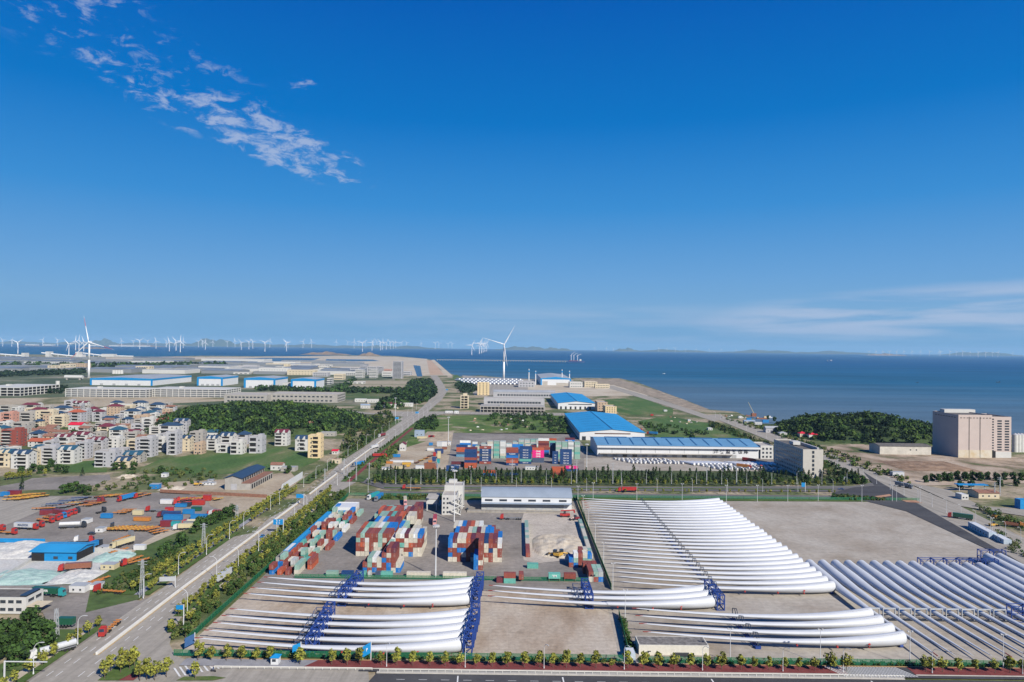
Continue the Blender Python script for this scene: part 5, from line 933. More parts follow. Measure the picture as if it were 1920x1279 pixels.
for i, (a, b_, c_, t_, wk, rk, nf) in enumerate(hs):
    nf = int(nf); x, y, w, d, h = Bp(float(a), float(b_), float(c_), float(t_), 1); d = random.uniform(10, 14) if rk != 'wg' else 9; wm_, wn_ = WC[wk]; rm_, rn_ = RC[rk[0]]; rt = {'h': 'hip', 'g': 'gable_x', 'f': 'gable_x'}[rk[1]] if len(rk) > 1 else 'flat'
    if rk[0] == 'b' and i % 3 == 0: rm_ = roofT
    r = B('village_house', f'{wn_} {nfl[nf]}-storey house with {rn_} roof, {od(i + 1)} from the left in the village', 'house', x, y, w, d, h, wm_, rt, (1.0 if rt == 'flat' else min(w, d) * (.30 if rt == 'hip' else .24)), rm_, group='houses of the village', over=.6)
    fh = h / nf; bx0 = random.choice((.05, .3, .38)); bx1 = bx0 + random.uniform(.35, .5)
    nx = max(2, int(w / 5.5))
    for j in range(nf):
        z = j * fh
        for k in range(nx):
            f = (k + .5) / nx
            if bx0 < f < bx1 and nf > 1 and wk != 'T': continue
            O('window', winmesh(1.5, 1.5), r, (f * w, -.02, z + fh * .32))
        for k in range(2 if nf > 1 else 1): O('window', winmesh(1.3, 1.4), r, (w + .02, d * (k + .5) / 2, z + fh * .32), R(90))
        if nf > 1 and wk != 'T':
            slab(r, 'recess_shade', [(bx0 * w, bx1 * w, -.06, -.01, z + fh * .30, z + fh * .86)], darkin); slab(r, 'balcony', [(bx0 * w - .4, bx1 * w + .4, -1.5, -.07, z + .02, z + .22), (bx0 * w - .4, bx1 * w + .4, -1.5, -1.38, z + .22, z + 1.0)], wallW if wk in 'WGRD' else wm_)  # dark panel on the wall paints the shade behind each balcony
        elif j == 0: slab(r, 'door', [(w * .45, w * .45 + 1.4, -.06, -.01, 0, 2.3)], darkin)
    if rt == 'gable_x' and rk[0] in 'mb' and nf > 1:
        for k, f in enumerate((.25, .72)):
            mb = MB(); mb.ext([(f * w - 2.2, h - 1), (f * w, h + 2.6), (f * w + 2.2, h - 1)][::-1], -.7, d * .35); O('dormer', mb.mesh('dormer', wm_), r)
    if rt == 'flat' and nf > 2: slab(r, 'roof_room', [(w * .55, w * .9, d * .4, d * .9, h + .12, h + 2.8)], wm_)
# ================================================================ vegetation
def leafmat(name, col, col2, rnd=.22):
    m = mat(name, col, .85, var=0, vs=.5, spec=.15, col2=col2, rnd=rnd); return m
lfY = leafmat('yellow_green_leaf', (.17, .19, .030), (.34, .33, .062)); lfG = leafmat('green_leaf', (.030, .065, .016), (.065, .125, .030)); lfM = leafmat('mid_green_leaf', (.045, .085, .018), (.10, .155, .032)); lfD = leafmat('dark_needle', (.010, .024, .011), (.028, .052, .022)); lfL = leafmat('olive_leaf', (.075, .10, .028), (.15, .17, .05)); bark = mat('bark', (.13, .10, .075), .9)
def quads(cent, nrm, size, name, mats, mi=None):
    n = len(cent); up = rng.normal(size=(n, 3)); a = np.cross(nrm, up); a /= np.linalg.norm(a, axis=1)[:, None] + 1e-9; b_ = np.cross(nrm, a); b_ /= np.linalg.norm(b_, axis=1)[:, None] + 1e-9
    s_ = (size * rng.uniform(.6, 1.3, n))[:, None]; V = np.stack([cent - a * s_ - b_ * s_ * .7, cent + a * s_ - b_ * s_ * .6, cent + a * s_ * .8 + b_ * s_, cent - a * s_ * .7 + b_ * s_ * .8], 1).reshape(-1, 3)
    me = bpy.data.meshes.new(name); me.vertices.add(4 * n); me.vertices.foreach_set('co', V.astype(np.float32).ravel()); me.loops.add(4 * n); me.loops.foreach_set('vertex_index', np.arange(4 * n, dtype=np.int32)); me.polygons.add(n)
    me.polygons.foreach_set('loop_start', np.arange(0, 4 * n, 4, dtype=np.int32)); me.polygons.foreach_set('loop_total', np.full(n, 4, dtype=np.int32))
    for m in mats: me.materials.append(m)
    if mi is not None: me.polygons.foreach_set('material_index', mi.astype(np.int32))
    me.update(calc_edges=True); me.validate(); return me
def clumps(cs, rs, per, flat=.8):
    n = len(cs); d = rng.normal(size=(n * per, 3)); d /= np.linalg.norm(d, axis=1)[:, None]; c = np.repeat(cs, per, 0); r = np.repeat(rs, per)[:, None] * rng.uniform(.55, 1.08, (n * per, 1)); d2 = d * [1, 1, flat]
    nr = d + rng.normal(size=d.shape) * .45; nr /= np.linalg.norm(nr, axis=1)[:, None]; return c + d2 * r, nr
def crown_round(h, w, nc, per, leaf, m, m2=None, base=.35):
    cs = []; rs = []
    for _ in range(nc):
        t_ = random.uniform(0, 1); ang = random.uniform(0, 6.28); rr = w * .5 * math.sin(math.pi * (.18 + .72 * t_)) * random.uniform(.25, .85)
        cs.append((rr * math.cos(ang), rr * math.sin(ang), h * (base + (1 - base) * t_ * .9))); rs.append(w * random.uniform(.16, .27))
    p, nr = clumps(np.array(cs), np.array(rs), per); mi = (rng.random(len(p)) < .22).astype(int) if m2 else None
    return quads(p, nr, leaf, 'crown', [m] + ([m2] if m2 else []), mi)
def trunk_mesh(h, r, limbs=5, spread=1.0):
    mb = MB(); mb.tube((0, 0, -.3), (0.05, 0, h * .55), r, r * .6, 7); mb.tube((0.05, 0, h * .55), (0, .05, h * .9), r * .6, r * .15, 6)
    for k in range(limbs):
        a = 6.28 * k / limbs + random.random(); z = h * random.uniform(.32, .6); mb.tube((0, 0, z), (math.cos(a) * spread, math.sin(a) * spread, z + h * .25), r * .45, r * .12, 5)
    return mb.mesh('trunk', bark)
PT = {'yellow': [(trunk_mesh(5.2, .13, 5, 1.1), crown_round(6.0, 3.7, 15, 26, .27, lfY, lfL, .34)) for _ in range(5)], 'round': [(trunk_mesh(5, .18, 5, 1.4), crown_round(5.8, 5.2, 18, 26, .38, lfG, lfL, .12)) for _ in range(4)],
      'dark': [(trunk_mesh(6.5, .25, 6, 2), crown_round(7.5, 7.5, 24, 30, .45, lfG, lfD, .1)) for _ in range(3)], 'olive': [(trunk_mesh(4, .12, 5, 1.2), crown_round(4.6, 4.2, 14, 24, .32, lfL, lfG, .12)) for _ in range(3)]}
def conifer_mesh(h, w, n, m, m2):
    cs = []; rs = []
    for k in range(n):
        t_ = k / n; rr = w * .5 * (1 - t_) ** .8 * random.uniform(.3, 1); a = random.uniform(0, 6.28); cs.append((rr * math.cos(a), rr * math.sin(a), h * (.12 + .86 * t_))); rs.append(w * (.24 * (1 - t_) + .10))
    p, nr = clumps(np.array(cs), np.array(rs), 14, 1.6); return quads(p, nr, .30, 'crown', [m, m2], (rng.random(len(p)) < .3).astype(int))
PT['conifer'] = [(trunk_mesh(h_, .16, 3, .6), conifer_mesh(h_, w_, 24, lfD, lfG)) for h_, w_ in ((11, 4.4), (12, 3.6), (9.5, 5.0), (10.5, 3.6), (8.5, 4.6), (11.5, 5.0), (10, 4.0), (9, 3.4))]
def tree(kind, x, y, label, group, s_=1.0, z=.5, name=None):
    r = E(name or {'yellow': 'yellow_green_tree', 'round': 'round_tree', 'dark': 'dark_tree', 'conifer': 'conifer', 'olive': 'shrub'}[kind], label, 'tree' if kind != 'olive' else 'shrub', (x, y, z), random.uniform(0, 6.28), group, s_ * random.uniform(.88, 1.12))
    t_, c_ = random.choice(PT[kind]); O('trunk', t_, r); O('crown', c_, r); return r
row = [366, 391, 420, 448, 476, 503, 562, 622, 651, 676, 715, 744, 774, 806, 835, 863, 894, 923, 952, 983, 1012, 1037, 1062, 1088, 1117, 1147, 1177, 1207, 1234, 1264, 1295, 1325, 1353, 1390, 1414, 1442, 1472, 1498, 1528, 1557, 1587, 1736, 1746, 1767, 1797, 1830, 1866, 1894, 1916]
for i, p in enumerate(row): tree('yellow', XatpX(p, 256.3), 256.3 + (2.2 if p < 520 else 0), f'yellow green tree, {od(i + 1)} from the left along the front pavement', 'trees along the front pavement', (.6 if i in (25,) else 1.0) * random.uniform(.88, 1.12), .62)
def roadrow(off, ya, yb, step, side_, s_=1.0, kind='yellow', jit=.5):
    y = ya; k = 0
    while y < yb:
        k += 1; tree(kind, cpt(y) + off + random.uniform(-jit, jit), y + random.uniform(-.8, .8), f'{"yellow green" if kind == "yellow" else "green"} tree, {od(k)} from the near end, {side_}', 'trees: ' + side_, s_, .55); y += step
roadrow(13.8, 300, 560, 5.4, 'right verge of the main road', .85); roadrow(-14.0, 330, 440, 5.6, 'inner left row of the main road', .85); roadrow(-21.5, 330, 560, 6.2, 'outer left row of the main road', .95); roadrow(-14.2, 462, 560, 6, 'left verge past the lay-by', .85); roadrow(-14, 212, 292, 6.8, 'left verge at the bottom corner', .95)
roadrow(14, 610, 900, 14, 'right verge beyond the crossing', .6, 'round'); roadrow(-15, 600, 1000, 14, 'left verge beyond the crossing', .7, 'round')
for i, (px_, py_) in enumerate([(196, 1276), (208, 1262), (226, 1264), (228, 1252), (243, 1258), (252, 1252), (262, 1279), (275, 1277), (290, 1278), (312, 1272), (366, 1276)]):
    p = G(px_, py_); tree('yellow', p.x, p.y, f'yellow green tree, {od(i + 1)} from the left on the corner islands', 'trees on the corner traffic islands', 1.15, .6)
for i in range(58): 
    p = G(705 + 15.6 * i + random.uniform(-4, 4), 909.5 + i * .045); tree('yellow', p.x, p.y, f'small yellow green tree, {od(i + 1)} from the left beside the cross road', 'small trees beside the cross road', .78)
for i in range(30):
    p = G(1075 + 17 * i + random.uniform(-5, 5), 924 + i * .1); tree('yellow', p.x, p.y, f'sapling, {od(i + 1)} from the left between cross road and yard', 'saplings between cross road and blade yard', .55)
k = 0
for i in range(170):
    px_ = 706 + 5.35 * i + random.uniform(-3, 3)
    if 1475 < px_ < 1560 and random.random() < .6: continue
    p = G(px_, random.uniform(897, 901) + .008 * i); k += 1; tree('conifer', p.x, p.y, f'dark conifer, {od(k)} from the left in the belt behind the cross road', 'conifers behind the cross road', random.choice((.75, .9, 1.0, 1.1, .6)))
for i in range(96):
    p = G(692 + 9.7 * i + random.uniform(-4, 4), random.uniform(903, 907) + .02 * i); tree('round', p.x, p.y, f'bushy green tree, {od(i + 1)} from the left under the conifer belt', 'bushy trees under the conifer belt', random.choice((.75, .9, 1.0)))
k = 0
for i in range(165):
    y = 277 + 270 * (i + random.random() * .6) / 165; x = cpt(y) + random.uniform(18.5, 30.2)
    if x > -130.5: x = -130.5 - random.random() * 3
    k += 1; kind = random.choice(('olive', 'round', 'olive', 'round')); tree(kind, x, y, f'{"olive shrub" if kind == "olive" else "green bushy tree"}, {od(k)} from the near end, planting beside green fence', 'planting between main road and green fence', random.uniform(.6, .85))
for i in range(22):
    y = 283 + 11.5 * i; tree('yellow', cpt(y) + random.uniform(18, 24), y, f'yellow tree, {od(i + 1)} from the near end inside the fence planting', 'yellow trees in the fence planting', .9)
DT0 = [(365, 1000), (374, 993), (384, 990), (394, 986), (402, 982), (410, 978), (420, 974), (428, 971), (436, 967), (340, 1026), (306, 1046), (318, 1040), (8, 1212), (28, 1198), (52, 1190), (70, 1206), (86, 1214), (40, 1222), (12, 1236), (62, 1232), (30, 1250), (60, 1181), (41, 919), (120, 926), (131, 924), (142, 921), (154, 926), (163, 929), (155, 893), (40, 890), (60, 886), (75, 888), (90, 884), (108, 886), (122, 888), (96, 876), (216, 882), (232, 880), (250, 881), (302, 888), (540, 888), (1736, 905), (1748, 902), (1760, 904), (1772, 902), (1782, 903), (1795, 899), (1810, 902), (1824, 900), (1838, 902), (1852, 899), (1868, 902), (1884, 900), (1900, 899), (1916, 901), (1905, 912), (1875, 914), (1800, 917), (1822, 915), (1578, 906), (1592, 905), (1604, 907), (1618, 908), (1512, 905), (1440, 786), (1452, 790)]
DT = sorted(DT0)
for i, (a, b_) in enumerate(DT):
    p = G(a, b_); big = b_ > 1170; tree('dark' if (a, b_) not in ((41, 919), (155, 893)) else 'conifer', p.x, p.y, f'dark leafy tree, {od(i + 1)} from the left of those scattered by yards and roads', 'dark trees scattered around the yards', 1.15 if big else (1.0 if b_ > 930 else .95), .3)
for i in range(9):
    p = G(12 + 6.5 * i if i < 8 else 84, 901 - i * .9 if i < 8 else 893); tree('yellow', p.x, p.y, f'yellow flowering tree, {od(i + 1)} from the left below the village', 'yellow trees below the village', 1.1, .3)
# ---- wooded hills and woods (one mass each)
def hillmesh(name, cx, cy, ax, ay, h, m, pw=2.2, n=46):
    g_ = np.linspace(-1.25, 1.25, n); vs = []; 
    for j in g_:
        for i in g_:
            d = abs(i) ** pw + abs(j) ** pw; z = h * max(0, 1 - d) ** .75 + (0 if d < 1 else -.6); z *= 1 + .18 * math.sin(i * 7 + j * 3) * math.cos(j * 5 - i * 2); vs.append((cx + i * ax, cy + j * ay, z + .1))
    me = bpy.data.meshes.new(name); me.from_pydata(vs, [], [(a * n + b_, a * n + b_ + 1, (a + 1) * n + b_ + 1, (a + 1) * n + b_) for a in range(n - 1) for b_ in range(n - 1)]); me.materials.append(m); me.update()
    O(name, me, kind='structure'); return lambda x, y: h * max(0, 1 - abs((x - cx) / ax) ** pw - abs((y - cy) / ay) ** pw) ** .75 * (1 + .18 * math.sin((x - cx) / ax * 7 + (y - cy) / ay * 3) * math.cos((y - cy) / ay * 5 - (x - cx) / ax * 2))
hsoil = gmat('hill_soil', [(0.3, (.03, .055, .02)), (.6, (.06, .09, .03)), (.75, (.35, .22, .13))], .01)
h1 = hillmesh('hill', -362, 1000, 155, 120, 25, hsoil); h2 = hillmesh('hill', 505, 985, 122, 110, 22, hsoil, 2.0)
def wood(name, pts, label, rad, per, leaf, mats, grp=None):
    P_ = np.array(pts); rs = rng.uniform(.7, 1.3, len(P_)) * rad; P_[:, 2] += rs * .8; c, nr = clumps(P_, rs, per, .9)
    mi = np.repeat(rng.integers(0, len(mats), len(P_)), per); return O(name, quads(c, nr, leaf, name, mats, mi), kind='stuff', label=label, cat='woodland')
pts = []
while len(pts) < 1500:
    x, y = random.uniform(-535, -155), random.uniform(845, 1125); z = h1(x, y)
    if z > 1.2 or (random.random() < .05 and z > 0): pts.append((x, y, z))
wood('woodland', pts, 'dense green wood covering the hill behind the village', 5.2, 34, 1.25, [lfG, lfD, lfD, lfG, lfD, lfD, lfM])
pts = []
while len(pts) < 750:
    x, y = random.uniform(380, 632), random.uniform(865, 1105); z = h2(x, y)
    if z > 1 : pts.append((x, y, z))
wood('woodland', pts, 'dark green wood on the shore hill left of the pink hall', 4.8, 34, 1.2, [lfG, lfD, lfD, lfM])
def polywood(label, poly, n, rad, per, leaf, mats):
    ps = [G(a, b_) for a, b_ in poly]; xs = [p.x for p in ps]; ys = [p.y for p in ps]; out = []; tries = 0
    while len(out) < n and tries < n * 60:
        tries += 1; x, y = random.uniform(min(xs), max(xs)), random.uniform(min(ys), max(ys)); ins = False
        for (a, b_) in zip(ps, ps[1:] + ps[:1]):
            if (a.y > y) != (b_.y > y) and x < (b_.x - a.x) * (y - a.y) / (b_.y - a.y) + a.x: ins = not ins
        if ins: out.append((x, y, .2))
    wood('woodland', out, label, rad, per, leaf, mats)
polywood('dark plantation in the bend left of the main road', [(772, 716), (808, 714), (818, 738), (800, 755), (745, 765), (705, 770), (720, 752), (755, 740)], 600, 6.5, 20, 2.4, [lfD, lfD, lfG])
polywood('dark tree belt around the pale field, front side', [(640, 731), (760, 732), (758, 738), (640, 738)], 130, 6, 18, 2.2, [lfD, lfG]); polywood('dark tree belt left of the pale field', [(622, 733), (660, 714), (668, 714), (640, 737), (480, 733), (480, 728)], 200, 6, 18, 2.2, [lfD, lfG])
polywood('small dark wood right of the main road bend', [(852, 722), (885, 722), (900, 735), (868, 738)], 120, 6, 18, 2.2, [lfD, lfD])
polywood('thicket of dark trees on the meadow behind the depot', [(920, 778), (1062, 778), (1068, 800), (1060, 812), (960, 806), (905, 794)], 170, 3.6, 30, 1.0, [lfD, lfG]); polywood('thicket beside the billboard in the messy yard', [(790, 790), (815, 780), (822, 798), (815, 808), (775, 806)], 70, 3.6, 30, 1.0, [lfG, lfD])
polywood('trees along the left edge of the messy yard', [(690, 880), (735, 840), (752, 834), (748, 850), (712, 884)], 60, 2.4, 30, .6, [lfG, lfG, lfL]); polywood('woods at the foot of the hill near the main road', [(640, 850), (655, 800), (730, 770), (740, 790), (680, 840)], 200, 3.8, 26, 1.0, [lfG, lfD, lfL])
polywood('bushes along the right side of the coast road', [(1350, 785), (1440, 800), (1560, 845), (1720, 905), (1700, 910), (1550, 858), (1440, 812)], 200, 2.2, 24, .8, [lfG, lfL]); polywood('bushes along the left side of the coast road', [(1330, 790), (1440, 832), (1560, 870), (1625, 902), (1600, 904), (1540, 885), (1420, 836), (1330, 800)], 260, 2.4, 24, .8, [lfG, lfL, lfD])
polywood('bushes by the asphalt side road at the right edge', [(1868, 1000), (1890, 1006), (1960, 1050), (1960, 1062), (1900, 1040)], 30, 1.8, 60, .35, [lfG, lfL]); polywood('shrubs between the coast road and right depot', [(1815, 945), (1850, 950), (1920, 985), (1920, 1000), (1860, 970)], 40, 2, 50, .4, [lfG, lfL])
polywood('hedge and weeds inside the front fence', [(370, 1222), (700, 1232), (1165, 1240), (1165, 1246), (700, 1239), (372, 1230)], 200, .9, 24, .25, [lfG, lfL]); polywood('hedge and weeds inside the right front fence', [(1200, 1240), (1700, 1247), (1900, 1250), (1900, 1254), (1200, 1246)], 200, .8, 24, .25, [lfG, lfG])
polywood('weeds and bushes on the waste ground below village', [(210, 892), (340, 880), (420, 885), (410, 895), (330, 920), (160, 925), (150, 918), (205, 905)], 90, 1.8, 26, .6, [lfL, lfG]); polywood('overgrown verge beside the truck park', [(245, 1075), (330, 1030), (350, 1048), (262, 1110), (180, 1120), (200, 1090)], 110, 1.3, 30, .4, [lfG, lfL])
polywood('dark belt before the framed white blocks', [(83, 733), (122, 727), (122, 738), (86, 739)], 50, 6, 18, 2.4, [lfD]); polywood('far tree belt behind the silver sheds', [(-20, 703), (160, 696), (160, 701), (-20, 708)], 200, 8, 14, 4, [lfD]); polywood('second far belt on the plain', [(0, 686), (160, 686), (420, 684), (420, 687), (0, 690)], 300, 10, 12, 6, [lfD, lfG])
polywood('trees among the village houses', [(60, 800), (330, 790), (340, 850), (200, 860), (40, 845)], 60, 3.2, 30, .9, [lfG, lfD]); polywood('hedges in the field right of the big blue hall', [(1200, 795), (1260, 800), (1330, 815), (1300, 822), (1210, 810)], 50, 3, 24, 1, [lfG, lfD]); polywood('shrubs between the yard back fence and road', [(690, 931), (840, 933), (840, 938), (690, 937)], 70, 1.6, 30, .5, [lfG, lfL]); polywood('green strip at the back of the blade yard', [(1560, 931), (1640, 934), (1660, 940), (1560, 938)], 60, 1.5, 30, .5, [lfG, lfL])
# ---- far hills, islands
mtn = mat('far_hill', (.05, .08, .05), .95, vs=.0006, col2=(.12, .12, .08)); rocky = mat('island_rock', (.16, .12, .08), .95, vs=.003, col2=(.32, .22, .14))
def mound(name, pxc, pyt, hw, Y, m, depth=None, n=22):
    X = XatpX(pxc, Y); hw_m = hw * Y / F; dm = depth or hw_m * .6; h = max(8, (pr((X, Y, 0))[1] - pyt) * Y / F * (.62 if Y > 25000 else 1)); vs = []
    for j in np.linspace(-1, 1, 9):
        for i in np.linspace(-1, 1, n):
            z = h * max(0, 1 - abs(i) ** 1.7) * max(0, 1 - j * j) * (1 + .22 * math.sin(i * 9 + pxc) + .12 * math.sin(i * 23 + pxc * 2)); vs.append((X + i * hw_m, Y + j * dm, z - 3.5))
    me = bpy.data.meshes.new(name); me.from_pydata(vs, [], [(a * n + b_, a * n + b_ + 1, (a + 1) * n + b_ + 1, (a + 1) * n + b_) for a in range(8) for b_ in range(n - 1)]); me.materials.append(m); me.update(); O(name, me, kind='structure')
for a in [(195, 630, 30, 30000), (400, 627.5, 55, 30000), (150, 638, 60, 32000), (40, 638, 90, 32000), (300, 640, 120, 33000), (480, 640, 110, 33000), (600, 643, 130, 33000), (740, 645, 100, 33000), (985, 645.5, 60, 31000), (1040, 649, 40, 31000), (1175, 649, 28, 31000), (1260, 653, 90, 32000), (1430, 653, 80, 32000), (1560, 656, 90, 32000), (1840, 657, 80, 33000)]: mound('far_hills', a[0], a[1], a[2], a[3], mtn)
for a in [(610, 659.5, 44, 8800), (692, 661, 18, 8200), (1660, 663, 40, 23000), (70, 648, 45, 18000), (175, 651, 30, 13000), (250, 646, 70, 22000)]: mound('island', a[0], a[1], a[2], a[3], rocky, depth=250)
for i, (a, b_) in enumerate(((215, 232), (236, 262), (268, 285), (92, 108), (60, 78), (180, 190))):
    Y = 21500; x0, x1 = XatpX(a, Y), XatpX(b_, Y); r = E('far_building', f'white building strip on the far coast, {od(i + 1)} on the list leftwards', 'building', (x0, Y - 300, -1)); slab(r, 'wall', [(0, x1 - x0, 0, 200, 0, 38)], wallW); slab(r, 'roof', [(0, x1 - x0, 0, 200, 38.1, 42)], roofG)
# ================================================================ lamps, poles, fences
polem = mat('lamp_pole', (.62, .63, .64), .4, var=.03); lampm = mat('lamp_head', (.5, .5, .5), .4)
mb = MB(); mb.tube((0, 0, 0), (0, 0, 9.2), .16, .10, 8); mb.tube((0, 0, 0), (0, 0, .9), .26, .22, 8); lp_pole = mb.mesh('pole', polem)
mb = MB(); prev = (0, 0, 9.1)
for k in range(1, 7): t_ = k / 6; q = (2.6 * t_ ** 1.6, 0, 9.1 + 2.4 * math.sin(t_ * 1.57)); mb.tube(prev, q, .09, n=6); prev = q
lp_arm = mb.mesh('arm', polem); mb = MB(); mb.box(2.4, 3.7, -.2, .2, 11.38, 11.56); lp_head = mb.mesh('lamp_head', lampm)
def lamp(x, y, rz, label, group, s_=1.0, double=False):
    r = E('street_lamp', label, 'street lamp', (x, y, .5), rz, group, s_); O('pole', lp_pole, r); O('arm', lp_arm, r); O('lamp_head', lp_head, r)
    if double: O('arm', lp_arm, r, rz=math.pi); O('lamp_head', lp_head, r, rz=math.pi)
for i, (a, b_) in enumerate([(62.5, 1267), (145.5, 1211), (268.5, 1124), (334.4, 1079), (387, 1042), (430, 1012.5), (456.6, 993), (507, 957), (524, 947)]):
    p = G(a, b_); lamp(p.x, p.y, 0, f'curved white street lamp, {od(i + 1)} from the bottom on the left of main road', 'lamps left of the main road')
for i, (a, b_) in enumerate([(351, 1156), (406, 1088), (446.6, 1069), (484.7, 1035), (518.6, 1006.5), (552, 979), (575, 959), (593, 943.7)]):
    p = G(a, b_); lamp(p.x, p.y, math.pi, f'curved white street lamp, {od(i + 1)} from the bottom on the right of main road', 'lamps right of the main road')
for i in range(15):
    y = 575 + 36 * i * (1 + i * .03)
    lamp(cpt(y) - 13, y, 0, f'distant street lamp, {od(i + 1)} past the crossing on the left roadside', 'far lamps on the left roadside'); lamp(cpt(y) + 13, y + 9, math.pi, f'distant street lamp, {od(i + 1)} past the crossing on the right roadside', 'far lamps on the right roadside')
for i in range(19):
    p = G(742 + 47 * i, 908.5 + .5 * i / 19); lamp(p.x, p.y, -R(90), f'thin street lamp, {od(i + 1)} from the left on the far side of cross road', 'lamps beyond the cross road', 1.05)
for i in range(13):
    p = G(770 + 66 * i, 921 + .2 * i); lamp(p.x, p.y, R(90), f'thin street lamp, {od(i + 1)} from the left on the near side of cross road', 'lamps before the cross road', .9)
for i, (a, b_) in enumerate([(725, 1252), (872, 1255), (1020, 1257), (1170, 1257), (1464, 1257), (1577, 1259), (1744, 1262), (1911, 1263), (1316, 1258)]):
    p = G(a, b_); lamp(p.x, 255.5, -R(60), f'street lamp on the front pavement, {od(i + 1)} of those nearest the camera', 'lamps on the front pavement', .84)
for i in range(26):
    y = 420 + 24 * i; x_ = 1325 + 12
    t_ = i / 25; p = G(1338 + (1905 - 1338) * t_ ** 1.25 if True else 0, 783 + (1020 - 783) * t_ ** 1.25); lamp(p.x + 3, p.y, R(200), f'street lamp, {od(i + 1)} from the far end of the coast road', 'lamps along the coast road', .9)
mb = MB(); mb.tube((0, 0, 0), (0, 0, 13), .17, .09, 8); yl_p = mb.mesh('pole', polem); mb = MB(); mb.box(-1, 1, -.08, .08, 12.8, 13); mb.box(-1.1, -.5, -.3, .25, 12.9, 13.35); mb.box(.5, 1.1, -.3, .25, 12.9, 13.35); yl_h = mb.mesh('floodlight', lampm)
YL = sorted([(1083.5, 944), (1093, 964), (1103.5, 992.5), (1116, 1022.5), (1131.6, 1063), (1149, 1107), (1172, 1163), (1369, 1245), (1538, 1246), (1706, 1250), (1881, 1256), (1112, 937), (1194, 939), (1279, 939), (1361.7, 942), (1420, 942), (1477, 942), (1534, 941), (1616, 942), (1673, 941), (1681, 941.5), (1725, 945), (1860, 1010), (655, 926), (690, 929)])
for i, (a, b_) in enumerate(YL):
    p = G(a, b_); r = E('yard_light', f'white floodlight pole, {od(i + 1)} from the left around the blade yard', 'floodlight', (p.x, p.y, .3), 0, 'floodlight poles around the blade yard'); O('pole', yl_p, r); O('floodlight', yl_h, r)
def mast(px_, pyb, pyt, label):
    p = G(px_, pyb); h = HatpY(p, pyt); r = E('high_mast', label, 'floodlight mast', (p.x, p.y, .3)); mb = MB(); mb.tube((0, 0, 0), (0, 0, h), .42, .2, 10); O('pole', mb.mesh('pole', polem), r); mb = MB(); mb.tube((0, 0, h), (0, 0, h + .5), 1.5, n=10)
    for k in range(8): a = k * .785; mb.box(1.5 * math.cos(a) - .35, 1.5 * math.cos(a) + .35, 1.5 * math.sin(a) - .35, 1.5 * math.sin(a) + .35, h - .4, h + .3)
    O('floodlight_ring', mb.mesh('floodlight_ring', lampm), r)
mast(816.6, 1083, 988, 'tall white floodlight mast between the two container stacks'); mast(851.5, 979, 884, 'tall floodlight mast in front of the white office block'); mast(1100, 883, 834, 'floodlight mast beside the far container depot'); mast(840.5, 829, 783, 'floodlight mast left of the far depot by meadow'); mast(741, 790, 747, 'tall mast left of the main road near crossing')
def pylon(px_, pyb, pyt, label, arms=True, w=.9):
    p = G(px_, pyb); h = HatpY(p, pyt); r = E('pylon', label, 'utility pole', (p.x, p.y, .3)); mb = MB()
    for sx_ in (-1, 1):
        for sy_ in (-1, 1): mb.tube((sx_ * w, sy_ * w, 0), (sx_ * w * .45, sy_ * w * .45, h), .12, n=4)
    n = int(h / 2)
    for k in range(n):
        z0, z1 = h * k / n, h * (k + 1) / n; w0 = w * (1 - .55 * k / n); w1 = w * (1 - .55 * (k + 1) / n)
        for a in ((-1, -1, 1, -1), (1, -1, 1, 1), (1, 1, -1, 1), (-1, 1, -1, -1)): mb.tube((a[0] * w0, a[1] * w0, z0), (a[2] * w1, a[3] * w1, z1), .06, n=3)
    O('lattice', mb.mesh('lattice', greym), r)
    if arms: mb = MB(); [mb.box(-2.2, 2.2, -.1, .1, h - 1 - k, h - .85 - k) for k in (0, 1.3)]; mb.box(-.1, .1, -.1, .1, h - 2.4, h); O('crossarm', mb.mesh('crossarm', greym), r)
pylon(381.5, 1030, 982, 'steel lattice pole beside the dark tree row'); pylon(444, 972, 948, 'smaller lattice pole behind the dark tree row'); pylon(266, 1121, 1051, 'tall steel pole at the depot entrance verge', True, .8); pylon(105, 1198, 1143, 'lattice pole by the bottom left trees', False, .8)
for i, (a, b_, c_) in enumerate([(820, 905, 868), (960, 906, 862), (1081, 907, 863), (1149, 908, 868), (1325, 910, 872), (1381, 910, 874), (668, 902, 862), (692, 903, 868), (645, 890, 860), (609, 905, 879), (1865, 935, 905), (1875, 930, 895)]): pylon(a, b_, c_, f'slim utility pole, {od(i + 1)} of the line near the cross road', True, .35)
gnet = bpy.data.materials.new('green_mesh'); gnet.use_nodes = True; nt = gnet.node_tree; bs = nt.nodes['Principled BSDF']; bs.inputs['Base Color'].default_value = (.012, .14, .06, 1); bs.inputs['Roughness'].default_value = .7; bs.inputs['Alpha'].default_value = .38
gpost = mat('green_post', (.015, .17, .07), .6); gsol = mat('green_screen', (.012, .13, .035), .85, var=.35, vs=1.2)
def fence(label, a, b_, h, netm, postm, step, zb=.3, name='mesh_fence'):
    a = Vector(a); b_ = Vector(b_); L_ = (b_ - a).length; d = (b_ - a) / L_; r = E(name, label, 'fence', (a.x, a.y, zb), math.atan2(d.y, d.x)); mb = MB(); mb.box(0, L_, -.03, .03, .1, h); O('mesh_panel', mb.mesh('mesh_panel', netm), r); n = min(98, int(L_ / step)); mb = MB(); mb.box(-.07, .07, -.07, .07, 0, h + .15); pm = mb.mesh('post', postm)
    for k in range(n + 1): O('post', pm, r, (L_ * k / n, 0, 0))
    mb = MB(); mb.box(0, L_, -.05, .05, h - .05, h + .05); O('rail', mb.mesh('rail', postm), r)
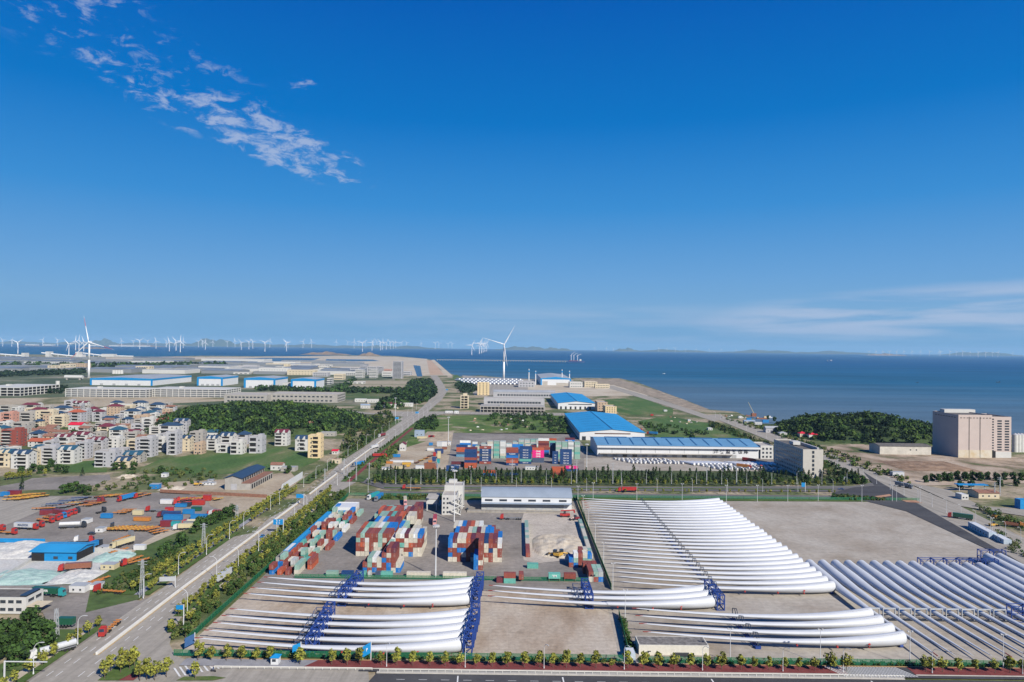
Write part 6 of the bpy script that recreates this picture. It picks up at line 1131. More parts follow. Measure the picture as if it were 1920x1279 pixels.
fence('green mesh fence between the road planting and left yard', (-128.6, 274, 0), (-128.6, 545, 0), 2.6, gnet, gpost, 3.2); fence('green mesh fence along the front of left blade yard', (-128, 262.6, 0), (44, 262.6, 0), 2.4, gnet, gpost, 3.2); fence('green mesh fence along the front of right blade yard', (50, 261.6, 0), (300, 261.6, 0), 2.4, gnet, gpost, 3.2)
fence('green mesh fence behind the blade yard by cross road', (-128, 546, 0), (330, 552, 0), 2.2, gnet, gpost, 5); fence('low green fence between blades and container yard', (-110, 351.5, 0), (48, 351.5, 0), 2.0, gnet, gpost, 4)
fence('tall dark green screen fence beside the big blade set', (52.6, 545, 0), (50.8, 340, 0), 3.0, gsol, gpost, 6, name='screen_fence'); fence('short dark green screen fence near the low shed', (49.5, 308, 0), (46.5, 262, 0), 2.8, gsol, gpost, 6, name='screen_fence')
polywood('creepers along the short green screen fence', [(1163, 1165), (1172, 1165), (1192, 1238), (1180, 1238)], 40, 1.1, 40, .3, [lfG, lfG])
# median barrier, railings
barm = mat('white_barrier', (.74, .72, .66), .6, var=.06, vs=.4)
for (ya, yb, lab) in ((262.5, 520, 'long white concrete barrier in the middle of the main road'), (548, 636, 'second piece of white median barrier past the crossing'), (655, 880, 'third piece of white median barrier farther up the road')):
    y = ya; r = E('median_barrier', lab, 'barrier', (0, 0, RZ - .08)); ys = np.arange(ya, yb, 8.0); segs = list(zip(ys, list(ys[1:]) + [yb])); mb = MB()
    L_ = [(cpt(y) - .38, y) for y in ys] + [(cpt(yb) - .38, yb)]; R_ = [(cpt(y) + .38, y) for y in ys] + [(cpt(yb) + .38, yb)]; mb.prism((L_ + R_[::-1])[::-1], 0, 1.0); O('wall', mb.mesh('wall', barm), r)
def railing(label, x0_, x1_, y, z):
    r = E('railing', label, 'railing', (x0_, y, z)); mb = MB(); mb.box(0, x1_ - x0_, -.06, .06, .75, .95); mb.box(0, x1_ - x0_, -.04, .04, .3, .4); O('rail', mb.mesh('rail', barm), r); n = min(90, int((x1_ - x0_) / 3)); mb = MB(); mb.box(-.07, .07, -.09, .09, 0, .95); pm = mb.mesh('post', barm)
    for k in range(n + 1): O('post', pm, r, ((x1_ - x0_) * k / n, 0, 0))
railing('long white railing along the front road', -47, 145, 251.1, .75); railing('white railing at the right end of front road', 196, 300, 251.1, .75); railing('white railing left of the front road start', -108, -50, 252.4, .6)
# signs
def sign(x, y, z, w, h, m, label, rz=0, posts=True, txt=None, ts=1):
    r = E('road_sign', label, 'sign', (x, y, .5), rz); slab(r, 'board', [(-w / 2, w / 2, -.08, .08, z, z + h)], m)
    if posts: slab(r, 'post', [(w / 2 + .1, w / 2 + .4, -.1, .2, 0, z + h + .3)], polem)
    if txt: q = O('lettering', text_mesh(txt, ts, whitep), r); q.location = (0, -.12, z + h / 2); q.rotation_euler = (R(90), 0, 0)
p = G(527, 1002); sign(p.x - 2, p.y, 5.6, 6.2, 3.4, fasc, 'large blue direction sign hanging over the main road', 0, True, '↑  P\n← →', 1.3); p = G(336, 1183); sign(p.x, p.y, 8.4, 3.0, 1.8, fasc, 'small blue sign on a tall pole at the corner'); p = G(355, 1217); sign(p.x, p.y, 1.0, 4.8, 3.6, mat('dull_blue_board', (.05, .13, .30), .6), 'blue notice board at the corner of green fence', R(70))
p = G(687, 1246); sign(p.x, p.y, 3, 4.6, 4.0, fasc, 'blue sign seen edge on by the front pavement', R(62), True, 'P', 1.6); p = G(544, 1236); sign(p.x + 2.3, p.y, 2.6, 3.4, 2.6, fasc, 'blue sign leaning over the guard booth', R(50)); p = G(313, 1104); sign(p.x, p.y, 3.2, 7, 2.2, greym, 'grey gantry sign board back by the left verge', R(10)); p = G(1506, 923); sign(p.x, p.y, 4, 3, 3.6, fasc, 'blue road sign beside the cross road at right')
for i, (a, b_) in enumerate([(562, 949), (782, 782), (838, 736), (744, 793)]): p = G(a, b_); sign(p.x, p.y, 5.5, 5.5, 3, fasc, f'distant blue road sign, {od(i + 1)} looking up the main road')
p = G(529, 922); q_ = G(567, 897); r = E('billboard', 'long blank white billboard wall beside the main road', 'billboard', p, math.atan2(q_.y - p.y, q_.x - p.x)); slab(r, 'panel', [(0, (q_ - p).length, -.2, .2, .4, 6)], steelW); slab(r, 'frame', [(0, (q_ - p).length, .3, .8, 0, 5)], greym)
p = G(8, 1279); r = E('sign_gantry', 'white signal gantry arm at the bottom left corner', 'gantry', p); slab(r, 'pole', [(-.2, .2, -.2, .2, 0, 7.5)], polem); slab(r, 'arm', [(.2, 15, -.12, .12, 7.1, 7.4)], polem)
# ================================================================ vehicles
tyre = mat('tyre', (.02, .02, .02), .9); chm = mat('chassis', (.05, .05, .055), .7); VC = {'red': (.40, .035, .03), 'blue': (.02, .19, .46), 'black': (.03, .035, .045), 'white': (.62, .62, .62), 'teal': (.03, .30, .32), 'maroon': (.20, .03, .04), 'orange': (.50, .20, .045), 'grey': (.2, .21, .23), 'yellow': (.58, .34, .05), 'cream': (.55, .48, .3), 'green': (.02, .10, .06), 'brown': (.25, .10, .06), 'pink': (.6, .3, .3), 'silver': (.5, .52, .54), 'navy': (.03, .06, .17)}
def vm(c): return mat('vehicle_' + c, VC[c], .35, var=.08, vs=.8, spec=.5)
mb = MB(); mb.tube((0, -.18, .52), (0, .18, .52), .52, n=12); whe = mb.mesh('wheel', tyre); mb = MB(); mb.tube((0, -.12, .33), (0, .12, .33), .33, n=10); whs = mb.mesh('wheel', tyre); _v = {}
def vmesh(key, fn):
    if key not in _v: mb = MB(); m = fn(mb); _v[key] = mb.mesh(key[0], m)
    return _v[key]
def cabm(c):
    def f(mb): mb.add([(0, -1.2, .9), (2.2, -1.2, .9), (2.2, 1.2, .9), (0, 1.2, .9), (0, -1.2, 3.6), (1.9, -1.15, 3.6), (1.9, 1.15, 3.6), (0, 1.2, 3.6), (2.3, -1.2, 2.1), (2.3, 1.2, 2.1)], [(0, 3, 2, 1), (4, 5, 6, 7), (0, 1, 8, 5, 4), (1, 2, 9, 8), (8, 9, 6, 5), (2, 3, 7, 6, 9), (3, 0, 4, 7)]); mb.box(.0, .8, -1.05, 1.05, 3.6, 4.0); mb.box(2.2, 2.42, -1.2, 1.2, .5, 1.1); return vm(c)
    return vmesh(('cab', c), f)
glm = vmesh(('windscreen',), lambda mb: (mb.add([(2.33, -1.02, 2.2), (2.33, 1.02, 2.2), (1.98, .98, 3.3), (1.98, -.98, 3.3), (2.26, -1.02, 2.2), (2.26, 1.02, 2.2), (1.92, .98, 3.3), (1.92, -.98, 3.3)], [(0, 1, 2, 3), (7, 6, 5, 4), (0, 4, 5, 1), (1, 5, 6, 2), (2, 6, 7, 3), (3, 7, 4, 0)]), glass)[1])
def flatm(c, L_): return vmesh(('trailer', c, L_), lambda mb: (mb.box(-L_, 0, -.55, -.3, 1.0, 1.35), mb.box(-L_, 0, .3, .55, 1.0, 1.35), [mb.box(-L_ * k / 5 - (.3 if k < 5 else 0) + (0 if k else 0), -L_ * k / 5 + (.0 if k < 5 else .3), -1.2, 1.2, 1.1, 1.45) for k in range(6)], vm(c))[-1])
def truck(px_, py_, hd, cab, load, lc, label, Lt=12.2, w=None, group=None, zz=.4, name='truck'):
    p = G(px_, py_) if w is None else Vector(w); r = E(name, label, 'truck' if name == 'truck' else 'trailer', (p.x, p.y, zz), R(hd), group); off = 0
    if cab: O('cab', cabm(cab), r, (0, 0, 0)); O('windscreen', glm, r); O('chassis', vmesh(('chassis',), lambda mb: (mb.box(-4.2, 1.8, -.5, .5, .6, 1.0), chm)[1]), r); [O('wheel', whe, r, (x_, y_, 0)) for x_ in (1.2, -2.3, -3.6) for y_ in (-1, 1)]; off = -.8
    if load:
        if load in ('flat', 'box', 'tank'): O('trailer', flatm(lc if load == 'flat' else 'grey', Lt), r, (off, 0, 0)); [O('wheel', whe, r, (off - Lt + x_, y_, 0)) for x_ in (1.2, 2.5, 3.8) for y_ in (-1, 1)]
        if not cab: O('landing_leg', vmesh(('landing_leg',), lambda mb: (mb.box(-3, -2.8, -.8, .8, 0, 1.2), chm)[1]), r)
        if load == 'box': O('cargo_box', vmesh(('cargo_box', lc, Lt), lambda mb: (mb.box(-Lt, 0, -1.22, 1.22, 1.46, 4.15), [mb.box(-Lt * k / 12 - .1, -Lt * k / 12 + .1, -1.25, 1.25, 1.5, 4.12) for k in range(1, 12)], vm(lc))[-1]), r, (off, 0, 0))
        if load == 'tank': O('tank', vmesh(('tank', lc, Lt), lambda mb: (mb.tube((-Lt, 0, 2.7), (-.2, 0, 2.7), 1.2, n=14), vm(lc))[-1]), r, (off, 0, 0))
        if load == 'tip': O('tipper', vmesh(('tipper', lc), lambda mb: (mb.box(-8, 0, -1.2, 1.2, 1.1, 1.4), mb.box(-8, 0, -1.25, -1.1, 1.4, 2.9), mb.box(-8, 0, 1.1, 1.25, 1.4, 2.9), mb.box(-.15, 0, -1.1, 1.1, 1.4, 3.1), mb.box(-8, -7.85, -1.1, 1.1, 1.4, 2.9), vm(lc))[-1]), r, (off, 0, 0)); [O('wheel', whe, r, (off - x_, y_, 0)) for x_ in (6, 7.2) for y_ in (-1, 1)]
    return r
T_ = '''95,981,-22,red,flat,orange|106,977,-22,red,flat,orange|111,974,-22,red,flat,brown|118,972,-22,blue,flat,grey|125,970,-22,red,box,maroon|130,967,-22,red,flat,grey|138,965,-22,red,flat,maroon|144,962,-22,black,flat,grey|64,994,-5,red,box,silver|76,989,-15,red,flat,orange|24,1003,-8,red,flat,orange|2,996,-5,red,flat,brown|154,990,12,black,tank,white|192,962,60,black,0,0|184,1026,80,black,box,blue|147,1018,200,white,flat,grey|168,1018,10,red,flat,grey|214,992,215,black,flat,grey|243,1008,80,grey,flat,orange|226,941,250,red,box,blue|256,935,250,red,flat,orange|190,942,10,maroon,flat,brown|183,944,12,maroon,flat,brown|280,960,180,red,flat,grey|302,971,182,maroon,box,navy|236,1062,235,red,flat,orange|119,1073,195,red,box,brown|112,1120,-4,teal,box,green|186,1112,172,red,flat,orange|195,1193,-84,red,flat,orange|214,1030,250,cream,box,cream|68,1238,228,white,tank,silver|331,947,215,red,flat,red|337,942,215,red,flat,maroon|332,995,190,white,box,cream|349,986,185,red,tank,cream|398,968,170,white,box,red|712,820,250,white,box,maroon|697,843,250,white,box,white|722,858,5,red,box,red|664,876,240,grey,box,blue|1164,923,180,red,box,red|760,918,180,red,flat,orange|1706,917,-62,grey,box,grey|1784,972,142,red,box,green|1912,990,-30,orange,tip,brown|815,985,-85,pink,box,red|693,938,250,white,box,teal|706,941,262,grey,box,blue|760,948,-80,pink,box,cream|944,975,180,red,flat,grey|1378,859,180,red,flat,red|1427,880,-90,red,flat,brown|1405,880,-40,red,box,orange|1414,868,-45,red,box,red|1202,809,60,red,flat,red|1216,815,150,red,box,blue|1228,826,150,red,flat,brown|1318,828,190,white,flat,red|1300,832,170,white,flat,red'''
def zone(a, b_): return 'truck park' if a < 420 and b_ < 1065 else ('bottom left corner' if a < 300 else ('main road' if a < 730 and b_ < 900 else ('right side' if a > 1650 else ('far depot' if b_ < 900 else 'middle roads and yard'))))
TL = [t_.split(',') for t_ in T_.split('|')]; rank = {}
for z_ in set(zone(float(q[0]), float(q[1])) for q in TL):
    for n_, i_ in enumerate(sorted([i for i, q in enumerate(TL) if zone(float(q[0]), float(q[1])) == z_], key=lambda i: float(TL[i][0]))): rank[i_] = n_ + 1
for i, t_ in enumerate(T_.split('|')):
    a, b_, hd, cab, ld, lc = t_.split(','); a, b_ = float(a), float(b_); la = {'flat': f'flat {lc} trailer', 'box': f'{lc} box load', 'tank': f'{lc} tank', 'tip': f'{lc} tipper body', '0': 'no trailer'}[ld]
    where = 'truck park' if a < 420 and b_ < 1065 else ('bottom left corner' if a < 300 else ('main road' if a < 730 and b_ < 900 else ('right side' if a > 1650 else ('far depot' if b_ < 900 else 'middle roads and yard'))))
    r = truck(a, b_, float(hd), cab, ld if ld != '0' else None, lc, f'{cab} truck with {la}, {od(rank[i])} from the left in the {where}', group='trucks in the ' + where if where == 'truck park' else None)
    if i == 8: q = O('lettering', text_mesh('MAERSK', 2.0, mat('navy_lettering', (.02, .05, .14), .6)), r); q.location = (-6.6, -1.3, 2.8); q.rotation_euler = (R(90), 0, 0)
    if i in (27,): q = O('lettering', text_mesh('EVER', 1.5, whitep), r); q.location = (-6.6, -1.3, 2.8); q.rotation_euler = (R(90), 0, 0)
r = truck(0, 0, 0, None, 'box', 'green', 'dark green box trailer without cab near the lattice pole', 6.5, w=(*G(139, 1178)[:2], 0), name='trailer'); p = G(397, 1098); truck(0, 0, 83, None, 'box', 'silver', 'long pale grey box trailer parked on the main road', 14, w=(p.x + 3.5, p.y + 15, 0), name='trailer')
TQ = []; k = 0
for (x0_, y0_, dx, dy, n, cols, hd, L_) in [(200, 931, 9.3, -.5, 9, 'brown,orange,orange,yellow', 62, 10), (225, 990, 7.8, .1, 10, 'yellow,orange', 60, 11), (60, 957, 7, 0, 3, 'orange', 15, 10), (78, 951, 8, -1.9, 9, 'grey,navy,grey', 18, 11), (92, 955, 8, -1.9, 7, 'grey,grey,brown', 18, 11), (148, 951, 9, -2, 4, 'orange,brown', 14, 9), (122, 948, 7, -2, 2, 'yellow', 20, 10), (5, 940, 9, -1.2, 7, 'yellow,orange,yellow', 12, 12), (8, 934, 9, -1.0, 6, 'yellow,yellow,orange', 14, 12), (337, 937, 7.2, -.2, 9, 'red,orange,yellow,orange', 58, 10), (246, 1056, 7, -3, 4, 'orange', 58, 10), (212, 965, 9, -3, 3, 'orange', 8, 9), (300, 992, 8, 3, 3, 'orange', 55, 10), (181, 1098, 12, -6, 3, 'orange', 62, 12), (394, 936, 12, .5, 3, 'yellow,orange', 50, 8), (234, 1034, 6, -2, 2, 'orange', 60, 9), (788, 868, 8, -4, 4, 'brown,yellow,orange', 60, 9)]:
    cs = cols.split(',')
    for j in range(n):
        k += 1; c_ = cs[j % len(cs)]; TQ.append((x0_ + dx * j, y0_ + dy * j, hd + random.uniform(-4, 4) + (180 if hd < 30 else 0), None, 'flat', c_, c_, L_))
for k, q in enumerate(sorted(TQ)): truck(q[0], q[1], q[2], None, 'flat', q[5], f'empty {q[5]} skeleton trailer, {od(k + 1)} from the left of those in rows', q[7], group='empty skeleton trailers in rows', name='trailer')
# box shaped loads, huts and cabins standing about (left truck park, messy yard)
BX = '''152,983,13,8,white,cabin|178,1000,14,8,white,cabin|188,973,20,8,blue,box|300,946,22,8,white,box|309,960,14,7,red,box|338,951,18,7,black,box|328,952,20,6,blue,box|342,965,20,8,blue,box|358,959,18,7,green,box|306,976,34,9,blue,box|357,975,30,9,blue,box|343,987,26,9,grey,hut|360,948,22,9,red,box|380,940,14,10,red,box|388,966,26,6,red,box|300,989,18,11,maroon,box|319,988,16,8,teal,box|248,967,18,9,cream,box|250,978,30,7,orange,box|74,967,36,9,maroon,box|280,918,17,9,blue,hut|302,896,10,7,white,hut|379,911,22,5,white,hut|388,904,10,3,grey,hut|183,1033,18,6,white,hut|250,1033,20,9,white,box|188,1070,26,10,cream,hut|129,1113,30,13,white,hut|168,1108,17,10,white,hut|0,932,14,8,blue,box|14,929,22,8,maroon,box|782,823,19,4,cream,box|803,822,11,5,red,box|736,858,14,5,blue,box|731,868,44,4,white,box|738,880,16,5,cream,box|716,882,16,4,white,hut|724,870,12,4,orange,box|779,880,16,6,white,box|795,880,23,11,brown,box|813,878,6,5,blue,box|810,866,7,8,navy,box|803,868,7,4,orange,box|819,870,5,8,teal,box|820,860,6,13,cream,box|812,856,5,7,red,box|815,851,16,8,navy,box|801,846,12,5,white,box|819,838,10,9,silver,box|829,838,9,9,white,box|804,836,7,5,blue,box|829,843,9,4,brown,box|840,836,5,7,white,hut|754,872,16,4,yellow,box|762,876,6,4,yellow,box|852,776,8,5,white,hut|835,775,14,4,white,hut|1290,790,5,3,white,hut|1400,788,9,4,blue,box|1385,785,7,4,white,hut|1415,797,14,5,silver,hut|1430,793,12,5,blue,box|1674,894,22,8,silver,hut|1725,843,8,5,white,hut|1582,905,16,8,silver,hut|985,882,24,6,white,hut|1072,880,10,5,white,hut|1220,780,5,3,red,box|1245,772,6,3,white,hut'''
for i, t_ in enumerate(sorted(BX.split('|'), key=lambda q: float(q.split(',')[0]))):
    a, b_, w_, h_, c_, kd = t_.split(','); a, b_, w_, h_ = float(a), float(b_), float(w_), float(h_); x, y, w, d, h = Bp(a, a + w_, b_, b_ - h_, 3); h = min(h, 8); d = 2.6 if kd == 'box' else 5
    where = 'left truck park' if a < 420 else ('messy yard by main road' if a < 850 else 'ground beyond the depots')
    r = E('storage_box' if kd == 'box' else 'hut', f'{c_} {kd} on the {where}, {od(i + 1)} loose box from the left', 'storage box' if kd == 'box' else 'hut', (x, y, .35), R(random.uniform(-3, 3)))
    slab(r, 'body', [(0, w, 0, d, .15, h)], vm(c_)); slab(r, 'roof', [(-.1, w + .1, -.1, d + .1, h, h + .12)], vm(c_) if kd == 'box' else roofG)
    if kd != 'box': wins(r, 'front', w, d, h, max(1, int(w / 3)), 1, .9, .9, 1.1)
    else: slab(r, 'door', [(w + .01, w + .08, .1, d - .1, .3, h - .2)], vm(c_))
# cars and small machines
def carm(c): return vmesh(('body', c), lambda mb: (mb.add([(-2.2, -.85, .3), (2.2, -.85, .3), (2.2, .85, .3), (-2.2, .85, .3), (-2.2, -.85, .9), (2.2, -.82, .8), (2.2, .82, .8), (-2.2, .85, .9)], [(0, 3, 2, 1), (4, 5, 6, 7), (0, 1, 5, 4), (1, 2, 6, 5), (2, 3, 7, 6), (3, 0, 4, 7)]), vm(c))[1])
cgl = vmesh(('windows',), lambda mb: (mb.add([(-1.7, -.78, .88), (1.1, -.78, .84), (1.1, .78, .84), (-1.7, .78, .88), (-1.2, -.62, 1.42), (.35, -.62, 1.42), (.35, .62, 1.42), (-1.2, .62, 1.42)], [(0, 3, 2, 1), (4, 5, 6, 7), (0, 1, 5, 4), (1, 2, 6, 5), (2, 3, 7, 6), (3, 0, 4, 7)]), glass)[1]); 
def crf(c): return vmesh(('car_roof', c), lambda mb: (mb.box(-1.15, .3, -.6, .6, 1.42, 1.47), vm(c))[1])
def car(px_, py_, hd, c, label, group=None, w=None, wh_=True):
    p = Vector(w) if w else G(px_, py_); r = E('car', label, 'car', (p.x, p.y, .45), R(hd), group); O('body', carm(c), r); O('windows', cgl, r); O('car_roof', crf(c), r)
    if wh_: [O('wheel', whs, r, (a, b_, 0)) for a in (-1.35, 1.35) for b_ in (-.8, .8)]
for a in ((492, 1008, 90, 'blue', 'blue car driving up the main road'), (602, 923, 90, 'black', 'black car at the main road crossing'), (172, 1003, 0, 'black', 'black car parked in the truck park'), (1577, 919, 170, 'navy', 'dark blue car on the cross road at right'), (866, 948, 100, 'black', 'black car beside the white office, upper one'), (868, 951.5, 100, 'white', 'white car beside the white office'), (863, 957, 95, 'maroon', 'maroon car beside the white office'), (876, 957, 95, 'black', 'black car parked near the warehouse end'), (395, 904, 20, 'white', 'white van like car on the dirt yard')): car(*a)
# rows of white vehicles and blade sections in front of the long warehouse
k = 0
for ri in range(11):
    for ci in range(14):
        y = 738 - ri * 6.0; x = 112 + ci * 4.4 + ri * 3.8 + (0 if ci < 7 else 4) + random.uniform(-1.0, 1.0) + 62 * (ri > 4) 
        if (ri < 5 and ci > 11) or k > 130: continue
        k += 1; r_ = E('parked_van', f'white parked van, {od(k)} counted from the back row leftmost', 'van', (x, y + random.uniform(-.5, .5), .4), R(115 + random.uniform(-6, 6)), 'white vans in the lot before the long warehouse'); O('body', vmesh(('van_body',), lambda mb: (mb.box(-2.3, 2.3, -.9, .9, .4, 1.7), mb.box(-2.3, 1.2, -.85, .85, 1.7, 2.1), vm('white'))[-1]), r_); O('windows', vmesh(('van_windows',), lambda mb: (mb.box(1.25, 1.9, -.8, .8, 1.7, 1.78), glass)[-1]), r_)
tubem = vmesh(('tube_section',), lambda mb: (mb.tube((0, 0, 1.5), (0, 22, 1.2), 1.35, .7, 12), towerm)[1]); sad = vmesh(('saddle',), lambda mb: (mb.box(-1.3, 1.3, 1, 2, 0, .6), mb.box(-.3, .3, 2, 17, 0, .2), mb.box(-1, 1, 17, 18, 0, .7), darkm)[-1])
for i in range(30):
    x = 178 + i * 4.2 + (5 if i > 9 else 0) + (4 if i > 19 else 0); r = E('blade_section', f'white tapered section, {od(i + 1)} from the left before the long warehouse', 'blade section', (x + 12, 706, .4), R(28), 'white sections before the long warehouse'); O('shell', tubem, r); O('saddle', sad, r)
for i in range(64):
    ri, ci = divmod(i, 16); x = XatpX(862 + ci * 7.6 + ri * 4, 2480 - 95 * ri); r = E('tower_section', f'white turbine part, {od(ci + 1)} in row {od(ri + 1)} of the shore yard', 'turbine part', (x, 2480 - 95 * ri, .3), R(35 if ri % 2 else 20), 'turbine parts in the shore yard', 2.2); O('shell', tubem, r); O('saddle', vmesh(('saddle_blue',), lambda mb: (mb.box(-1.3, 1.3, 1, 3, 0, .6), mb.box(-.3, .3, 3, 16, 0, .2), mb.box(-1, 1, 16, 18, 0, .7), bluem)[-1]), r)
def machine(px_, py_, hd, c, label, arm=True, s_=1.0):
    p = G(px_, py_); r = E('wheel_loader', label, 'loader', (p.x, p.y, .35), R(hd), None, s_); slab(r, 'body', [(-3, .2, -1.1, 1.1, .9, 2.1)], vm(c)); slab(r, 'cab', [(-.9, .6, -.8, .8, 2.1, 3.4)], glass); [O('wheel', whe, r, (a, b_, 0)) for a in (-2.2, 1.3) for b_ in (-1.1, 1.1)]
    mb = MB(); mb.tube((.3, 0, 1.8), (3.2, 0, 1.1), .28, n=6); O('arm', mb.mesh('arm', vm(c)), r); mb = MB(); mb.extx([(-1.4, .3), (1.4, .3), (1.4, 1.2), (-1.4, 1.2)], 3.1, 4.0); O('bucket', mb.mesh('bucket', chm), r)
machine(1040, 1045, 150, 'yellow', 'yellow wheel loader at the left on the sand heap', s_=1.2); machine(1053, 1044, 20, 'yellow', 'yellow wheel loader at the right on the sand heap', s_=1.2); machine(1078, 976, 200, 'maroon', 'dark red loader beside the green fence'); machine(1863, 988, 10, 'yellow', 'yellow loader beside the asphalt side road'); machine(372, 911, 10, 'yellow', 'yellow loader on the waste ground left', s_=1.1); machine(1866, 972, 30, 'orange', 'orange loader at the coast road edge')
p = G(1050, 970); r = E('reach_stacker', 'red reach stacker parked before the arched warehouse', 'crane vehicle', (p.x, p.y, .35)); slab(r, 'body', [(0, 7, -1.5, 1.5, .9, 2.4)], vm('red')); slab(r, 'cab', [(2.5, 4, -.9, .9, 2.4, 4.2)], glass); mb = MB(); mb.tube((.5, 0, 4.3), (10.5, 0, 4.9), .45, n=6); mb.box(9.5, 10.5, -3, 3, 3.6, 4.4); O('boom', mb.mesh('boom', vm('red')), r); [O('wheel', whe, r, (a, b_, 0), sc_=1.4) for a in (1, 6) for b_ in (-1.4, 1.4)]
# scooter and rider on the front lane
p = G(400, 1262); r = E('scooter', 'dark scooter riding on the pale lane at the corner', 'scooter', (p.x, p.y, .45), R(170)); slab(r, 'body', [(-.8, .7, -.2, .2, .35, .8)], chm); [O('wheel', whs, r, (a, 0, 0), sc_=(.9, .6, .9)) for a in (-.75, .8)]; mb = MB(); mb.box(.6, .7, -.35, .35, 1.05, 1.15); mb.box(.62, .68, -.04, .04, .7, 1.05); O('handlebar', mb.mesh('handlebar', chm), r)
sk = bpy.data.meshes.new('person'); vs = [(0, 0, .85), (-.02, 0, 1.1), (.02, 0, 1.4), (.05, 0, 1.52), (.08, 0, 1.66), (.07, 0, 1.78), (.05, .19, 1.38), (.22, .25, 1.15), (.52, .28, 1.1), (.05, -.19, 1.38), (.22, -.25, 1.15), (.52, -.28, 1.1), (.38, .14, .85), (.40, .15, .45), (.52, .15, .42), (.38, -.14, .85), (.40, -.15, .45), (.52, -.15, .42)]
sk.from_pydata(vs, [(0, 1), (1, 2), (2, 3), (3, 4), (4, 5), (2, 6), (6, 7), (7, 8), (2, 9), (9, 10), (10, 11), (0, 12), (12, 13), (13, 14), (0, 15), (15, 16), (16, 17)], []); o = O('person', sk, label='person in dark clothes sitting on the scooter at the corner', cat='person'); md = o.modifiers.new('skin', 'SKIN'); rr = [.15, .16, .17, .06, .11, .09, .07, .05, .045, .07, .05, .045, .09, .065, .05, .09, .065, .05]
for v_, q in zip(sk.skin_vertices[0].data, rr): v_.radius = (q, q)
sk.skin_vertices[0].data[0].use_root = True; sk.materials.append(vm('navy')); o.modifiers.new('sub', 'SUBSURF').levels = 1; o.location = (p.x, p.y, .45); o.rotation_euler = (0, 0, R(170))
# ================================================================ heaps, pier, boats
def heap(name, label, pts, h, m, n=34):
    ps = [G(a, b_) for a, b_ in pts]; cx = sum(p.x for p in ps) / len(ps); cy = sum(p.y for p in ps) / len(ps); ax = (max(p.x for p in ps) - min(p.x for p in ps)) / 2; ay = (max(p.y for p in ps) - min(p.y for p in ps)) / 2; vs = []
    for j in np.linspace(-1, 1, n):
        for i in np.linspace(-1, 1, n):
            d = max(0, 1 - abs(i) ** 2.6 - abs(j) ** 2.6); z = h * d ** .6 * (.72 + .5 * mnoise.noise((i * 2.3, j * 2.3, cx)) + .22 * mnoise.noise((i * 6, j * 6, cx + 3))) - .05; vs.append((i * ax, j * ay, z))
    me = bpy.data.meshes.new(name); me.from_pydata(vs, [], [(a * n + b_, a * n + b_ + 1, (a + 1) * n + b_ + 1, (a + 1) * n + b_) for a in range(n - 1) for b_ in range(n - 1)]); me.materials.append(m); me.update(); O(name, me, None, (cx, cy, .36), label=label, cat='heap')
pale = gmat('pale_sand', [(0.3, (.42, .35, .26)), (.5, (.54, .47, .37)), (.7, (.60, .55, .46))], .12, fine=.15); heap('sand_heap', 'broad pale sand heap between two container walls', [(998, 1005), (1090, 1002), (1096, 1045), (1003, 1046)], 2.6, pale)
wsheet('sand_floor', [(8, 386), (15, 380), (30, 386), (48, 392), (50, 470), (48, 520), (12, 520), (8, 470)], .325, gmat('sandy_floor', [(0.3, (.36, .32, .27)), (.5, (.46, .41, .35)), (.7, (.52, .46, .38))], .05))
mint = MATS['mint_gravel']; heap('gravel_heap', 'mint green gravel heap by the gate office', [(0, 1074), (92, 1070), (80, 1096), (4, 1097)], 2.2, mint); heap('gravel_heap', 'pale grey gravel heap left of the blue shed', [(0, 1022), (80, 1018), (84, 1044), (0, 1050)], 3.0, MATS['pale_gravel']); heap('gravel_heap', 'pale heap right of the red tipper trailer', [(120, 1076), (168, 1068), (170, 1092), (118, 1095)], 2, MATS['pale_gravel']); heap('gravel_heap', 'greenish gravel heap beside the white cabin row', [(190, 1040), (232, 1036), (236, 1052), (196, 1056)], 2.2, mint)
heap('dirt_heap', 'brown dirt heap on the waste plot before the low shed', [(1702, 866), (1770, 866), (1772, 882), (1700, 884)], 2.2, gmat('brown_dirt', [(.3, (.16, .10, .06)), (.6, (.32, .22, .15))], .1)); heap('dirt_heap', 'orange earth cut at the foot of the wooded hill', [(650, 789), (676, 789), (678, 803), (652, 803)], 12, gmat('orange_earth', [(.3, (.42, .22, .10)), (.6, (.55, .34, .18))], .1)); heap('dirt_heap', 'pale dirt mound in the messy yard', [(800, 810), (835, 810), (838, 828), (804, 828)], 2, dirt)
heap('dirt_heap', 'sandy mound on the waste ground below the village', [(232, 892), (244, 892), (244, 898), (232, 898)], 2.2, pale); heap('dirt_heap', 'rubble mound left of the workshop yard', [(310, 914), (336, 914), (336, 921), (310, 921)], 1.6, pale)
for i, (a, b_, c_, h_, la) in enumerate([(0, 262, 336, 2.0, 'white wall along the gravel yard')]): pass
p = G(0, 1018); r = E('yard_wall', 'bright blue low wall behind the gravel yard', 'wall', (p.x, p.y, .3)); slab(r, 'panel', [(-12, XatpX(84, p.y) - p.x, 0, .3, 0, 2.4)], fasc)
a, b_ = G(-20, 1100), G(60, 1052); r = E('yard_wall', 'long white wall running diagonally across the gravel yard', 'wall', (a.x, a.y, .3), math.atan2(b_.y - a.y, b_.x - a.x)); slab(r, 'panel', [(0, (b_ - a).length, 0, .3, 0, 1.6)], wallW); a, b_ = G(165, 1034), G(246, 1040); r = E('yard_wall', 'white wall right of the blue shed', 'wall', (a.x, a.y, .3), math.atan2(b_.y - a.y, b_.x - a.x)); slab(r, 'panel', [(0, (b_ - a).length, 0, .3, 0, 2.2)], wallW)
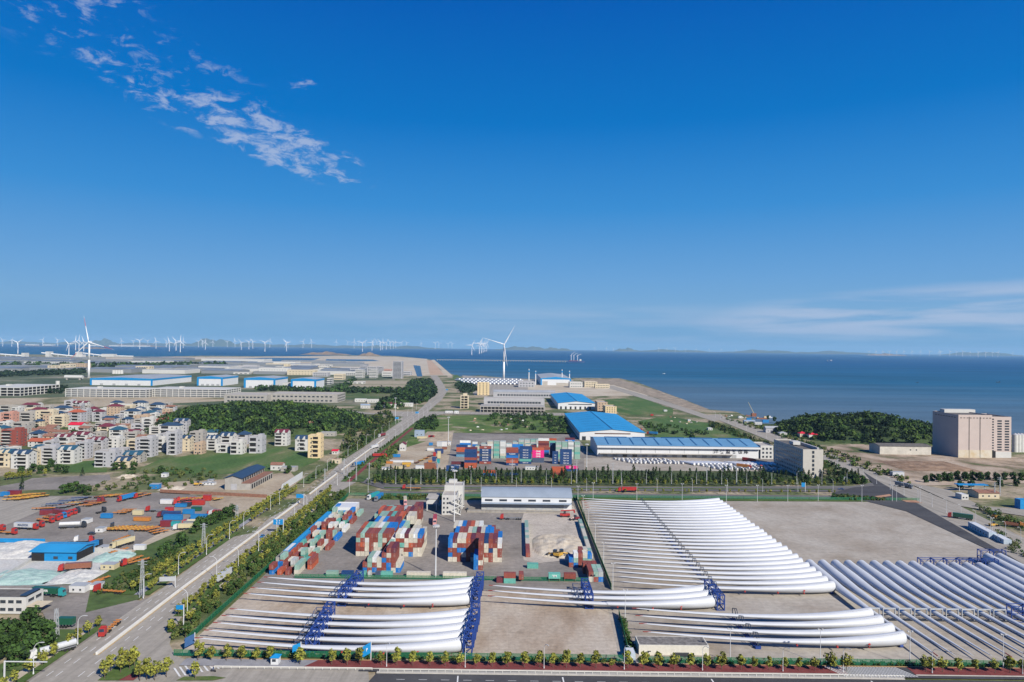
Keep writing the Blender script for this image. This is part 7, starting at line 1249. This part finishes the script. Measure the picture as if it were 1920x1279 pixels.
a, b_ = G(300, 924), G(500, 934); r = E('yard_wall', 'dark brick boundary wall behind the truck park', 'wall', (a.x, a.y, .3), math.atan2(b_.y - a.y, b_.x - a.x)); slab(r, 'panel', [(0, (b_ - a).length, 0, .4, 0, 2.4)], roofR)
a = G(818, 675.5); b_ = G(1095, 678); b_.y = a.y; b_.x = XatpX(1092, a.y); r = E('pier', 'very long thin pier reaching out over the sea', 'pier', (a.x, a.y, -2.5)); Lp = b_.x - a.x; slab(r, 'deck', [(0, Lp, -7, 7, 8, 10.5)], wallD); pm = MB(); pm.box(-3, 3, -6, 6, -1, 8); pmm = pm.mesh('pile', wallD); [O('pile', pmm, r, (Lp * (k + .5) / 56, 0, 0)) for k in range(56)]
p = Vector((XatpX(1080, a.y - 60), a.y - 60, -2.5)); r = E('cargo_ship', 'white and dark cargo ship moored at the pier head', 'ship', p); mb = MB(); mb.prism([(-70, -10), (50, -10), (75, 0), (50, 10), (-70, 10)], 0, 12); O('hull', mb.mesh('hull', vm('navy')), r); slab(r, 'superstructure', [(30, 46, -8, 8, 12, 28)], wallW); slab(r, 'hatch', [(-60, 15, -8, 8, 12, 16)], vm('maroon'))
for k, x_ in enumerate((1071, 1076, 1083)): q = Vector((XatpX(x_, a.y), a.y + 2, 8)); r = E('dock_crane', f'white dock crane on the pier head, {od(k + 1)} from the left', 'crane', q); mb = MB(); mb.box(-5, 5, -5, 5, 0, 4); mb.box(-1.6, 1.6, -1.6, 1.6, 4, 50); O('tower', mb.mesh('tower', towerm), r); mb = MB(); mb.tube((-10, 0, 42), (34, 0, 82 - 10 * k), 1.3, .6, 5); mb.tube((0, 0, 48), (0, 0, 58), .8, n=4); mb.tube((0, 0, 57.5), (33, 0, 81 - 10 * k), .5, n=4); O('jib', mb.mesh('jib', towerm), r)
def boat(px_, py_, L_, hull_, top, label): p = G(px_, py_); p.z = -2.4; r = E('boat', label, 'boat', p, 0); mb = MB(); mb.prism([(-L_ / 2, -L_ * .1), (L_ * .3, -L_ * .1), (L_ / 2, 0), (L_ * .3, L_ * .1), (-L_ / 2, L_ * .1)], 0, L_ * .09); O('hull', mb.mesh('hull', vm(hull_)), r); slab(r, 'cabin', [(L_ * .1, L_ * .3, -L_ * .06, L_ * .06, L_ * .09, L_ * .22)], vm(top)); slab(r, 'deck_house', [(-L_ * .45, -L_ * .35, -L_ * .05, L_ * .05, L_ * .09, L_ * .15)], vm(top))
boat(1556, 677, 75, 'navy', 'white', 'small white and dark ship on the sea at right'); boat(1720, 716.5, 12, 'black', 'black', 'tiny dark boat on the sea above the hill'); boat(1872, 716, 18, 'black', 'black', 'tiny dark boat near the right edge'); boat(1484, 661.5, 110, 'silver', 'white', 'faint white ship near the horizon'); boat(1245, 700, 14, 'white', 'white', 'tiny white boat off the shore'); boat(1430, 783, 22, 'brown', 'cream', 'brown workboat at the muddy shore'); boat(1440, 781, 16, 'silver', 'white', 'pale boat beside the brown workboat'); boat(1407, 778, 18, 'brown', 'brown', 'old brown boat drawn up on shore')
p = G(1413, 781); r = E('shore_crane', 'brown crane with raised lattice jib at the shore', 'crane', p); slab(r, 'body', [(-4, 4, -3, 3, 0, 6)], vm('brown')); mb = MB(); mb.tube((1, 0, 4), (-10, 0, 26), .6, .35, 5); O('jib', mb.mesh('jib', vm('cream')), r)
DQ = sorted([random.choice([(random.uniform(1340, 1420), random.uniform(776, 786)), (random.uniform(880, 990), random.uniform(786, 808)), (random.uniform(660, 800), random.uniform(748, 768)), (random.uniform(1250, 1320), random.uniform(782, 800))]) for _ in range(46)])
for i, (a, b_) in enumerate(DQ):
    p = G(a, b_); r = E('debris_pile', f'small pale pile of junk, {od(i + 1)} from the left on rough ground', 'debris', p, random.random() * 6, 'junk piles on rough ground'); mb = MB(); mb.hip(-2.5, 2.5, -1.5, 1.5, 0, random.uniform(1, 2.4)); mb.box(-1, 1.6, -2.2, -.4, 0, 1.2); O('heap', mb.mesh('heap', random.choice([wallW, wallD, wallK, roofR, wallT])), r)
# ================================================================ air
hz = MB(); hz.box(-44500, 44500, -1600, 44500, -8, 430)
hm = bpy.data.materials.new('haze'); hm.use_nodes = True; ht = hm.node_tree; ht.nodes.clear()
pv = ht.nodes.new('ShaderNodeVolumePrincipled'); pv.inputs['Density'].default_value = 2.3e-5; pv.inputs['Color'].default_value = (0.42, 0.72, 1.0, 1); pv.inputs['Anisotropy'].default_value = 0.0
ho = ht.nodes.new('ShaderNodeOutputMaterial'); ht.links.new(pv.outputs[0], ho.inputs['Volume'])
O('haze', hz.mesh('haze', hm), kind='stuff', label='thin blue haze over the far coast and sea', cat='haze')
